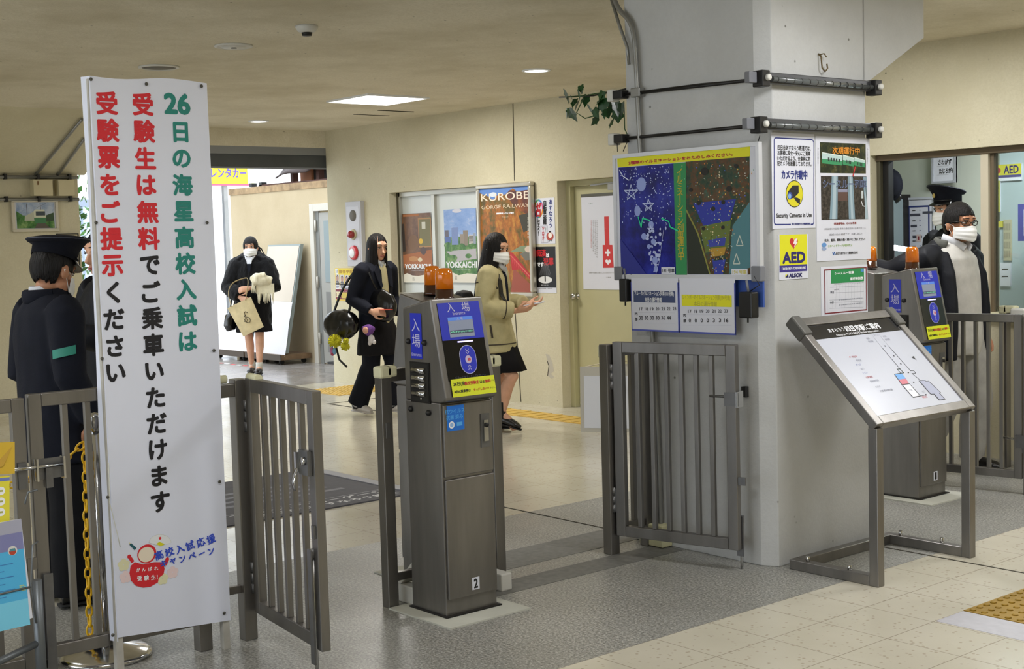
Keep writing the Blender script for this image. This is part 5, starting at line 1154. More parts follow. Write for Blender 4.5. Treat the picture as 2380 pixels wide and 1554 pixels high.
for z, lb in ((2.19, 'upper horizontal conduit on the left wall'), (1.985, 'lower horizontal conduit behind the framed picture')):
    t = thing('conduit_pipe', lb, 'pipe', (XW, 2.5, z)); b = MB(); b.tube([(.03, 0, 0), (.03, 2.58, -.004)], .016, GALV, 10); b.build('pipe', t)
    for y in (1.3, 1.9, 2.2, 2.5): b = MB(); b.box((0, y - .012, -.025), (.05, y + .012, .025), DARKM); b.build('saddle', t)
for (xa, ya), (xb, yb), lb in (((190, 272), (90, 400), 'conduit slanting down the soffit left of the banner'), ((195, 318), (140, 402), 'shorter conduit slanting down the soffit beside the banner')):
    sn = V((.495, 0, -1.19)).normalized(); p0 = onP(xa, ya, (XL, 0, 2.21), sn); p1 = onP(xb, yb - 8, (XL, 0, 2.21), sn)
    t = thing('conduit_pipe', lb, 'pipe', p1); b = MB(); off = sn * .02; b.tube([p0 - p1 + off, off, V((XW, p1.y, 2.19)) - p1 + V((.03, 0, .02))], .013, GALV, 10); b.build('pipe', t)
t = thing('wall_notice', 'pale notice frame on the left wall below the conduits', 'notice', (XW, 4.86, 1.30)); b = MB(); b.box((0, 0, 0), (.012, .20, .36), M('pale_notice', '#b9ad8a', .6)); b.box((0, -.006, .354), (.016, .206, .362), DARKM); b.box((0, .196, 0), (.016, .206, .36), DARKM); b.build('paper', t)
# ------------------------------------------------------------------ people
from mathutils import noise as mnoise
def baked(mb, name, parent, mat, voxel=.008, smooth=3, wr=0.0, wf=9.0, extra=None, wdir=None):
    me = mb.mesh(name + '_src'); o = bpy.data.objects.new(name + '_src', me)
    r = o.modifiers.new('r', 'REMESH'); r.mode = 'VOXEL'; r.voxel_size = voxel; r.adaptivity = 0
    if smooth:
        s = o.modifiers.new('s', 'SMOOTH'); s.factor = .5; s.iterations = smooth
    dg = scratch(o); me2 = bpy.data.meshes.new_from_object(o.evaluated_get(dg))
    bpy.data.objects.remove(o); bpy.data.meshes.remove(me)
    if wr:
        ns = [v.normal.copy() for v in me2.vertices]; out = []
        for v, n_ in zip(me2.vertices, ns):
            c = v.co.copy(); k = mnoise.noise(V((c.x * wf, c.y * wf, c.z * wf * .45))) + .5 * mnoise.noise(V((c.x * wf * 2.3, c.y * wf * 2.3, c.z * wf)))
            out += list(c + n_ * (wr * k))
        me2.vertices.foreach_set('co', out); me2.update()
    me2.materials.clear(); me2.materials.append(mat)
    for p in me2.polygons: p.use_smooth = True; p.material_index = 0
    if extra:                                  # eyes, brows, lips: appended to the same mesh
        n0 = len(me2.vertices); vs = [tuple(v.co) for v in me2.vertices] + list(extra.v)
        fs = [tuple(p.vertices) for p in me2.polygons]; k0 = len(fs)
        fs += [tuple(i + n0 for i in f) for f in extra.f]; me3 = bpy.data.meshes.new(name); me3.from_pydata(vs, [], fs)
        me3.materials.append(mat)
        for m in extra.mats: me3.materials.append(m)
        mi = [0] * k0 + [1 + i for i in extra.m]; me3.polygons.foreach_set('material_index', mi); me3.polygons.foreach_set('use_smooth', [True] * len(fs)); me3.update()
        bpy.data.meshes.remove(me2); me2 = me3
    me2.name = name; ob = bpy.data.objects.new(name, me2); COL.objects.link(ob); ob.parent = parent; return ob
def skinm(name, col):
    if name in MATS: return MATS[name]
    m = M(name, col, .5, var=.08, vs=20); b = m.node_tree.nodes['Principled BSDF']; b.inputs['Subsurface Weight'].default_value = .08
    b.inputs['Subsurface Radius'].default_value = (.01, .004, .002); return m
SKIN = skinm('skin', '#d3a184'); SKINM = skinm('skin_tan', '#b98363')
def hairm():
    m, nt, b = base('black_hair'); vec = coords(nt, (60, 60, 3)); f = noise(nt, vec, 3, 3)
    nt.links.new(ramp(nt, f, [(.3, '#0a0909'), (.7, '#1d1918')]), b.inputs['Base Color']); b.inputs['Roughness'].default_value = .5
    b.inputs['Specular IOR Level'].default_value = .25; bump(nt, b, f, .9, .01); return m
HAIR = hairm()
EYEW = flat('#d9d4cf', .3); EYEI = flat('#1a1310', .15); BROW = flat('#1c1613', .8); LIP = flat('#b0685c', .5); MASK = M('mask_fabric', '#e6e6e4', .75, bmp=.05, bs=120)
GOLD = flat('#b9a05a', .3)
def clothm(name, col, bs=140, rough=.9, sheen=0.0, bmp=.15): return M(name, col, rough, bmp=bmp, bs=bs, var=.12, vs=14, sheen=sheen, spec=.25)
NAVYW = clothm('navy_wool', '#141722', bmp=.2); BLACKW = clothm('black_uniform_cloth', '#101115'); FLEECE = clothm('black_fleece', '#0e0e11', 60, .95, .15, .6); SKIRT = clothm('black_skirt_cloth', '#131215'); BEIGE = clothm('beige_wool_coat', '#b7ad84', 160); KNIT = clothm('cream_knit', '#c3b890', 90); DPANT = clothm('navy_trousers_cloth', '#12141d'); LGREY = clothm('pale_grey_shirt_cloth', '#b9b6b0', 200, bmp=.08); LPANT = clothm('pale_grey_trouser_cloth', '#9d9b96', 200, bmp=.08); JACK = clothm('dark_jacket_nylon', '#11131a', 60, .6); SHIRT = clothm('white_shirt_cloth', '#d6d8de', 200, bmp=.05); GCOL = clothm('grey_collar_cloth', '#5d5d58', 120)
SHOE = M('black_leather_shoe', '#0d0c0c', .3, coat=.2); SOCK = clothm('white_sock', '#d5d2c8'); SNEAK = M('white_sneaker', '#cfc9c4', .5); GLOSSB = M('glossy_black_bag', '#0c0c0e', .26, coat=.25, bmp=.1, bs=14)

class Fig:
    def __init__(s, label, pos, face, group=None, skin=None, rz_extra=0):
        a = math.atan2(face[1], face[0]) - PI / 2; s.t = thing('person', label, 'person', (pos[0], pos[1], pos[2] if len(pos) > 2 else 0), a, group)
        s.skin = skin or SKIN; s.b = MB(); s.x = MB(); s.inv = Matrix.Rotation(-a, 3, 'Z'); s.o = V(s.t.location)
    def L(s, p): return s.inv @ (V(p) - s.o)          # world -> local
    def headframe(s, c, yaw, pitch=0, roll=0):
        s.hc = V(c); s.hr = Matrix.Rotation(yaw, 3, 'Z') @ Matrix.Rotation(-pitch, 3, 'X') @ Matrix.Rotation(roll, 3, 'Y')
    def H(s, x, y, z): return s.hc + s.hr @ V((x, y, z))
    def head(s, face=True, nose=.022):
        b = s.b; r = s.hr; k = s.skin
        b.ball(s.H(0, -.008, .018), (.074, .092, .094), k, 22, 16, r); b.ball(s.H(0, .018, -.045), (.060, .068, .072), k, 20, 14, r)
        b.ball(s.H(0, .052, -.088), (.030, .030, .024), k, 14, 10, r); b.ball(s.H(0, .055, .02), (.052, .036, .05), k, 16, 10, r)
        b.tube([s.H(0, .084, .005), s.H(0, .094, -.022), s.H(0, .086 + nose * .8, -.040), s.H(0, .090, -.050)], [.008, .010, .0135, .009], k, 10)
        for q in (-1, 1):
            b.ball(s.H(.076 * q, -.010, -.018), (.012, .022, .033), k, 12, 10, r); b.ball(s.H(.034 * q, .058, -.032), (.026, .020, .026), k, 12, 8, r)
            b.ball(s.H(.045 * q, .020, -.070), (.026, .04, .03), k, 12, 8, r); b.tube([s.H(.012 * q, .086, .026), s.H(.045 * q, .078, .028)], .010, k, 8)
        if face:
            x = s.x
            for q in (-1, 1):
                x.ball(s.H(.031 * q, .0775, .0005), (.0150, .0120, .0052), EYEW, 14, 8, r); x.ball(s.H(.031 * q, .0865, .000), (.0064, .0048, .0052), EYEI, 12, 8, r)
                x.tube([s.H(.014 * q, .091, .0055), s.H(.030 * q, .0915, .0098), s.H(.047 * q, .082, .004)], [.0014, .0022, .0014], EYEI, 6)
                x.tube([s.H(.014 * q, .0955, .026), s.H(.032 * q, .091, .0285), s.H(.051 * q, .078, .0255)], [.0024, .0028, .0014], BROW, 6)
            x.tube([s.H(-.022, .083, -.070), s.H(0, .0945, -.068), s.H(.022, .083, -.070)], [.002, .0052, .002], LIP, 8); x.tube([s.H(-.018, .083, -.075), s.H(0, .0935, -.077), s.H(.018, .083, -.075)], [.002, .0062, .002], LIP, 8)
    def neck(s, base): s.b.tube([V(base) + V((0, -.01, -.03)), V(base) + V((0, 0, .02)), s.H(0, -.014, -.075), s.H(0, -.005, -.03)], [.062, .052, .048, .05], s.skin, 16)
    def torso(s, sc=1.0, z=(.80, .90, 1.02, 1.18, 1.28, 1.335, 1.37), lean=(0, 0, 0, 0, 0, 0, 0)):
        rr = [(.14, .09), (.145, .095), (.12, .085), (.14, .09), (.145, .08), (.11, .06), (.062, .05)]
        s.b.tube([V((0, l, q)) for q, l in zip(z, lean)], [(b_ * sc, a_ * sc) for a_, b_ in rr], s.skin, 22, ref=(0, 1, 0))
    def leg(s, hip, knee, ankle, toe, sc=1.0):
        hip, knee, ankle, toe = map(V, (hip, knee, ankle, toe)); k = s.skin; m = knee.lerp(ankle, .33)
        s.b.tube([hip, hip.lerp(knee, .4), hip.lerp(knee, .85), knee, m + V((0, -.012, 0)), knee.lerp(ankle, .7), ankle], [x * sc for x in (.082, .072, .054, .052, .051, .038, .032)], k, 16)
        s.b.ball(knee + V((0, .012, 0)), .046 * sc, k, 12, 8); d = (toe - ankle); d.z = 0; d.normalize(); h = V((ankle.x, ankle.y, toe.z))
        s.b.tube([ankle + V((0, 0, -.01)), ankle.lerp(toe, .35) + V((0, 0, -.012)), toe - d * .03, toe], [.034, .034, .032, .018], k, 12, flat_=1.0)
    def arm(s, sh, el, wr, sc=1.0):
        sh, el, wr = map(V, (sh, el, wr))
        s.b.tube([sh.lerp(el, .10), sh.lerp(el, .5), el, el.lerp(wr, .35), wr], [x * sc for x in (.044, .042, .037, .037, .026)], s.skin, 14); s.b.tube([sh.lerp(el, .15), V((sh.x * .45, sh.y, sh.z - .02))], [.036, .05], s.skin, 10); s.b.ball(el, .037 * sc, s.skin, 10, 8)
    def hand(s, wr, d, pn, curl=.5, side=1, spread=.06, thumb=.8):
        wr, d, pn = V(wr), V(d).normalized(), V(pn); pn = (pn - d * pn.dot(d)).normalized(); sd_ = d.cross(pn).normalized() * side; k = s.skin
        s.b.tube([wr - d * .012, wr + d * .02, wr + d * .055, wr + d * .088], [(.018, .024), (.0175, .034), (.016, .040), (.013, .038)], k, 14, ref=pn)
        for i, (of, ln, r_) in enumerate(((.029, .070, .0088), (.0098, .079, .0092), (-.0098, .074, .0090), (-.0285, .058, .0080))):
            p = wr + d * (.086 - abs(of) * .12) + sd_ * of; a = 0; q = [p - d * .02, p]; fd = (d + sd_ * of * spread * 14).normalized()
            for j, (f_, ca) in enumerate(((.44, .75), (.31, 1.0), (.25, .7))):
                a += curl * ca; q.append(q[-1] + (fd * math.cos(a) + pn * math.sin(a)) * (ln * f_))
            s.b.tube(q, [r_, r_, r_ * .97, r_ * .9, r_ * .74], k, 10); s.b.ball(q[-1], r_ * .74, k, 8, 6)
        b0 = wr + d * .022 + sd_ * .026; t1 = b0 + (d * .55 + sd_ * .65 + pn * .35 * thumb).normalized() * .036; t2 = t1 + (d * .85 + sd_ * .15 + pn * .55 * thumb).normalized() * .030; t3 = t2 + (d * .9 - sd_ * .2 + pn * .6 * thumb).normalized() * .022
        s.b.tube([b0 - sd_ * .012, b0, t1, t2, t3], [.013, .014, .0115, .010, .0078], k, 10); s.b.ball(t3, .0078, k, 8, 6)
    def finish(s, voxel=.0062, lab=None):
        o = baked(s.b, 'body', s.t, s.skin, voxel, 3, extra=s.x if s.x.v else None); return o
    def part(s, mb, name, mat, voxel=.011, smooth=4, wr=.004, wf=9): return baked(mb, name, s.t, mat, voxel, smooth, wr, wf)
    def mask(s):
        b = MB(); N = 18
        def fn(u, v):
            a = (u - .5) * 2 * 1.22; zt, zb = -.016 - .012 * abs(math.sin(a)), -.112 + .022 * abs(math.sin(a)); z = zb + (zt - zb) * v
            bul = .026 * math.cos(a) ** 2 * math.sin(PI * min(1, .18 + v * .75)) + .0022 * math.sin(v * 20) * math.cos(a)
            return s.H(.079 * math.sin(a), .083 * math.cos(a) + .018 * math.cos(a) + bul - .004, z)
        b.grid(N, 16, fn, MASK)
        for q in (-1, 1):
            for z in (-.022, -.088): b.tube([s.H(.073 * q, .036, z), s.H(.080 * q, .0, -.02 + (z + .05) * .5), s.H(.086 * q, -.028, -.012)], .0016, MASK, 6)
        o = b.build('face_mask', s.t); m = o.modifiers.new('t', 'SOLIDIFY'); m.thickness = .003; return o
    def hair(s, zend, short=False, r=(.084, .102, .112), c=(0, -.012, .010), fall=.0, nv=26, flare=0.0, taper=0.0):
        b = MB(); NU = 90
        def fn(u, v):
            ph = (u - .5) * 2 * PI           # 0 = front, +-pi = back
            ze = zend(ph) + (.014 * mnoise.noise(V((ph * 5.5, 1.7, 0))) + .010 * mnoise.noise(V((ph * 17, .3, 2)))) * (1.6 if zend(ph) < -.15 else .8); zc = max(ze, -.088) if short else max(ze, 0.0)
            thm = math.acos(max(-1, min(1, (zc - c[2]) / r[2]))) if ze < r[2] else 0
            L1 = thm * .1; L2 = max(0, 0.0 - ze) if ze < 0 and not short else 0; s_ = v * (L1 + L2)
            if s_ <= L1 or L2 == 0:
                th = thm * (s_ / max(L1, 1e-6)); x, y, z = r[0] * math.sin(th) * math.sin(ph), r[1] * math.sin(th) * math.cos(ph), r[2] * math.cos(th) + c[2]
            else:
                q = s_ - L1; th = thm; k = 1 + flare * q - taper * q * q; x, y, z = r[0] * math.sin(th) * math.sin(ph) * k, r[1] * math.sin(th) * math.cos(ph) * k - fall * q, 0.0 - q
            w = 1 + .022 * mnoise.noise(V((ph * 7, v * 1.5, 3.1))) + .020 * mnoise.noise(V((ph * 19, v * 1.2, 5.3))); x *= w; y *= w
            return s.H(x + c[0], y + c[1], z)
        b.grid(NU, nv, fn, HAIR); o = b.build('hair', s.t); m = o.modifiers.new('t', 'SOLIDIFY'); m.thickness = .012; m.offset = -1; return o
    def cap(s, tilt=.12, badge=True):
        r0 = s.hr; R_ = s.hr @ Matrix.Rotation(tilt, 3, 'X'); CM = clothm('cap_cloth', '#141620', 120)
        def ring(rx, ry, z, cy=0): return [(rx, ry, z, cy)]
        b = MB(); N = 32; prof = [(.086, .102, .045, 0), (.087, .103, .09, 0), (.112, .126, .118, .006), (.124, .138, .130, .008), (.120, .134, .138, .008), (.06, .07, .148, .006), (.001, .001, .150, .006)]
        vs = []
        for rx, ry, z, cy in prof:
            for k in range(N):
                a = 2 * PI * k / N; y = ry * math.sin(a); zz = z + (.035 * (y / .13) if z > .1 else 0)
                vs.append(s.hc + R_ @ V((rx * math.cos(a), y - .006 + cy, zz)))
        fs = [(i * N + k, i * N + (k + 1) % N, (i + 1) * N + (k + 1) % N, (i + 1) * N + k) for i in range(len(prof) - 1) for k in range(N)]
        b.add(vs, fs, CM, True); cp = b.build('cap', s.t); m = cp.modifiers.new('t', 'SOLIDIFY'); m.thickness = .003
        b = MB(); pts = []
        b.grid(16, 4, lambda u, v: s.hc + R_ @ V(((.087 + .01 * v) * math.sin((u - .5) * 2.5), -.006 + (.103 + .052 * v * math.cos((u - .5) * 2.2)) * math.cos((u - .5) * 2.5), .050 - .022 * v)), SHOE); vz = b.build('visor', cp); m = vz.modifiers.new('t', 'SOLIDIFY'); m.thickness = .003
        b = MB(); b.tube([s.hc + R_ @ V((.089 * math.sin(a), -.006 + .106 * math.cos(a), .058)) for a in [x * .1 - 1.2 for x in range(25)]], .004, SHOE, 6)
        b.tube([s.hc + R_ @ V((.1235 * math.cos(2 * PI * k / 28), .1375 * math.sin(2 * PI * k / 28) + .002, .1315 + .035 * math.sin(2 * PI * k / 28) * 1.02)) for k in range(29)], .0022, flat('#3c4150'), 6, caps=False)
        if badge: b.ball(s.hc + R_ @ V((0, .114, .095)), (.014, .006, .016), GOLD, 10, 8, R_)
        b.build('cap_band', cp); return cp
    def tubes(s, segs, mat, seg=18):
        b = MB()
        for pts, rad in segs: b.tube([V(p) for p in pts], rad, mat, seg)
        return b
from mathutils.bvhtree import BVHTree
def snap(o, pts, off=.002):                    # lay points on a garment; returns (point, normal)
    me = o.data; bv = BVHTree.FromPolygons([v.co for v in me.vertices], [tuple(p.vertices) for p in me.polygons]); out = []
    for p in pts:
        c, n_, i, d = bv.find_nearest(V(p)); out.append((c + n_ * off, n_))
    return out
def ribbon(b, pn, w, mat, th=.004):
    n = len(pn); vs = []
    for i, (p, n_) in enumerate(pn):
        t_ = (pn[min(i + 1, n - 1)][0] - pn[max(i - 1, 0)][0]).normalized(); sd_ = t_.cross(n_).normalized() * (w / 2)
        vs += [p - sd_, p + sd_, p + sd_ + n_ * th, p - sd_ + n_ * th]
    fs = []
    for i in range(n - 1):
        for k in range(4): fs.append((i * 4 + k, i * 4 + (k + 1) % 4, i * 4 + 4 + (k + 1) % 4, i * 4 + 4 + k))
    fs += [(3, 2, 1, 0), tuple(4 * (n - 1) + k for k in range(4))]; b.add(vs, fs, mat)
def dense(pts, n=4):
    out = []
    for a, c in zip(pts[:-1], pts[1:]): out += [V(a).lerp(V(c), k / n) for k in range(n)]
    return out + [V(pts[-1])]
def shoe(f, ankle, toe, name='shoe', mat=None, sock=None, sole=None, sneaker=False):
    ankle, toe = V(ankle), V(toe); mat = mat or SHOE; d = toe - ankle; d.z = 0; L = d.length; d.normalize(); z0 = toe.z - .022
    slope = (ankle.z - .075 - z0); heel = V((ankle.x, ankle.y, max(z0, ankle.z - .078))) - d * .045; b = MB()
    P_ = lambda q, h, up: heel.lerp(V((toe.x, toe.y, z0)) + d * .02, q) + V((0, 0, h))
    b.tube([P_(0, .034, 0), P_(.2, .042, 0), P_(.5, .040, 0), P_(.8, .030, 0), P_(1, .022, 0)], [(.032, .034), (.040, .036), (.036, .040), (.028, .042), (.014, .022)], mat, 16, ref=(0, 0, 1))
    if sneaker: b.tube([ankle + V((0, 0, -.06)), ankle + V((0, 0, .015))], [.046, .043], mat, 14)
    o = f.part(b, name, mat, .006, 3, 0)
    b = MB(); b.tube([P_(-.02, .006, 0), P_(.3, .006, 0), P_(.75, .006, 0), P_(1.02, .006, 0)], [(.008, .036), (.008, .037), (.008, .044), (.008, .022)], sole or RUBBER, 14, ref=(0, 0, 1)); b.build('sole', o)
    if sneaker:
        b = MB(); sd_ = d.cross(V((0, 0, 1)))
        for q in (-1, 1):
            pts = [P_(.10, .056, 0) + sd_ * .043 * q, P_(.20, .036, 0) + sd_ * .045 * q, P_(.36, .036, 0) + sd_ * .046 * q, P_(.58, .062, 0) + sd_ * .040 * q]
            b.tube(pts, [.005, .010, .008, .001], flat('#2a2622'), 8, flat_=.5)
        b.build('side_mark', o)
    if sock:
        b = MB(); b.tube([ankle + V((0, 0, -.04)), ankle + V((0, 0, .02)), ankle + V((0, 0, .06))], [.040, .037, .040], sock, 14); b.build('sock', f.t)
    return o

# --- station clerk with his back to the camera, left of the banner
f = Fig('person in navy station uniform and peaked cap seen from behind left of the banner', (-5.60, 2.135), (.02, 1))
f.headframe((0.005, .03, 1.425), .50, .34); f.skin = SKINM; f.head(nose=.02); f.neck((0, 0, 1.30)); f.torso(1.04, (.78, .88, 1.0, 1.14, 1.24, 1.29, 1.32))
for q, (kx, ky) in ((-1, (0, .0)), (1, (0, .02))): f.leg((.085 * q, 0, .80), (.09 * q, .02 + ky, .45), (.09 * q, 0 + ky, .085), (.10 * q, .16 + ky, .03))
shR, elR, wrR = (.205, 0, 1.235), (.245, -.01, .99), (.225, .085, .80); f.arm(shR, elR, wrR, 1.05); f.hand(wrR, (-.02, .25, -1), (-1, 0, 0), .6, -1)
shL, elL, wrL = (-.205, 0, 1.235), (-.27, -.03, .98), (-.20, .15, .88); f.arm(shL, elL, wrL, 1.05); f.hand(wrL, (.3, .8, -.2), (1, 0, -.3), .7, 1)
f.finish()
b = MB(); b.tube([V((0, 0, z)) for z in (.62, .70, .85, 1.0, 1.15, 1.24, 1.29, 1.325)], [(.135, .20), (.14, .205), (.135, .20), (.13, .195), (.135, .215), (.125, .215), (.09, .15), (.065, .08)], NAVYW, 26, ref=(0, 1, 0))
for sh, el, wr in ((shR, elR, wrR), (shL, elL, wrL)): b.tube([V(sh) + V((-.04 if sh[0] > 0 else .04, 0, .03)), V(sh), V(sh).lerp(V(el), .5), V(el), V(el).lerp(V(wr), .5), V(wr) + (V(el) - V(wr)) * .02], [.075, .078, .072, .066, .060, .052], NAVYW, 18)
ct = f.part(b, 'uniform_coat', NAVYW, .011, 5, .006, 8)
b = MB(); b.tube([V((.055 * math.cos(a), .062 * math.sin(a) - .004, 1.335 + .006 * math.sin(a))) for a in [2 * PI * k / 20 for k in range(21)]], [(.026, .007)] * 21, SHIRT, 10, caps=False, ref=(0, 0, 1)); b.build('shirt_collar', f.t)
b = MB(); b.tube([V((.076 * math.cos(a), .085 * math.sin(a) - .006, 1.315 + .004 * math.sin(a))) for a in [2 * PI * k / 24 for k in range(25)]], [(.030, .012)] * 25, NAVYW, 10, caps=False, ref=(0, 0, 1)); b.build('coat_collar', f.t)
a0 = V(shR).lerp(V(elR), .62); b = MB(); b.grid(12, 3, lambda u, v: a0 + V((.005 + .0765 * math.cos(-1.35 + 1.35 * u), .0765 * math.sin(-1.35 + 1.35 * u), -.018 + .036 * v + .02 * u)), flat('#2f8a78')); q = b.build('green_armband', f.t)
for q in (-1, 1):
    b = MB(); b.tube([V((.08 * q, 0, .80)), V((.09 * q, .02, .45)), V((.09 * q, .005, .05))], [.098, .086, .082], BLACKW, 18); f.part(b, 'trouser_leg', BLACKW, .011, 4, .004)
    shoe(f, (.09 * q, .0, .085), (.10 * q, .17, .03))
f.hair(lambda p: (.06 if abs(p) < .7 else (.0 if abs(p) < 1.35 else (-.005 if abs(p) < 1.75 else -.07))), True, r=(.080, .098, .106))
f.cap(.02); f.mask()

# --- traveller mostly hidden behind the banner
f = Fig('person in black padded jacket half hidden behind the white banner, facing the clerk', (-6.19, 2.67), (.0, -1)); f.headframe((0, .02, 1.49), .2, .05); f.head(); f.neck((0, 0, 1.36)); f.torso(1.05)
for q in (-1, 1): f.leg((.085 * q, 0, .82), (.09 * q, .02, .46), (.09 * q, 0, .085), (.10 * q, .16, .03)); shoe(f, (.09 * q, 0, .085), (.10 * q, .17, .03))
shR, elR, wrR = (.19, 0, 1.29), (.26, .06, 1.06), (.19, .26, 1.13); f.arm(shR, elR, wrR); f.hand(wrR, (-.15, .9, .25), (-.6, 0, -.8), .55, -1)
shL, elL, wrL = (-.19, 0, 1.29), (-.26, .06, 1.06), (-.16, .26, 1.12); f.arm(shL, elL, wrL); f.hand(wrL, (.2, .9, .2), (.6, 0, -.8), .55, 1); f.finish()
b = MB(); b.tube([V((0, 0, z)) for z in (.66, .78, .95, 1.1, 1.25, 1.33, 1.37)], [(.15, .21), (.155, .21), (.15, .20), (.15, .21), (.14, .21), (.10, .15), (.075, .08)], JACK, 24, ref=(0, 1, 0))
for sh, el, wr in ((shR, elR, wrR), (shL, elL, wrL)): b.tube([V(sh) + V((-.04 if sh[0] > 0 else .04, 0, .02)), sh, V(sh).lerp(V(el), .5), el, V(el).lerp(V(wr), .5), V(wr) + (V(el) - V(wr)) * .1], [.08, .082, .078, .074, .066, .05], JACK, 18)
f.part(b, 'padded_jacket', JACK, .011, 4, .008, 14)
b = MB(); b.tube([V(wrR) + (V(elR) - V(wrR)) * .12, V(wrR) + (V(elR) - V(wrR)) * .02], .036, SHIRT, 14); b.build('shirt_cuff', f.t)
for q in (-1, 1): b = MB(); b.tube([V((.08 * q, 0, .82)), V((.09 * q, .02, .46)), V((.09 * q, .005, .06))], [.098, .08, .07], DPANT, 16); f.part(b, 'trouser_leg', DPANT, .012, 4, .004)
f.hair(lambda p: (.045 if abs(p) < .8 else (-.01 if abs(p) < 1.4 else (-.015 if abs(p) < 1.8 else -.08))), True)

# --- schoolgirl walking in from the exit with a cream tote bag
f = Fig('person in fluffy black coat and white mask walking in with a cream tote bag', (-13.93, 7.73), (.76, -.65)); f.headframe((0, .02, 1.485), .02, .02); f.head(); f.neck((0, 0, 1.35)); f.torso(.93)
f.leg((-.07, 0, .80), (-.065, .03, .45), (-.06, .10, .09), (-.07, .23, .03), .95); f.leg((.07, 0, .80), (.065, .01, .45), (.06, -.07, .09), (.06, .06, .03), .95)
shR, elR, wrR = (.17, 0, 1.28), (.27, .02, 1.02), (.10, .19, .90); f.arm(shR, elR, wrR, .9); f.hand(wrR, (-.75, .45, -.25), (-.3, -.8, 0), .7, -1)
shL, elL, wrL = (-.17, 0, 1.28), (-.26, .04, 1.03), (.0, .21, 1.01); f.arm(shL, elL, wrL, .9); f.hand(wrL, (.9, .35, -.1), (0, -.9, -.3), .9, 1); f.finish()
b = MB(); b.tube([V((0, -.01, z)) for z in (.56, .66, .85, 1.05, 1.2, 1.29, 1.345, 1.37)], [(.15, .20), (.16, .21), (.15, .21), (.14, .20), (.135, .21), (.125, .20), (.10, .14), (.075, .09)], FLEECE, 24, ref=(0, 1, 0))
for sh, el, wr in ((shR, elR, wrR), (shL, elL, wrL)): b.tube([V(sh) + V((-.04 if sh[0] > 0 else .04, 0, .02)), sh, V(sh).lerp(V(el), .5), el, V(el).lerp(V(wr), .5), V(wr) + (V(el) - V(wr)) * .12], [.09, .10, .10, .10, .09, .062], FLEECE, 18)
b.tube([V((.12, -.03, 1.36)), V((.07, -.09, 1.385)), V((-.07, -.09, 1.385)), V((-.12, -.03, 1.36)), V((-.09, .06, 1.33))], .05, FLEECE, 14); b.tube([V((.12, -.03, 1.36)), V((.10, .05, 1.33))], .05, FLEECE, 12)
f.part(b, 'fluffy_coat', FLEECE, .012, 2, .008, 26)
b = MB(); b.prism([V((-.040, .112, 1.365)), V((.040, .112, 1.365)), V((.022, .132, 1.28)), V((-.022, .132, 1.28))], (0, .010, 0), SHIRT); b.prism([V((-.024, .132, 1.29)), V((.024, .132, 1.29)), V((.012, .142, 1.20)), V((-.012, .142, 1.20))], (0, .012, 0), NAVYW); b.tube([V((-.05, .07, 1.385)), V((-.03, .12, 1.34))], .014, SHIRT, 8); b.tube([V((.05, .07, 1.385)), V((.03, .12, 1.34))], .014, SHIRT, 8); b.build('shirt_collar', f.t)
b = MB(); b.tube([V((0, 0, .86)), V((0, 0, .75)), V((0, 0, .50))], [(.12, .14), (.15, .18), (.17, .215)], SKIRT, 24, ref=(0, 1, 0)); f.part(b, 'skirt', SKIRT, .011, 3, .008, 12)
shoe(f, (-.06, .10, .09), (-.07, .23, .03), sock=SOCK); shoe(f, (.06, -.07, .09), (.06, .06, .03), sock=SOCK)
f.mask(); f.hair(lambda p: (.034 if abs(p) < .72 else (-.03 if abs(p) < 1.1 else (-.035 if abs(p) < 1.8 else -.08))), True, r=(.087, .105, .114))
b = MB(); b.tube([f.H(0, -.10, .02), f.H(-.03, -.15, .0), f.H(-.06, -.17, -.06), f.H(-.09, -.16, -.13)], [.04, .038, .03, .010], HAIR, 12); b.tube([f.H(-.03, -.13, .02), f.H(-.10, -.14, -.03), f.H(-.13, -.13, -.09), f.H(-.11, -.12, -.13)], [.014, .008, .005, .002], HAIR, 8); b.build('ponytail', f.t)
FB = f
TOTE = clothm('cream_canvas', '#cdbd94', 120)
def world(f, p): return f.t.location + Matrix.Rotation(f.t.rotation_euler.z, 3, 'Z') @ V(p)
t = thing('tote_bag', 'cream canvas tote bag with a black script letter held by the walking schoolgirl', 'bag', world(f, (.03, .30, .70)), f.t.rotation_euler.z)
R_ = Matrix.Rotation(.42, 3, 'Y'); b = MB(); cr = [R_ @ V(p) for p in ((-.15, 0, .17), (.15, 0, .17), (.13, 0, -.20), (-.13, 0, -.20))]
def totef(sg):
    def fn(u, v):
        p = cr[3].lerp(cr[2], u).lerp(cr[0].lerp(cr[1], u), v); k = math.sin(PI * u) * (.25 + .75 * math.sin(PI * min(1, .1 + .75 * (1 - v)))); return p + V((0, sg * (.028 * k + .003) + .006 * mnoise.noise(V((u * 3, v * 3, sg))), 0))
    return fn
b.grid(14, 14, totef(1), TOTE); b.grid(14, 14, totef(-1), TOTE); b.build('bag', t)
b = MB(); hdl = [R_ @ V((-.08, .01, .165)), V((-.03, -.01, .29)), V((-.05, -.09, .42)), V((.02, -.10, .44)), R_ @ V((.08, .02, .165))]
hdl2 = [R_ @ V((.10, .01, .165)), V((.20, -.02, .27)), V((.16, -.06, .38)), V((.03, -.09, .43)), V((-.04, -.085, .43)), R_ @ V((-.08, .015, .16))]
hdl2 = round_off(hdl2); b.tube(hdl2, [(.003, .016)] * len(hdl2), TOTE, 8); b.build('handle', t)
b = MB(); GL = flat('#241c1c')
def gp(x, z): u = (x + .5); v = (z + .5); return totef(1)(u, v) + V((0, .004, 0))
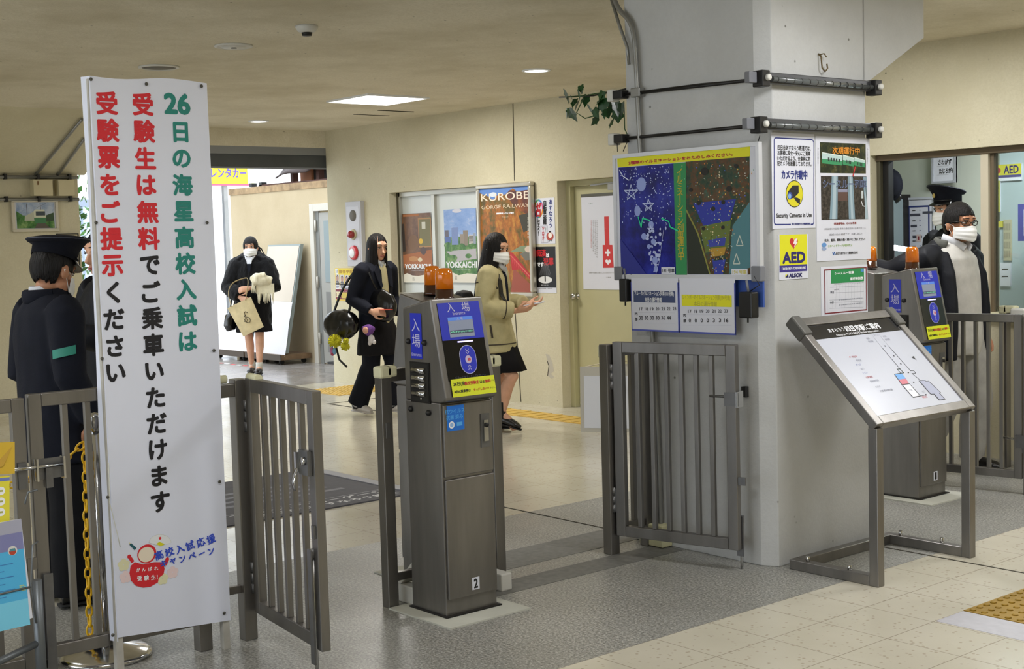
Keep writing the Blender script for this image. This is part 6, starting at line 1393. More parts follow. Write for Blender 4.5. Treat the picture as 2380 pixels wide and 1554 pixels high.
b.tube([gp(*p[:2]) for p in round_off([(q[0], q[1], 0) for q in ((-.14, .10), (-.10, .17), (-.03, .16), (.0, .10), (-.05, .05), (.02, .07), (.03, .02), (-.05, .0), (-.13, -.06), (-.12, -.16), (-.03, -.20), (.07, -.15), (.10, -.06), (.04, -.02), (-.03, -.07), (.0, -.13), (.14, -.10))])], .006, GL, 6, flat_=.4, ref=(0, 1, 0)); b.build('letter', t)
t = thing('scarf', 'folded cream fringed scarf carried on the left arm of the schoolgirl with the tote', 'scarf', world(f, (-.15, .22, 1.08)), f.t.rotation_euler.z)
SCF = clothm('cream_scarf', '#d6cdb0', 60, .95, .2, .5); b = MB(); b.tube([(-.12, .03, .0), (-.05, .05, .02), (.03, .05, .03), (.09, .04, .0)], [.05, .065, .07, .05], SCF, 16); b.tube([(.09, .03, .03), (.03, .08, .06), (-.06, .06, .07)], .045, SCF, 14); b.tube([(.08, .07, -.02), (.07, .08, -.06)], [.03, .015], SCF, 10)
q = baked(b, 'folds', t, SCF, .009, 3, .010, 22); b = MB()
for i in range(11): x = -.14 + i * .017; b.tube([(x, .06, -.10), (x + rr.uniform(-.01, .01), .07, -.20 - rr.uniform(0, .05))], [.010, .003], SCF, 6)
for i in range(5): b.tube([(.06 + i * .008, .09, -.04), (.05 + i * .012, .095, -.12)], [.006, .002], SCF, 6)
b.box((-.15, .03, -.13), (.05, .07, -.02), SCF); b.build('fringe', t)
t = thing('shoulder_bag', 'dark shoulder bag at the hip of the schoolgirl with the tote', 'bag', world(f, (.27, -.02, .62)), f.t.rotation_euler.z)
b = MB(); b.tube([(-.05, 0, .10), (0, 0, .06), (.01, 0, -.04), (0, 0, -.10)], [(.05, .07), (.07, .11), (.08, .13), (.05, .10)], GLOSSB, 16, ref=(1, 0, 0)); baked(b, 'bag', t, GLOSSB, .01, 3, .006, 14)
b = MB(); b.tube([(.0, .06, .10), (-.06, .10, .40), (-.14, .06, .74), (-.15, -.04, .74), (-.08, -.12, .4), (0, -.06, .1)], .008, BLACKP, 8); b.build('strap', t)
# --- small figure glimpsed behind the banner edge
f = Fig('person with dark bobbed hair just visible at the right edge of the banner', (-14.65, 7.33), (.9, -.4)); f.headframe((0, .02, 1.19), -.2, .1); f.head(); f.neck((0, 0, 1.07)); f.torso(.85, (.62, .7, .8, .92, 1.0, 1.05, 1.08))
for q in (-1, 1): f.leg((.065 * q, 0, .62), (.065 * q, .02, .36), (.065 * q, 0, .08), (.07 * q, .13, .03), .85); shoe(f, (.065 * q, 0, .08), (.07 * q, .13, .03)); f.arm((.15 * q, 0, 1.0), (.2 * q, .02, .82), (.16 * q, .15, .72), .85); f.hand((.16 * q, .15, .72), (-.2 * q, .9, -.3), (0, 0, -1), .6, -q)
f.finish(.007); b = MB(); b.tube([V((0, 0, z)) for z in (.50, .7, .85, .98, 1.05, 1.08)], [(.14, .17), (.14, .17), (.12, .16), (.12, .17), (.08, .12), (.06, .07)], KNIT, 20, ref=(0, 1, 0))
for q in (-1, 1): b.tube([(.13 * q, 0, 1.01), (.2 * q, .02, .82), (.165 * q, .13, .735)], [.065, .06, .045], KNIT, 14)
f.part(b, 'coat', KNIT); b = MB(); b.tube([V((0, 0, .6)), V((0, 0, .38))], [.13, .17], SKIRT, 18); f.part(b, 'skirt', SKIRT); f.hair(lambda p: (.03 if abs(p) < .75 else -.12))
# --- woman with long black hair and navy coat, left of the readers
f = Fig('person with long black hair and open navy coat holding a small red ticket', (-9.72, 6.60), (.86, .20)); f.headframe((0, .03, 1.455), -.28, .10); f.head(); f.neck((0, .0, 1.325)); f.torso(.93, (.78, .88, 1.0, 1.15, 1.25, 1.30, 1.335))
f.leg((-.075, 0, .79), (-.08, .10, .46), (-.08, .06, .095), (-.085, .21, .035), .95); f.leg((.075, 0, .79), (.08, -.02, .44), (.08, -.20, .10), (.085, -.06, .032), .95)
shR, elR, wrR = (.175, 0, 1.255), (.235, -.06, 1.01), (.20, .13, .905); f.arm(shR, elR, wrR, .92); f.hand(wrR, (-.15, .95, .05), (-.9, .0, -.4), .75, -1)
shL, elL, wrL = (-.175, 0, 1.255), (-.24, -.04, 1.0), (-.19, .12, .86); f.arm(shL, elL, wrL, .92); f.hand(wrL, (.1, .7, -.6), (1, 0, 0), .6, 1); f.finish()
b = MB(); b.tube([V((0, -.012, z)) for z in (.72, .80, .92, 1.05, 1.17, 1.25, 1.30, 1.33)], [(.115, .19), (.12, .19), (.12, .18), (.12, .18), (.12, .19), (.11, .185), (.085, .14), (.065, .08)], NAVYW, 24, ref=(0, 1, 0))
for sh, el, wr in ((shR, elR, wrR), (shL, elL, wrL)): b.tube([V(sh) + V((-.04 if sh[0] > 0 else .04, 0, .02)), sh, V(sh).lerp(V(el), .5), el, V(el).lerp(V(wr), .5), V(wr) + (V(el) - V(wr)) * .10], [.072, .075, .070, .066, .060, .050], NAVYW, 18)
f.part(b, 'navy_coat', NAVYW, .010, 4, .005, 10)
b = MB(); b.tube([V((0, .035, z)) for z in (.64, .72, .9, 1.05, 1.18, 1.27, 1.32)], [(.095, .11), (.10, .115), (.10, .085), (.095, .07), (.09, .06), (.08, .05), (.05, .04)], KNIT, 22, ref=(0, 1, 0)); kn = f.part(b, 'cream_cardigan', KNIT, .009, 3, .003, 16)
for z in (.74, .84, .94, 1.04):
    b = MB(); b.lathe([(.012, 0), (.011, .006), (.001, .007)], (.0, .1315, z), flat('#3a3228'), 12, axis=(0, 1, 0)); b.build('button', kn)
b = MB(); b.prism([V((-.035, .072, 1.33)), V((.035, .072, 1.33)), V((.015, .10, 1.20)), V((-.015, .10, 1.20))], (0, .014, 0), SHIRT)
for q in (-1, 1): b.tube([V((.045 * q, .02, 1.355)), V((.04 * q, .065, 1.335)), V((.015 * q, .10, 1.29))], [(.016, .005)] * 3, SHIRT, 8)
b.build('shirt_collar', f.t)
b = MB()
for q in (-1, 1): b.prism([V((.06 * q, .06, 1.32)), V((.11 * q, .075, 1.25)), V((.075 * q, .118, 1.10)), V((.045 * q, .112, 1.12))], (0, .012, 0), NAVYW)
b.build('lapels', f.t)
b = MB(); b.tube([V((0, 0, z)) for z in (.86, .76, .62, .525)], [(.115, .135), (.145, .175), (.165, .20), (.172, .21)], SKIRT, 26, ref=(0, 1, 0)); f.part(b, 'skirt', SKIRT, .010, 3, .007, 13)
for hp, kn_, an in (((-.075, 0, .78), (-.08, .10, .46), (-.08, .06, .085)), ((.075, 0, .78), (.08, -.02, .44), (.08, -.19, .09))): b = MB(); b.tube([hp, kn_, V(kn_).lerp(V(an), .6), an], [.09, .083, .086, .092], DPANT, 18); f.part(b, 'trouser_leg', DPANT, .010, 4, .006, 10)
shoe(f, (-.08, .06, .095), (-.085, .22, .035), 'sneaker', SNEAK, None, SNEAK, True); shoe(f, (.08, -.20, .10), (.085, -.05, .032), 'sneaker', SNEAK, None, SNEAK, True)
f.hair(lambda p: (.062 if abs(p) < .55 else (-.30 if abs(p) < .95 else (-.33 if abs(p) < 2.2 else -.36))), r=(.086, .103, .112), flare=.55, taper=1.0)
F2 = f
RDT = flat('#c8442c'); t = thing('ticket', 'small red ticket in the hand of the black-haired woman', 'ticket', world(f, (.18, .24, .925)), f.t.rotation_euler.z - .25); b = MB(); b.box((-.03, -.03, 0), (.03, .10, .003), RDT); b.build('card', t)
t = thing('handbag', 'glossy black handbag hanging behind the black-haired woman', 'bag', world(f, (.27, -.16, .80)), f.t.rotation_euler.z)
b = MB(); b.tube([(0, -.20, .02), (0, -.17, .01), (0, -.10, .0), (0, .05, .0), (0, .13, .02), (0, .16, .03)], [(.03, .03), (.09, .07), (.13, .085), (.135, .085), (.09, .07), (.03, .03)], GLOSSB, 20, ref=(0, 0, 1)); baked(b, 'bag', t, GLOSSB, .009, 3, .010, 9)
b = MB(); b.tube(round_off([(0, -.10, .10), (-.03, -.02, .30), (-.07, .10, .46), (-.09, .15, .47), (-.05, .12, .3), (0, .08, .11)]), .011, GLOSSB, 10); b.build('strap', t)
b = MB(); b.tube([(.05, -.06, -.12), (.055, 0, -.30), (.05, .08, -.36)], .009, BLACKP, 8); b.build('loose_strap', t)
t = thing('shoulder_bag', 'black leather bag held in front of the black-haired woman', 'bag', world(f, (.12, .17, .93)), f.t.rotation_euler.z)
b = MB(); b.tube([(0, -.14, .08), (0, -.11, .07), (0, -.03, .05), (0, .06, .0), (0, .12, -.03), (0, .14, -.04)], [(.02, .015), (.09, .035), (.13, .045), (.135, .045), (.09, .035), (.02, .015)], GLOSSB, 18, ref=(0, 0, 1)); baked(b, 'bag', t, GLOSSB, .009, 3, .006, 10)
b = MB(); b.tube([(0, -.06, .16), (.04, -.1, .3), (.02, -.17, .40)], .009, BLACKP, 8); b.build('strap', t)
PUR = M('purple_plush', '#6b3f88', .9, bmp=.5, bs=90); YPL = M('yellow_fur_plush', '#c9c42a', .95, bmp=.9, bs=60); WPL = M('white_plush', '#d4cfd0', .9, bmp=.3, bs=90)
def charm(label, p, parts, name='keychain'):
    t = thing(name, label, 'keychain', world(F2, p), F2.t.rotation_euler.z, None)
    for nm, fn in parts:
        b = MB(); fn(b); b.build(nm, t)
    return t
def fur(b, c, r, mat, n=220):
    rq = random.Random(int(c[0] * 1000) + 3); b.ball(c, r * .8, mat, 14, 10)
    for i in range(n):
        d = V((rq.gauss(0, 1), rq.gauss(0, 1), rq.gauss(0, 1))).normalized(); b.tube([V(c) + d * r * .7, V(c) + d * r * 1.08], [.006, .0015], mat, 4, caps=False)
charm('yellow pompom keychain on the black handbag, the larger one', (.39, -.14, .665), [('pompom', lambda b: fur(b, (0, 0, 0), .058, YPL)), ('cord', lambda b: b.tube([(0, 0, .05), (-.03, .02, .12)], .003, BLACKP, 6))])
charm('small yellow plush keychain beside the larger pompom', (.38, -.03, .635), [('plush', lambda b: (fur(b, (0, 0, -.01), .04, YPL, 120), fur(b, (.01, .02, .035), .026, YPL, 70))), ('cord', lambda b: b.tube([(0, 0, .05), (-.05, .0, .13)], .003, BLACKP, 6))])
charm('purple and white plush keychain below the ticket hand', (.30, .17, .74), [('head', lambda b: (b.ball((0, 0, .02), (.045, .052, .048), PUR, 18, 12), b.ball((.035, 0, .02), (.018, .032, .03), flat('#cf9a82'), 14, 10))), ('ears', lambda b: (b.ball((0, -.055, .03), (.014, .018, .022), PUR), b.ball((0, .055, .03), (.014, .018, .022), PUR))), ('body', lambda b: (b.ball((0, .03, -.055), (.026, .03, .036), WPL), b.ball((0, .06, -.08), (.016, .018, .02), WPL), b.ball((0, .01, -.09), (.016, .016, .022), WPL)))])
charm('pink and blue plastic charm under the yellow pompom', (.40, -.17, .585), [('charm', lambda b: (b.ball((0, 0, 0), (.018, .02, .03), flat('#b86a9a')), b.ball((0, .03, -.005), (.016, .018, .03), flat('#6a9ac0')), b.ball((0, .005, -.03), (.014, .018, .016), flat('#a83a58')))), ('cord', lambda b: b.tube([(0, 0, .02), (-.01, .02, .07)], .003, BLACKP, 6))])

# --- woman in the beige coat striding right
f = Fig('person in beige coat and white mask striding past the reader with a phone', (-8.10, 6.57), (.80, .60)); f.headframe((0, .05, 1.425), -.45, .14); f.head(); f.neck((0, .02, 1.295)); f.torso(.92, (.74, .84, .96, 1.11, 1.21, 1.265, 1.30), (0, 0, .005, .01, .015, .015, .02))
f.leg((.07, .02, .77), (.08, .16, .44), (.07, .07, .155), (.07, .20, .04), .98); f.leg((-.07, 0, .77), (-.07, .03, .44), (-.07, -.08, .09), (-.07, .08, .03), .98)
shR, elR, wrR = (.165, .02, 1.22), (.225, -.02, .985), (.115, .22, .945); f.arm(shR, elR, wrR, .9); f.hand(wrR, (-.2, .95, .12), (-.5, 0, .85), .45, 1)
shL, elL, wrL = (-.165, .02, 1.22), (-.22, .04, 1.0), (-.06, .26, .985); f.arm(shL, elL, wrL, .9); f.hand(wrL, (.15, .95, .05), (.4, 0, .9), .45, -1); f.finish()
b = MB(); b.tube([V((0, y, z)) for z, y in ((.625, -.01), (.70, -.01), (.85, -.005), (1.0, 0), (1.12, .005), (1.20, .01), (1.26, .01), (1.295, .015))], [(.205, .21), (.195, .205), (.16, .185), (.13, .175), (.12, .185), (.11, .18), (.085, .135), (.065, .08)], BEIGE, 24, ref=(0, 1, 0))
for sh, el, wr in ((shR, elR, wrR), (shL, elL, wrL)): b.tube([V(sh) + V((-.04 if sh[0] > 0 else .04, 0, .02)), sh, V(sh).lerp(V(el), .5), el, V(el).lerp(V(wr), .5), V(wr) + (V(el) - V(wr)) * .10], [.078, .083, .080, .078, .072, .066], BEIGE, 18)
ct = f.part(b, 'beige_coat', BEIGE, .010, 4, .005, 9)
PIPE = flat('#3a3228', .7); b = MB(); a0 = V(shR).lerp(V(elR), .30); u0 = (V(elR) - V(shR)).normalized(); e1 = u0.cross(V((0, 1, 0))).normalized(); e2 = u0.cross(e1)
b.tube([p for p, n_ in snap(ct, [a0 + (e1 * math.cos(k * PI / 10) + e2 * math.sin(k * PI / 10)) * .0845 for k in range(2, 15)])], .004, PIPE, 6); b.build('shoulder_piping', ct); b = MB()
q = V(wrR).lerp(V(elR), .34); u0 = (V(elR) - V(wrR)).normalized(); e1 = u0.cross(V((0, 0, 1))).normalized(); e2 = u0.cross(e1); b.tube([p for p, n_ in snap(ct, [q + (e1 * math.cos(k * PI / 10) + e2 * math.sin(k * PI / 10)) * .074 for k in range(21)])], .004, PIPE, 6, caps=False); b.build('cuff_piping', ct); b = MB()
hem = [V((.20 * math.sin(a), .185 * math.cos(a) - .01, .69)) for a in [PI * .02 + k * PI * .96 / 14 for k in range(15)]]; b.tube([p for p, n_ in snap(ct, hem)], .0045, PIPE, 6); b.build('hem_piping', ct); b = MB()
ribbon(b, snap(ct, [(.178, .03, .84), (.178, .035, .80), (.175, .04, .74)], .001), .014, PIPE); b.build('pocket_trim', ct)
b = MB(); b.tube([V((.0, .06, z)) for z in (.66, .8, 1.0, 1.15, 1.25)], [(.085, .06), (.085, .06), (.082, .055), (.075, .05), (.06, .04)], NAVYW, 18, ref=(0, 1, 0)); f.part(b, 'navy_cardigan', NAVYW, .009, 3, .002)
b = MB()
for q in (-1, 1): b.tube([V((.05 * q, .03, 1.325)), V((.045 * q, .085, 1.30)), V((.012 * q, .12, 1.25))], [(.018, .006)] * 3, SHIRT, 8)
b.prism([V((-.03, .10, 1.30)), V((.03, .10, 1.30)), V((0, .118, 1.20))], (0, .012, 0), SHIRT); b.build('shirt_collar', f.t)
b = MB(); N = 48; vs = []
for z, rx, ry, am in ((.80, .13, .10, 0), (.70, .165, .165, .004), (.60, .185, .19, .008), (.455, .215, .225, .014)):
    for k in range(N): a = 2 * PI * k / N; w = 1 + am * 6 * math.sin(12 * a) / 1.0 * .25; vs.append(V((rx * w * math.cos(a), ry * w * math.sin(a) + .03 * (.8 - z) / .35, z + (.02 if math.sin(a) > .3 and z < .5 else 0))))
b.add(vs, [(i * N + k, i * N + (k + 1) % N, (i + 1) * N + (k + 1) % N, (i + 1) * N + k) for i in range(3) for k in range(N)], SKIRT, True); q = b.build('pleated_skirt', f.t); m = q.modifiers.new('t', 'SOLIDIFY'); m.thickness = .004
for an, to in (((.07, .07, .155), (.07, .20, .04)), ((-.07, -.08, .09), (-.07, .08, .03))): shoe(f, an, to, sock=SHOE)
f.mask(); f.hair(lambda p: (.055 if abs(p) < .45 else (-.26 if abs(p) < 1.0 else (-.30 if abs(p) < 2.0 else -.40))), r=(.087, .104, .113), fall=.10, flare=.7, taper=1.2)
F3 = f
t = thing('smartphone', 'white cased smartphone with a blue mark held by the woman in the beige coat', 'phone', world(f, (.03, .34, .985)), f.t.rotation_euler.z); t.rotation_euler.x = .18
b = MB(); b.box((-.04, -.08, 0), (.04, .08, .010), PAPER); b.build('case', t, .004); b = MB(); b.ball((.0, .0, .011), (.016, .018, .002), flat('#3a7ab8')); b.build('blue_mark', t)
t = thing('backpack', 'black shoulder bag on the back of the woman in the beige coat', 'bag', world(f, (.05, -.185, .98)), f.t.rotation_euler.z)
b = MB(); b.tube([(0, -.02, .12), (0, -.03, .05), (0, -.03, -.06), (0, 0, -.12)], [(.05, .12), (.09, .16), (.09, .16), (.05, .12)], JACK, 18, ref=(0, 1, 0)); baked(b, 'bag', t, JACK, .01, 3, .006, 10)
b = MB(); ribbon(b, [(p - V((.05, -.185, .98)), n_) for p, n_ in snap(ct, dense([(.12, -.16, 1.08), (.12, -.13, 1.20), (.115, -.05, 1.285), (.115, .03, 1.285), (.12, .11, 1.20), (.13, .14, 1.08), (.14, .14, .99)]), .001)], .045, BLACKP); b.build('strap', t)

# --- man in front of the office window
f = Fig('person with glasses and white mask in open dark jacket and pale trousers', (-4.55, 7.28), (.93, .02), skin=SKINM); f.headframe((0, .06, 1.515), -.30, .06); f.head(); f.neck((0, .02, 1.385)); f.torso(1.12, (.80, .90, 1.02, 1.18, 1.29, 1.345, 1.38))
f.leg((-.095, .02, .82), (-.10, .11, .47), (-.10, .08, .09), (-.11, .24, .035), 1.1); f.leg((.095, 0, .82), (.10, .03, .46), (.11, -.14, .11), (.12, .0, .035), 1.1)
shR, elR, wrR = (.21, -.02, 1.30), (.26, -.25, 1.22), (.22, -.46, 1.26); f.arm(shR, elR, wrR, 1.1); f.hand(wrR, (-.1, -.9, .2), (0, 0, -1), .5, 1)
shL, elL, wrL = (-.21, 0, 1.30), (-.27, -.03, 1.03), (-.25, .08, .82); f.arm(shL, elL, wrL, 1.1); f.hand(wrL, (0, .3, -.95), (1, 0, 0), .8, 1); f.finish()
b = MB(); b.tube([V((0, .015, z)) for z in (.72, .80, .92, 1.05, 1.2, 1.3, 1.36, 1.40)], [(.15, .19), (.165, .20), (.165, .195), (.155, .19), (.14, .19), (.12, .18), (.08, .11), (.062, .065)], LGREY, 26, ref=(0, 1, 0)); f.part(b, 'pale_shirt', LGREY, .010, 4, .006, 8)
b = MB(); b.tube([V((0, -.055, z)) for z in (.68, .80, .95, 1.1, 1.22, 1.32, 1.38, 1.41)], [(.135, .225), (.135, .225), (.125, .215), (.12, .215), (.115, .22), (.10, .20), (.075, .13), (.06, .085)], JACK, 26, ref=(0, 1, 0))
for q in (-1, 1): b.tube([V((.15 * q, .03, 1.33)), V((.175 * q, .085, 1.2)), V((.185 * q, .10, 1.0)), V((.19 * q, .09, .70))], [(.045, .035), (.05, .04), (.055, .04), (.06, .04)], JACK, 14, ref=(0, 1, 0))
for sh, el, wr in ((shR, elR, wrR), (shL, elL, wrL)): b.tube([V(sh) + V((-.05 if sh[0] > 0 else .05, 0, .02)), sh, V(sh).lerp(V(el), .5), el, V(el).lerp(V(wr), .5), V(wr) + (V(el) - V(wr)) * .08], [.085, .09, .085, .078, .070, .056], JACK, 18)
f.part(b, 'dark_jacket', JACK, .011, 4, .007, 8)
b = MB(); b.tube([V((.10 * math.sin(a), -.03 - .09 * math.cos(a) + .03, 1.405 - .02 * (1 - math.cos(a)))) for a in [k * .28 - 2.0 for k in range(15)]], [(.030, .012)] * 15, GCOL, 8, ref=(0, 0, 1)); b.build('grey_collar', f.t)
b = MB()
for q in (-1, 1): b.tube([V((.06 * q, -.02, 1.43)), V((.065 * q, .05, 1.405)), V((.03 * q, .115, 1.36))], [(.022, .007)] * 3, SHIRT, 8)
b.build('shirt_collar', f.t)
for hp, kn_, an in (((-.095, .02, .84), (-.10, .11, .47), (-.10, .07, .07)), ((.095, 0, .84), (.10, .03, .46), (.11, -.13, .09))): b = MB(); b.tube([hp, V(hp).lerp(V(kn_), .5), kn_, V(kn_).lerp(V(an), .5), an], [.115, .108, .094, .085, .074], LPANT, 18); f.part(b, 'trouser_leg', LPANT, .010, 4, .007, 9)
shoe(f, (-.10, .08, .09), (-.11, .25, .035)); shoe(f, (.11, -.14, .11), (.12, .0, .035))
f.mask(); f.hair(lambda p: (.046 if abs(p) < .8 else (.0 if abs(p) < 1.3 else (-.005 if abs(p) < 1.75 else -.072))), True, r=(.087, .106, .116))
b = MB(); GF = flat('#1c1614', .3)
for q in (-1, 1):
    b.tube([f.H(.034 * q + .026 * math.cos(2 * PI * k / 16), .102 - .018 * abs(.034 * q + .026 * math.cos(2 * PI * k / 16)) / .06, .0 + .017 * math.sin(2 * PI * k / 16)) for k in range(17)], .0024, GF, 6, caps=False); b.tube([f.H(.060 * q, .088, .006), f.H(.078 * q, .04, .008), f.H(.082 * q, -.02, .0)], .0024, GF, 6)
b.tube([f.H(-.008, .104, .004), f.H(.008, .104, .004)], .0024, GF, 6); b.build('glasses', f.t)
t = thing('black_bag', 'long black bag hanging behind the legs of the man with glasses', 'bag', world(f, (-.30, -.14, .36)), f.t.rotation_euler.z); b = MB(); b.tube([(0, 0, .42), (0, 0, .2), (0, 0, 0)], [(.05, .07), (.06, .11), (.05, .10)], JACK, 16, ref=(1, 0, 0)); baked(b, 'bag', t, JACK, .011, 3, .006, 9); b = MB(); b.tube([(0, -.05, .42), (.02, .06, .52), (.05, .2, .46)], .008, BLACKP, 8); b.build('handle', t)

# --- clerk inside the office
f = Fig('person in dark uniform, peaked cap and white mask inside the office window', (-5.30, 8.50, .02), (-.35, -.93), skin=SKIN); f.headframe((0, .04, 1.60), .05, .10); f.head(); f.neck((0, 0, 1.46)); f.torso(1.08, (.86, .96, 1.1, 1.26, 1.37, 1.43, 1.46))
for q in (-1, 1): f.leg((.09 * q, 0, .88), (.09 * q, .02, .48), (.09 * q, 0, .085), (.10 * q, .16, .03)); shoe(f, (.09 * q, 0, .085), (.10 * q, .17, .03))
arms = []
for q in (-1, 1): sh, el, wr = (.20 * q, 0, 1.37), (.27 * q, .0, 1.10), (.20 * q, .18, .98); arms.append((sh, el, wr)); f.arm(sh, el, wr, 1.05); f.hand(wr, (-.2 * q, .9, -.2), (0, 0, -1), .6, q)
f.finish(.006); b = MB(); b.tube([V((0, 0, z)) for z in (.70, .85, 1.0, 1.15, 1.28, 1.38, 1.43, 1.465)], [(.14, .21), (.14, .21), (.135, .20), (.14, .205), (.14, .22), (.125, .215), (.09, .15), (.065, .08)], BLACKW, 24, ref=(0, 1, 0))
for sh, el, wr in arms: b.tube([V(sh) + V((-.04 if sh[0] > 0 else .04, 0, .02)), sh, V(sh).lerp(V(el), .5), el, V(wr) + (V(el) - V(wr)) * .06], [.078, .08, .074, .068, .054], BLACKW, 16)
f.part(b, 'uniform_coat', BLACKW, .012, 4, .006)
for q in (-1, 1): b = MB(); b.tube([V((.09 * q, 0, .88)), V((.09 * q, .02, .48)), V((.09 * q, .005, .05))], [.10, .085, .08], BLACKW, 16); f.part(b, 'trouser_leg', BLACKW, .012, 4, .004)
b = MB(); b.tube([V((.055 * math.cos(a), .062 * math.sin(a), 1.475)) for a in [2 * PI * k / 20 for k in range(21)]], [(.022, .007)] * 21, SHIRT, 8, caps=False, ref=(0, 0, 1)); b.build('shirt_collar', f.t)
f.mask(); f.hair(lambda p: (.06 if abs(p) < .8 else (-.01 if abs(p) < 1.4 else (-.01 if abs(p) < 1.8 else -.07))), True); f.cap(.05)
# ------------------------------------------------------------------ office behind the window
OFW = M('office_wall', '#c2c8bd', .7, var=.04, vs=2); OFB = M('office_wall_blue', '#a7b6bb', .7, var=.04, vs=2)
mb = MB(); mb.box((-7.35, 10.05, 0), (-2.3, 10.2, 2.55), OFW); mb.box((-7.5, YB + .22, 0), (-7.35, 10.2, 2.55), OFW); mb.box((-2.4, YB + .22, 0), (-2.25, 10.2, 2.55), OFW)
mb.box((-7.5, YB + .22, 2.5), (-2.25, 10.2, 2.62), OFW); mb.box((-5.80, 9.99, 0), (-2.4, 10.05, 2.5), OFB)
o = struct('wall_office', mb)
t = thing('ceiling_light', 'square lit ceiling panel inside the office', 'ceiling light', (-4.9, 9.1, 2.5)); b = MB(); b.box((-.6, -.15, -.02), (.6, .15, 0), LIT); b.build('diffuser', t)
l = bpy.data.lights.new('office_glow', 'AREA'); l.shape = 'RECTANGLE'; l.size = 1.2; l.size_y = .3; l.energy = 60; l.color = (.92, .98, 1); lo = bpy.data.objects.new('office_glow', l); COL.objects.link(lo); lo.parent = t; lo.location = (0, 0, -.03)
def glass_mat():
    m, nt, b = base('clear_window_glass'); nt.nodes.remove(b); tr = nd(nt, 'ShaderNodeBsdfTransparent'); gl = nd(nt, 'ShaderNodeBsdfGlossy'); gl.inputs['Roughness'].default_value = .02; tr.inputs[0].default_value = (.90, .94, .92, 1)
    fr = nd(nt, 'ShaderNodeFresnel'); fr.inputs[0].default_value = 1.5; mx = nd(nt, 'ShaderNodeMixShader'); out = [n for n in nt.nodes if n.type == 'OUTPUT_MATERIAL'][0]
    nt.links.new(fr.outputs[0], mx.inputs[0]); nt.links.new(tr.outputs[0], mx.inputs[1]); nt.links.new(gl.outputs[0], mx.inputs[2]); nt.links.new(mx.outputs[0], out.inputs[0]); return m
GLASS = glass_mat()
t = thing('window_2', 'office service window with pale mullion', 'window', (BOO[0], YB, 0)); t['kind'] = 'structure'; o = V(t.location); x0, z0, x1, z1 = BOO
b = MB(); yy = YB + .10; BRF = M('brown_window_frame', '#6b5d48', .5, .2)
b.box(V((x0, yy - .03, z0)) - o, V((x0 + .03, yy + .02, z1)) - o, DFR); b.box(V((x0 + .03, yy, z0)) - o, V((x0 + .075, yy + .06, z1)) - o, DARKM)
b.box(V((x0, yy - .04, z1 - .04)) - o, V((x1, yy + .06, z1)) - o, BRF); b.box(V((x0, YB - .03, z0 - .03)) - o, V((x1, yy + .12, z0 + .015)) - o, M('cream_sill', '#c9c3a2', .5)); b.build('window_frame', t, .003)
mxx = onY(2296, 450, yy).x; b = MB(); b.box(V((mxx - .035, yy - .03, z0)) - o, V((mxx + .02, yy + .05, z1 - .04)) - o, M('pale_mullion', '#c9bfa8', .5)); b.box(V((mxx + .02, yy - .005, z0)) - o, V((mxx + .045, yy + .05, z1 - .04)) - o, BRF); b.build('mullion', t, .002)
b = MB(); b.box(V((mxx + .045, yy + .02, z0)) - o, V((x1, yy + .026, z1 - .04)) - o, GLASS); b.build('pane', t)
YO = 10.04; YO2 = 9.985
def oboard(name, label, cat, tl, br, y, draw, mat=None, frame=None):
    a, c = onY(*tl, y), onY(*br, y); w, h = c.x - a.x, a.z - c.z; t = thing(name, label, cat, (a.x, y, c.z)); b = MB(); b.box((0, -.012, 0), (w, .004, h), mat or PAPER); b.build('board', t)
    if frame:
        f = MB(); q = .018
        for p_, r_ in (((0, 0), (w, q)), ((0, h - q), (w, h)), ((0, q), (q, h - q)), ((w - q, q), (w, h - q))): f.box((p_[0], -.02, p_[1]), (r_[0], .004, r_[1]), frame)
        f.build('frame', t)
    b = MB(); S = Sheet(b, V((0, -.0135, 0)), UX, (0, 0, 1), (0, -1, 0)); draw(S, w, h)
    if b.v: b.build('print', t)
    return t
def d_wb(S, w, h):
    BL = flat('#35407a'); S.frame(.05, .05, w - .05, h - .07, .014, BL, 1)
    for q in range(14): S.rect(w * .52, h * (.14 + .055 * q), w * .55, h * (.14 + .055 * q) + .008, BL, 1); S.rect(.09, h * (.14 + .055 * q), .12, h * (.14 + .055 * q) + .006, INK, 1)
    for x, z, s in ((.22, .80, .1), (.62, .82, .1), (.24, .68, .06), (.3, .56, .09), (.26, .42, .12), (.7, .42, .16), (.7, .38, .16), (.25, .3, .1)): S.rect(w * x, h * z, w * x + s, h * z + .02, flat('#4a4c58'), 1)
    S.rect(w * .42, h * .52, w * .56, h * .60, flat('#d9c4c0'), 2); S.rect(w * .47, h * .54, w * .51, h * .58, flat('#8a3038'), 3); S.rect(w * .3, .07, w * .6, .10, RED, 2)
oboard('whiteboard', 'white duty board with a blue outline on the office wall', 'whiteboard', (2101, 460), (2176, 673), YO2, d_wb, frame=flat('#c2c6d0'))
def d_mot(S, w, h):
    for i, s in enumerate(('あわてず', 'さわがず', 'たじろがず')): S.text(s, w * (.24 + .04 * i), h * (.72 - .23 * i), w * (.70 + .12 * i), h * (.86 - .23 * i), INK, 1, .0014); S.rect(w * .22, h * (.68 - .23 * i), w * .7, h * (.685 - .23 * i), flat('#9a9aa0'), 1)
oboard('slogan_board', 'white framed slogan board high on the office wall', 'board', (2167, 340), (2224, 424), YO2, d_mot, frame=flat('#a9acb4'))
def d_aed2(S, w, h): S.rect(0, h * .35, w, h, flat('#c4bf3c'), 1); S.rect(0, h * .2, w, h * .35, flat('#4a4680'), 1); S.ell(w * .2, h * .65, w * .09, h * .18, flat('#a03038'), 2, 14); S.text('AED', w * .4, h * .45, w * .9, h * .9, flat('#241c66'), 2, .002)
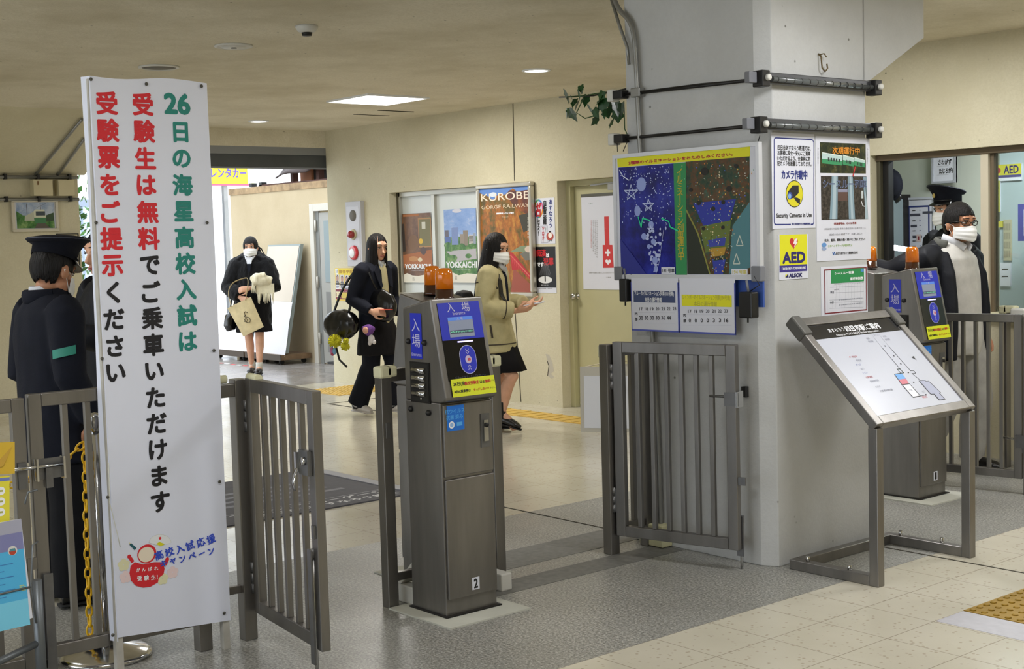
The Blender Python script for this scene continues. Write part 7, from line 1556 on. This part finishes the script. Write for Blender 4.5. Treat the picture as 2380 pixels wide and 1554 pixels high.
oboard('defibrillator_sign', 'yellow AED sign hanging behind the right office pane', 'sign', (2309, 384), (2376, 418), YO2, d_aed2)
def d_strip(S, w, h):
    S.rect(0, 0, w, h, flat('#a9a93c'), 1)
    for i, ch in enumerate('年中無休です'): S.textc(ch, w / 2, h * (.92 - .155 * i), w * .62, flat('#4a4a30'), 2)
oboard('paper_strip', 'narrow green paper strip under the office AED sign', 'paper', (2314, 420), (2326, 492), YO2, d_strip)
def d_cal(S, w, h):
    for r_ in range(4):
        for c_ in range(3): S.rect(w * (.08 + .3 * c_), h * (.08 + .22 * r_), w * (.30 + .3 * c_), h * (.24 + .22 * r_), flat('#9a9480'), 1)
oboard('calendar', 'yellowed calendar sheet on the office wall', 'calendar', (2334, 510), (2352, 605), YO2, d_cal, flat('#b3ad94'))
oboard('paper_notice', 'pale notice sheet with two lines low on the office wall', 'paper', (2326, 610), (2350, 665), YO2, lambda S, w, h: (S.rect(w * .2, h * .7, w * .8, h * .74, INK, 1), S.rect(w * .2, h * .4, w * .8, h * .44, INK, 1)))
oboard('paper_notice', 'small yellow memo on the office wall beside the calendar', 'paper', (2322, 514), (2332, 528), YO2, lambda S, w, h: None, flat('#c4bc4a'))
t = thing('binder', 'purple binder hanging at the right edge of the office window', 'binder', onY(2366, 560, 9.6)); b = MB(); b.box((0, 0, 0), (.30, .06, .28), flat('#3c3f86')); b.box((.05, -.004, .04), (.26, 0, .24), PAPER); b.build('cover', t)
t = thing('office_desk', 'grey office desk with a white top behind the right pane', 'desk', (-4.15, 9.0, 0)); b = MB(); b.box((-.75, -.1, .80), (1.2, .70, .84), WHITE); b.build('top', t); b = MB(); b.box((-.72, -.05, 0), (1.15, .62, .80), M('desk_grey', '#77797a', .5)); b.build('cabinet', t)
t = thing('document_tray', 'red document tray on the office desk', 'tray', (-4.40, 9.15, .842)); b = MB(); b.box((-.02, 0, 0), (.4, .3, .02), RED); b.box((-.02, 0, .05), (.4, .3, .13), flat('#8e3038')); b.box((0, .02, .02), (.38, .28, .05), PAPER); b.build('tray', t)
p = onY(2058, 560, 9.2); t = thing('locker', 'grey steel locker at the left edge of the office window', 'locker', (p.x - .05, 9.2, 0)); b = MB(); b.box((-.42, 0, .02), (.07, .22, 1.72), M('locker_grey', '#5f6a6e', .5)); b.build('case', t, .005); b = MB(); b.box((-.02, -.01, .9), (.01, 0, 1.05), DARKM); b.build('handle', t)
p = onY(2072, 430, 9.3); t = thing('peaked_cap', 'dark peaked cap hanging beside the office locker', 'cap', p); b = MB(); b.ball((0, 0, 0), (.10, .05, .13), MATS['cap_cloth'], 18, 12); b.lathe([(.11, 0), (.09, .05), (.001, .06)], (0, -.02, .0), MATS['cap_cloth'], 18, axis=(0, -1, 0)); b.build('crown', t); b = MB(); b.ball((.0, .02, -.10), (.08, .02, .05), SHOE, 14, 8); b.build('visor', t)
p = onY(2092, 575, 9.0); t = thing('desk_lamp', 'bright desk lamp glowing low in the office window', 'lamp', (p.x, 9.0, p.z)); b = MB(); b.box((-.07, -.03, -.02), (.10, .03, .0), flat('#d0d4d8')); b.tube([(-.06, 0, -.02), (-.06, .03, -.75)], .012, DARKM, 8); b.build('arm', t); b = MB(); b.prism([(-.06, -.035, -.018), (.09, -.035, -.035), (.09, -.035, -.005), (-.06, -.035, .02)], (0, .06, 0), M('lamp_glow', '#ffffff', .5, emit='#f0f6ff', estr=6)); b.build('shade', t)
p = onY(2110, 420, YO); t = thing('coat_hook', 'dark wall cabinet edge behind the duty board', 'cabinet', (onY(2092, 560, 9.9).x - .12, 9.80, 1.15)); b = MB(); b.box((0, 0, 0), (.16, .2, .62), DARKM); b.box((.02, -.004, .30), (.10, 0, .60), PAPER); b.build('case', t); t.name = 'wall_cabinet'

# ------------------------------------------------------------------ passage outside the exit
t = thing('door_2', 'grey metal door with a glass pane in the passage wall', 'door', (-14.55, YF, 0)); t['kind'] = 'structure'
WFR = M('white_door_frame', '#c9c4b8', .5); b = MB(); b.box((0, -.05, 0), (.09, .05, 1.99), WFR); b.box((.09, -.05, 1.90), (1.1, .05, 1.99), WFR); b.build('door_frame', t, .003); b = MB(); b.box((.09, -.02, 0), (.17, .03, 1.90), M('door_stile_grey', '#7b7c78', .5)); b.box((.17, -.015, .012), (1.1, .03, 1.88), M('door_leaf_grey', '#a3a19a', .5)); b.build('door_leaf', t)
b = MB(); b.box((.28, -.022, 1.02), (1.0, -.014, 1.78), M('door_pane_dark', '#7d8b8c', .2)); b.box((.28, -.022, .15), (1.0, -.014, .90), M('door_lower_grey', '#7f7e7a', .5)); b.build('pane', t)
for z in (.25, .95, 1.65): b = MB(); b.tube([(.12, -.04, z), (.12, -.04, z + .14)], .014, WFR, 8); b.build('hinge', t)
WRAP = M('plastic_wrap', '#cfcdd2', .25, coat=.4, bmp=.35, bs=6); PNLB = M('pale_board_face', '#cbbfae', .5, var=.05, vs=2)
def board(label, xa, xb, yb, yt, h, z0, mat):
    t = thing('leaning_board', label, 'board', (xa, yb, z0)); w = xb - xa; v = V((0, yt - yb, h)); n = V((0, -1, 0)); b = MB(); b.obox((0, 0, 0), (w, 0, 0), v, V((0, -.045, 0)), M('board_grey_edge', '#8c9694', .5)); b.build('panel', t)
    b = MB(); b.obox(V((.02, -.048, .0)) + v * .015, (w - .04, 0, 0), v * .97, V((0, -.003, 0)), mat); b.build('face', t)
    b = MB(); N = 12
    def fn(u, q): return V((w * (u * 1.04 - .02), -.056 - .010 * abs(mnoise.noise(V((u * 5, q * 4, h)))), 0)) + v * (q * .50 - .03)
    b.grid(N, N, fn, WRAP); b.build('plastic_wrap', t); return t
board('tall pale board in plastic wrap leaning on the passage wall', -15.50, -14.69, 8.62, 8.90, 1.36, .14, PNLB)
board('shorter board in plastic wrap leaning left of the tall pale board', -16.45, -15.62, 8.60, 8.90, .72, .12, PNLB)
WOOD = M('worn_wood', '#7a6248', .75, var=.3, vs=8)
for xa, lb in ((-15.56, 'low wooden dolly under the tall pale board'), (-16.5, 'low wooden dolly under the shorter board')):
    t = thing('dolly', lb, 'dolly', (xa, 8.50, 0)); b = MB(); b.box((0, 0, .06), (.88, .44, .125), WOOD); b.box((-.01, -.012, .055), (.89, 0, .13), M('dolly_bumper', '#4c4238', .7)); b.build('deck', t)
    for x in (.1, .78):
        for y in (.06, .38): b = MB(); b.tube([(x, y, .032), (x + .03, y, .032)], .031, RUBBER, 14); b.build('wheel', t)
t = thing('hand_truck', 'black folding hand truck with a green handle at the wall corner', 'hand truck', (-13.22, 8.45, 0)); b = MB(); b.tube([(-.12, .1, .12), (-.14, .12, .55), (-.20, .14, .80), (-.16, .10, .87), (.05, .10, .87)], .014, BLACKP, 10); b.tube([(-.12, .1, .12), (.1, .1, .12)], .014, BLACKP, 10); b.build('frame', t); b = MB(); b.tube([(-.18, .10, .875), (.06, .10, .875)], .020, flat('#4f9a3c'), 10); b.build('handle_grip', t)
b = MB(); b.box((-.14, -.1, .10), (.15, .2, .125), BLACKP); b.build('platform', t); b = MB(); b.tube([(.02, -.05, .055), (.06, -.05, .055)], .055, RUBBER, 16); b.build('wheel', t)
t = thing('floor_tape', 'red and white striped tape line on the passage floor', 'tape', (-15.7, 8.2, 0)); b = MB()
for i in range(9): b.box((-.5 + i * .16, -.02, 0), (-.5 + i * .16 + .08, .02, .002), RED if i % 2 else WHITE)
b.build('stripes', t)
# roof clutter above the passage wall
RST = M('rusty_timber', '#4a2f26', .8, var=.3, vs=9); TARP = M('dark_tarpaulin', '#3a2e2c', .7, bmp=.4, bs=3)
t = thing('roof_shed', 'dark rusty lean-to with a tarpaulin on top of the passage wall', 'shed', (-16.3, 9.2, 2.28))
for x in (.35, 1.0, 1.9): b = MB(); b.box((x, .3, 0), (x + .07, .38, .55), RST); b.build('post', t)
b = MB(); b.box((.1, .2, .0), (3.4, .3, .05), RST); b.box((.0, .0, .0), (3.6, .06, .035), RST); b.build('sill_beam', t)
b = MB(); b.grid(18, 6, lambda u, v: V((.28 + 3.3 * u, .10 + .35 * v + .05 * mnoise.noise(V((u * 6, v * 3, 4))), .12 + .16 * math.sin(min(1, u * 5) * PI / 2) + .30 * v - .10 * math.sin(u * 9) * (1 - v) + .05 * mnoise.noise(V((u * 7, v * 3, 0))))), TARP); q = b.build('tarpaulin', t); m = q.modifiers.new('t', 'SOLIDIFY'); m.thickness = .02
b = MB(); b.box((.62, .5, .0), (3.6, .56, .9), M('dark_shed_panel', '#1e1a1a', .8)); b.box((.34, .46, .02), (.62, .5, .6), M('faded_orange_sheet', '#8a5a3c', .8)); b.build('back_panel', t)
for x in (-.25, .02): b = MB(); b.box((x, .0, .02), (x + .07, .08, .07), BLACKP); b.build('clip', t)
# street side: rental sign, pale building, tree
t = thing('shop_sign', 'yellow sign with violet katakana lettering seen through the exit', 'sign', (-22.0, 11.2, 2.62)); b = MB(); b.bar((-.08, .57, 0), (-.08, .57, -2.62), .08, .08, GALV); b.build('sign_post', t); b = MB(); b.box((-.15, 0, 0), (0, 1.14, .40), flat('#e8cf2a')); b.box((0, 0, -.03), (.004, 1.14, .0), flat('#c85a78')); b.build('panel', t)
b = MB(); S = Sheet(b, V((.005, 0, 0)), UY, (0, 0, 1), (1, 0, 0)); a = onX(492, 412, -21.99); c = onX(572, 391, -21.99); S.text('レンタカー', a.y - 11.2, a.z - 2.62, c.y - 11.2, c.z - 2.62, flat('#5a4ab0'), 1, .004); S.rect(1.0, 0, 1.14, .4, flat('#e8e4c0'), 1); b.build('lettering', t)
PALEB = M('white_shop_front', '#e4e6ea', .6); BLUG = M('bluish_shop_glass', '#b4c4da', .2)
t = thing('street_building', 'pale shop front across the street outside the exit', 'building', (-23.4, 6.0, 0)); b = MB(); b.box((-.4, -3, 0), (0, 9, 5.2), PALEB); b.build('wall', t)
b = MB()
for y in (2.0, 3.6, 4.55, 5.0): b.box((0, y, 0), (.12, y + .12, 2.4), BLUG)
b.box((0, 1.8, 2.28), (.14, 5.3, 2.40), M('shop_frame_grey', '#8a96a8', .4)); b.build('door_frame', t); b = MB(); b.box((.02, 3.75, .1), (.04, 4.5, 2.25), BLUG); b.box((.02, 2.2, .1), (.04, 3.5, 2.25), BLUG); b.build('glass_door', t)
LEAF = M('street_tree_leaf', '#3f6a2c', .6, var=.4, vs=4); BARK = M('street_tree_bark', '#5a4838', .9)
t = thing('street_tree', 'leafy green tree outside beyond the end of the left wall', 'tree', (-16.6, 6.35, 0)); b = MB(); b.tube([(0, 0, 0), (.05, 0, 1.0), (.0, .05, 1.7)], [.09, .07, .04], BARK, 10); b.build('trunk', t); b = MB(); rq = random.Random(2)
for i in range(900):
    c = V((rq.gauss(0, .30), rq.gauss(0, .34), 1.62 + rq.gauss(0, .42))); n = V((rq.gauss(0, 1), rq.gauss(0, 1), rq.gauss(0, 1))).normalized(); u = n.orthogonal().normalized() * .06; w_ = n.cross(u).normalized() * .035; b.quad([c - u, c - w_, c + u, c + w_], LEAF)
b.build('foliage', t)

bpy.data.scenes.remove(WORK)
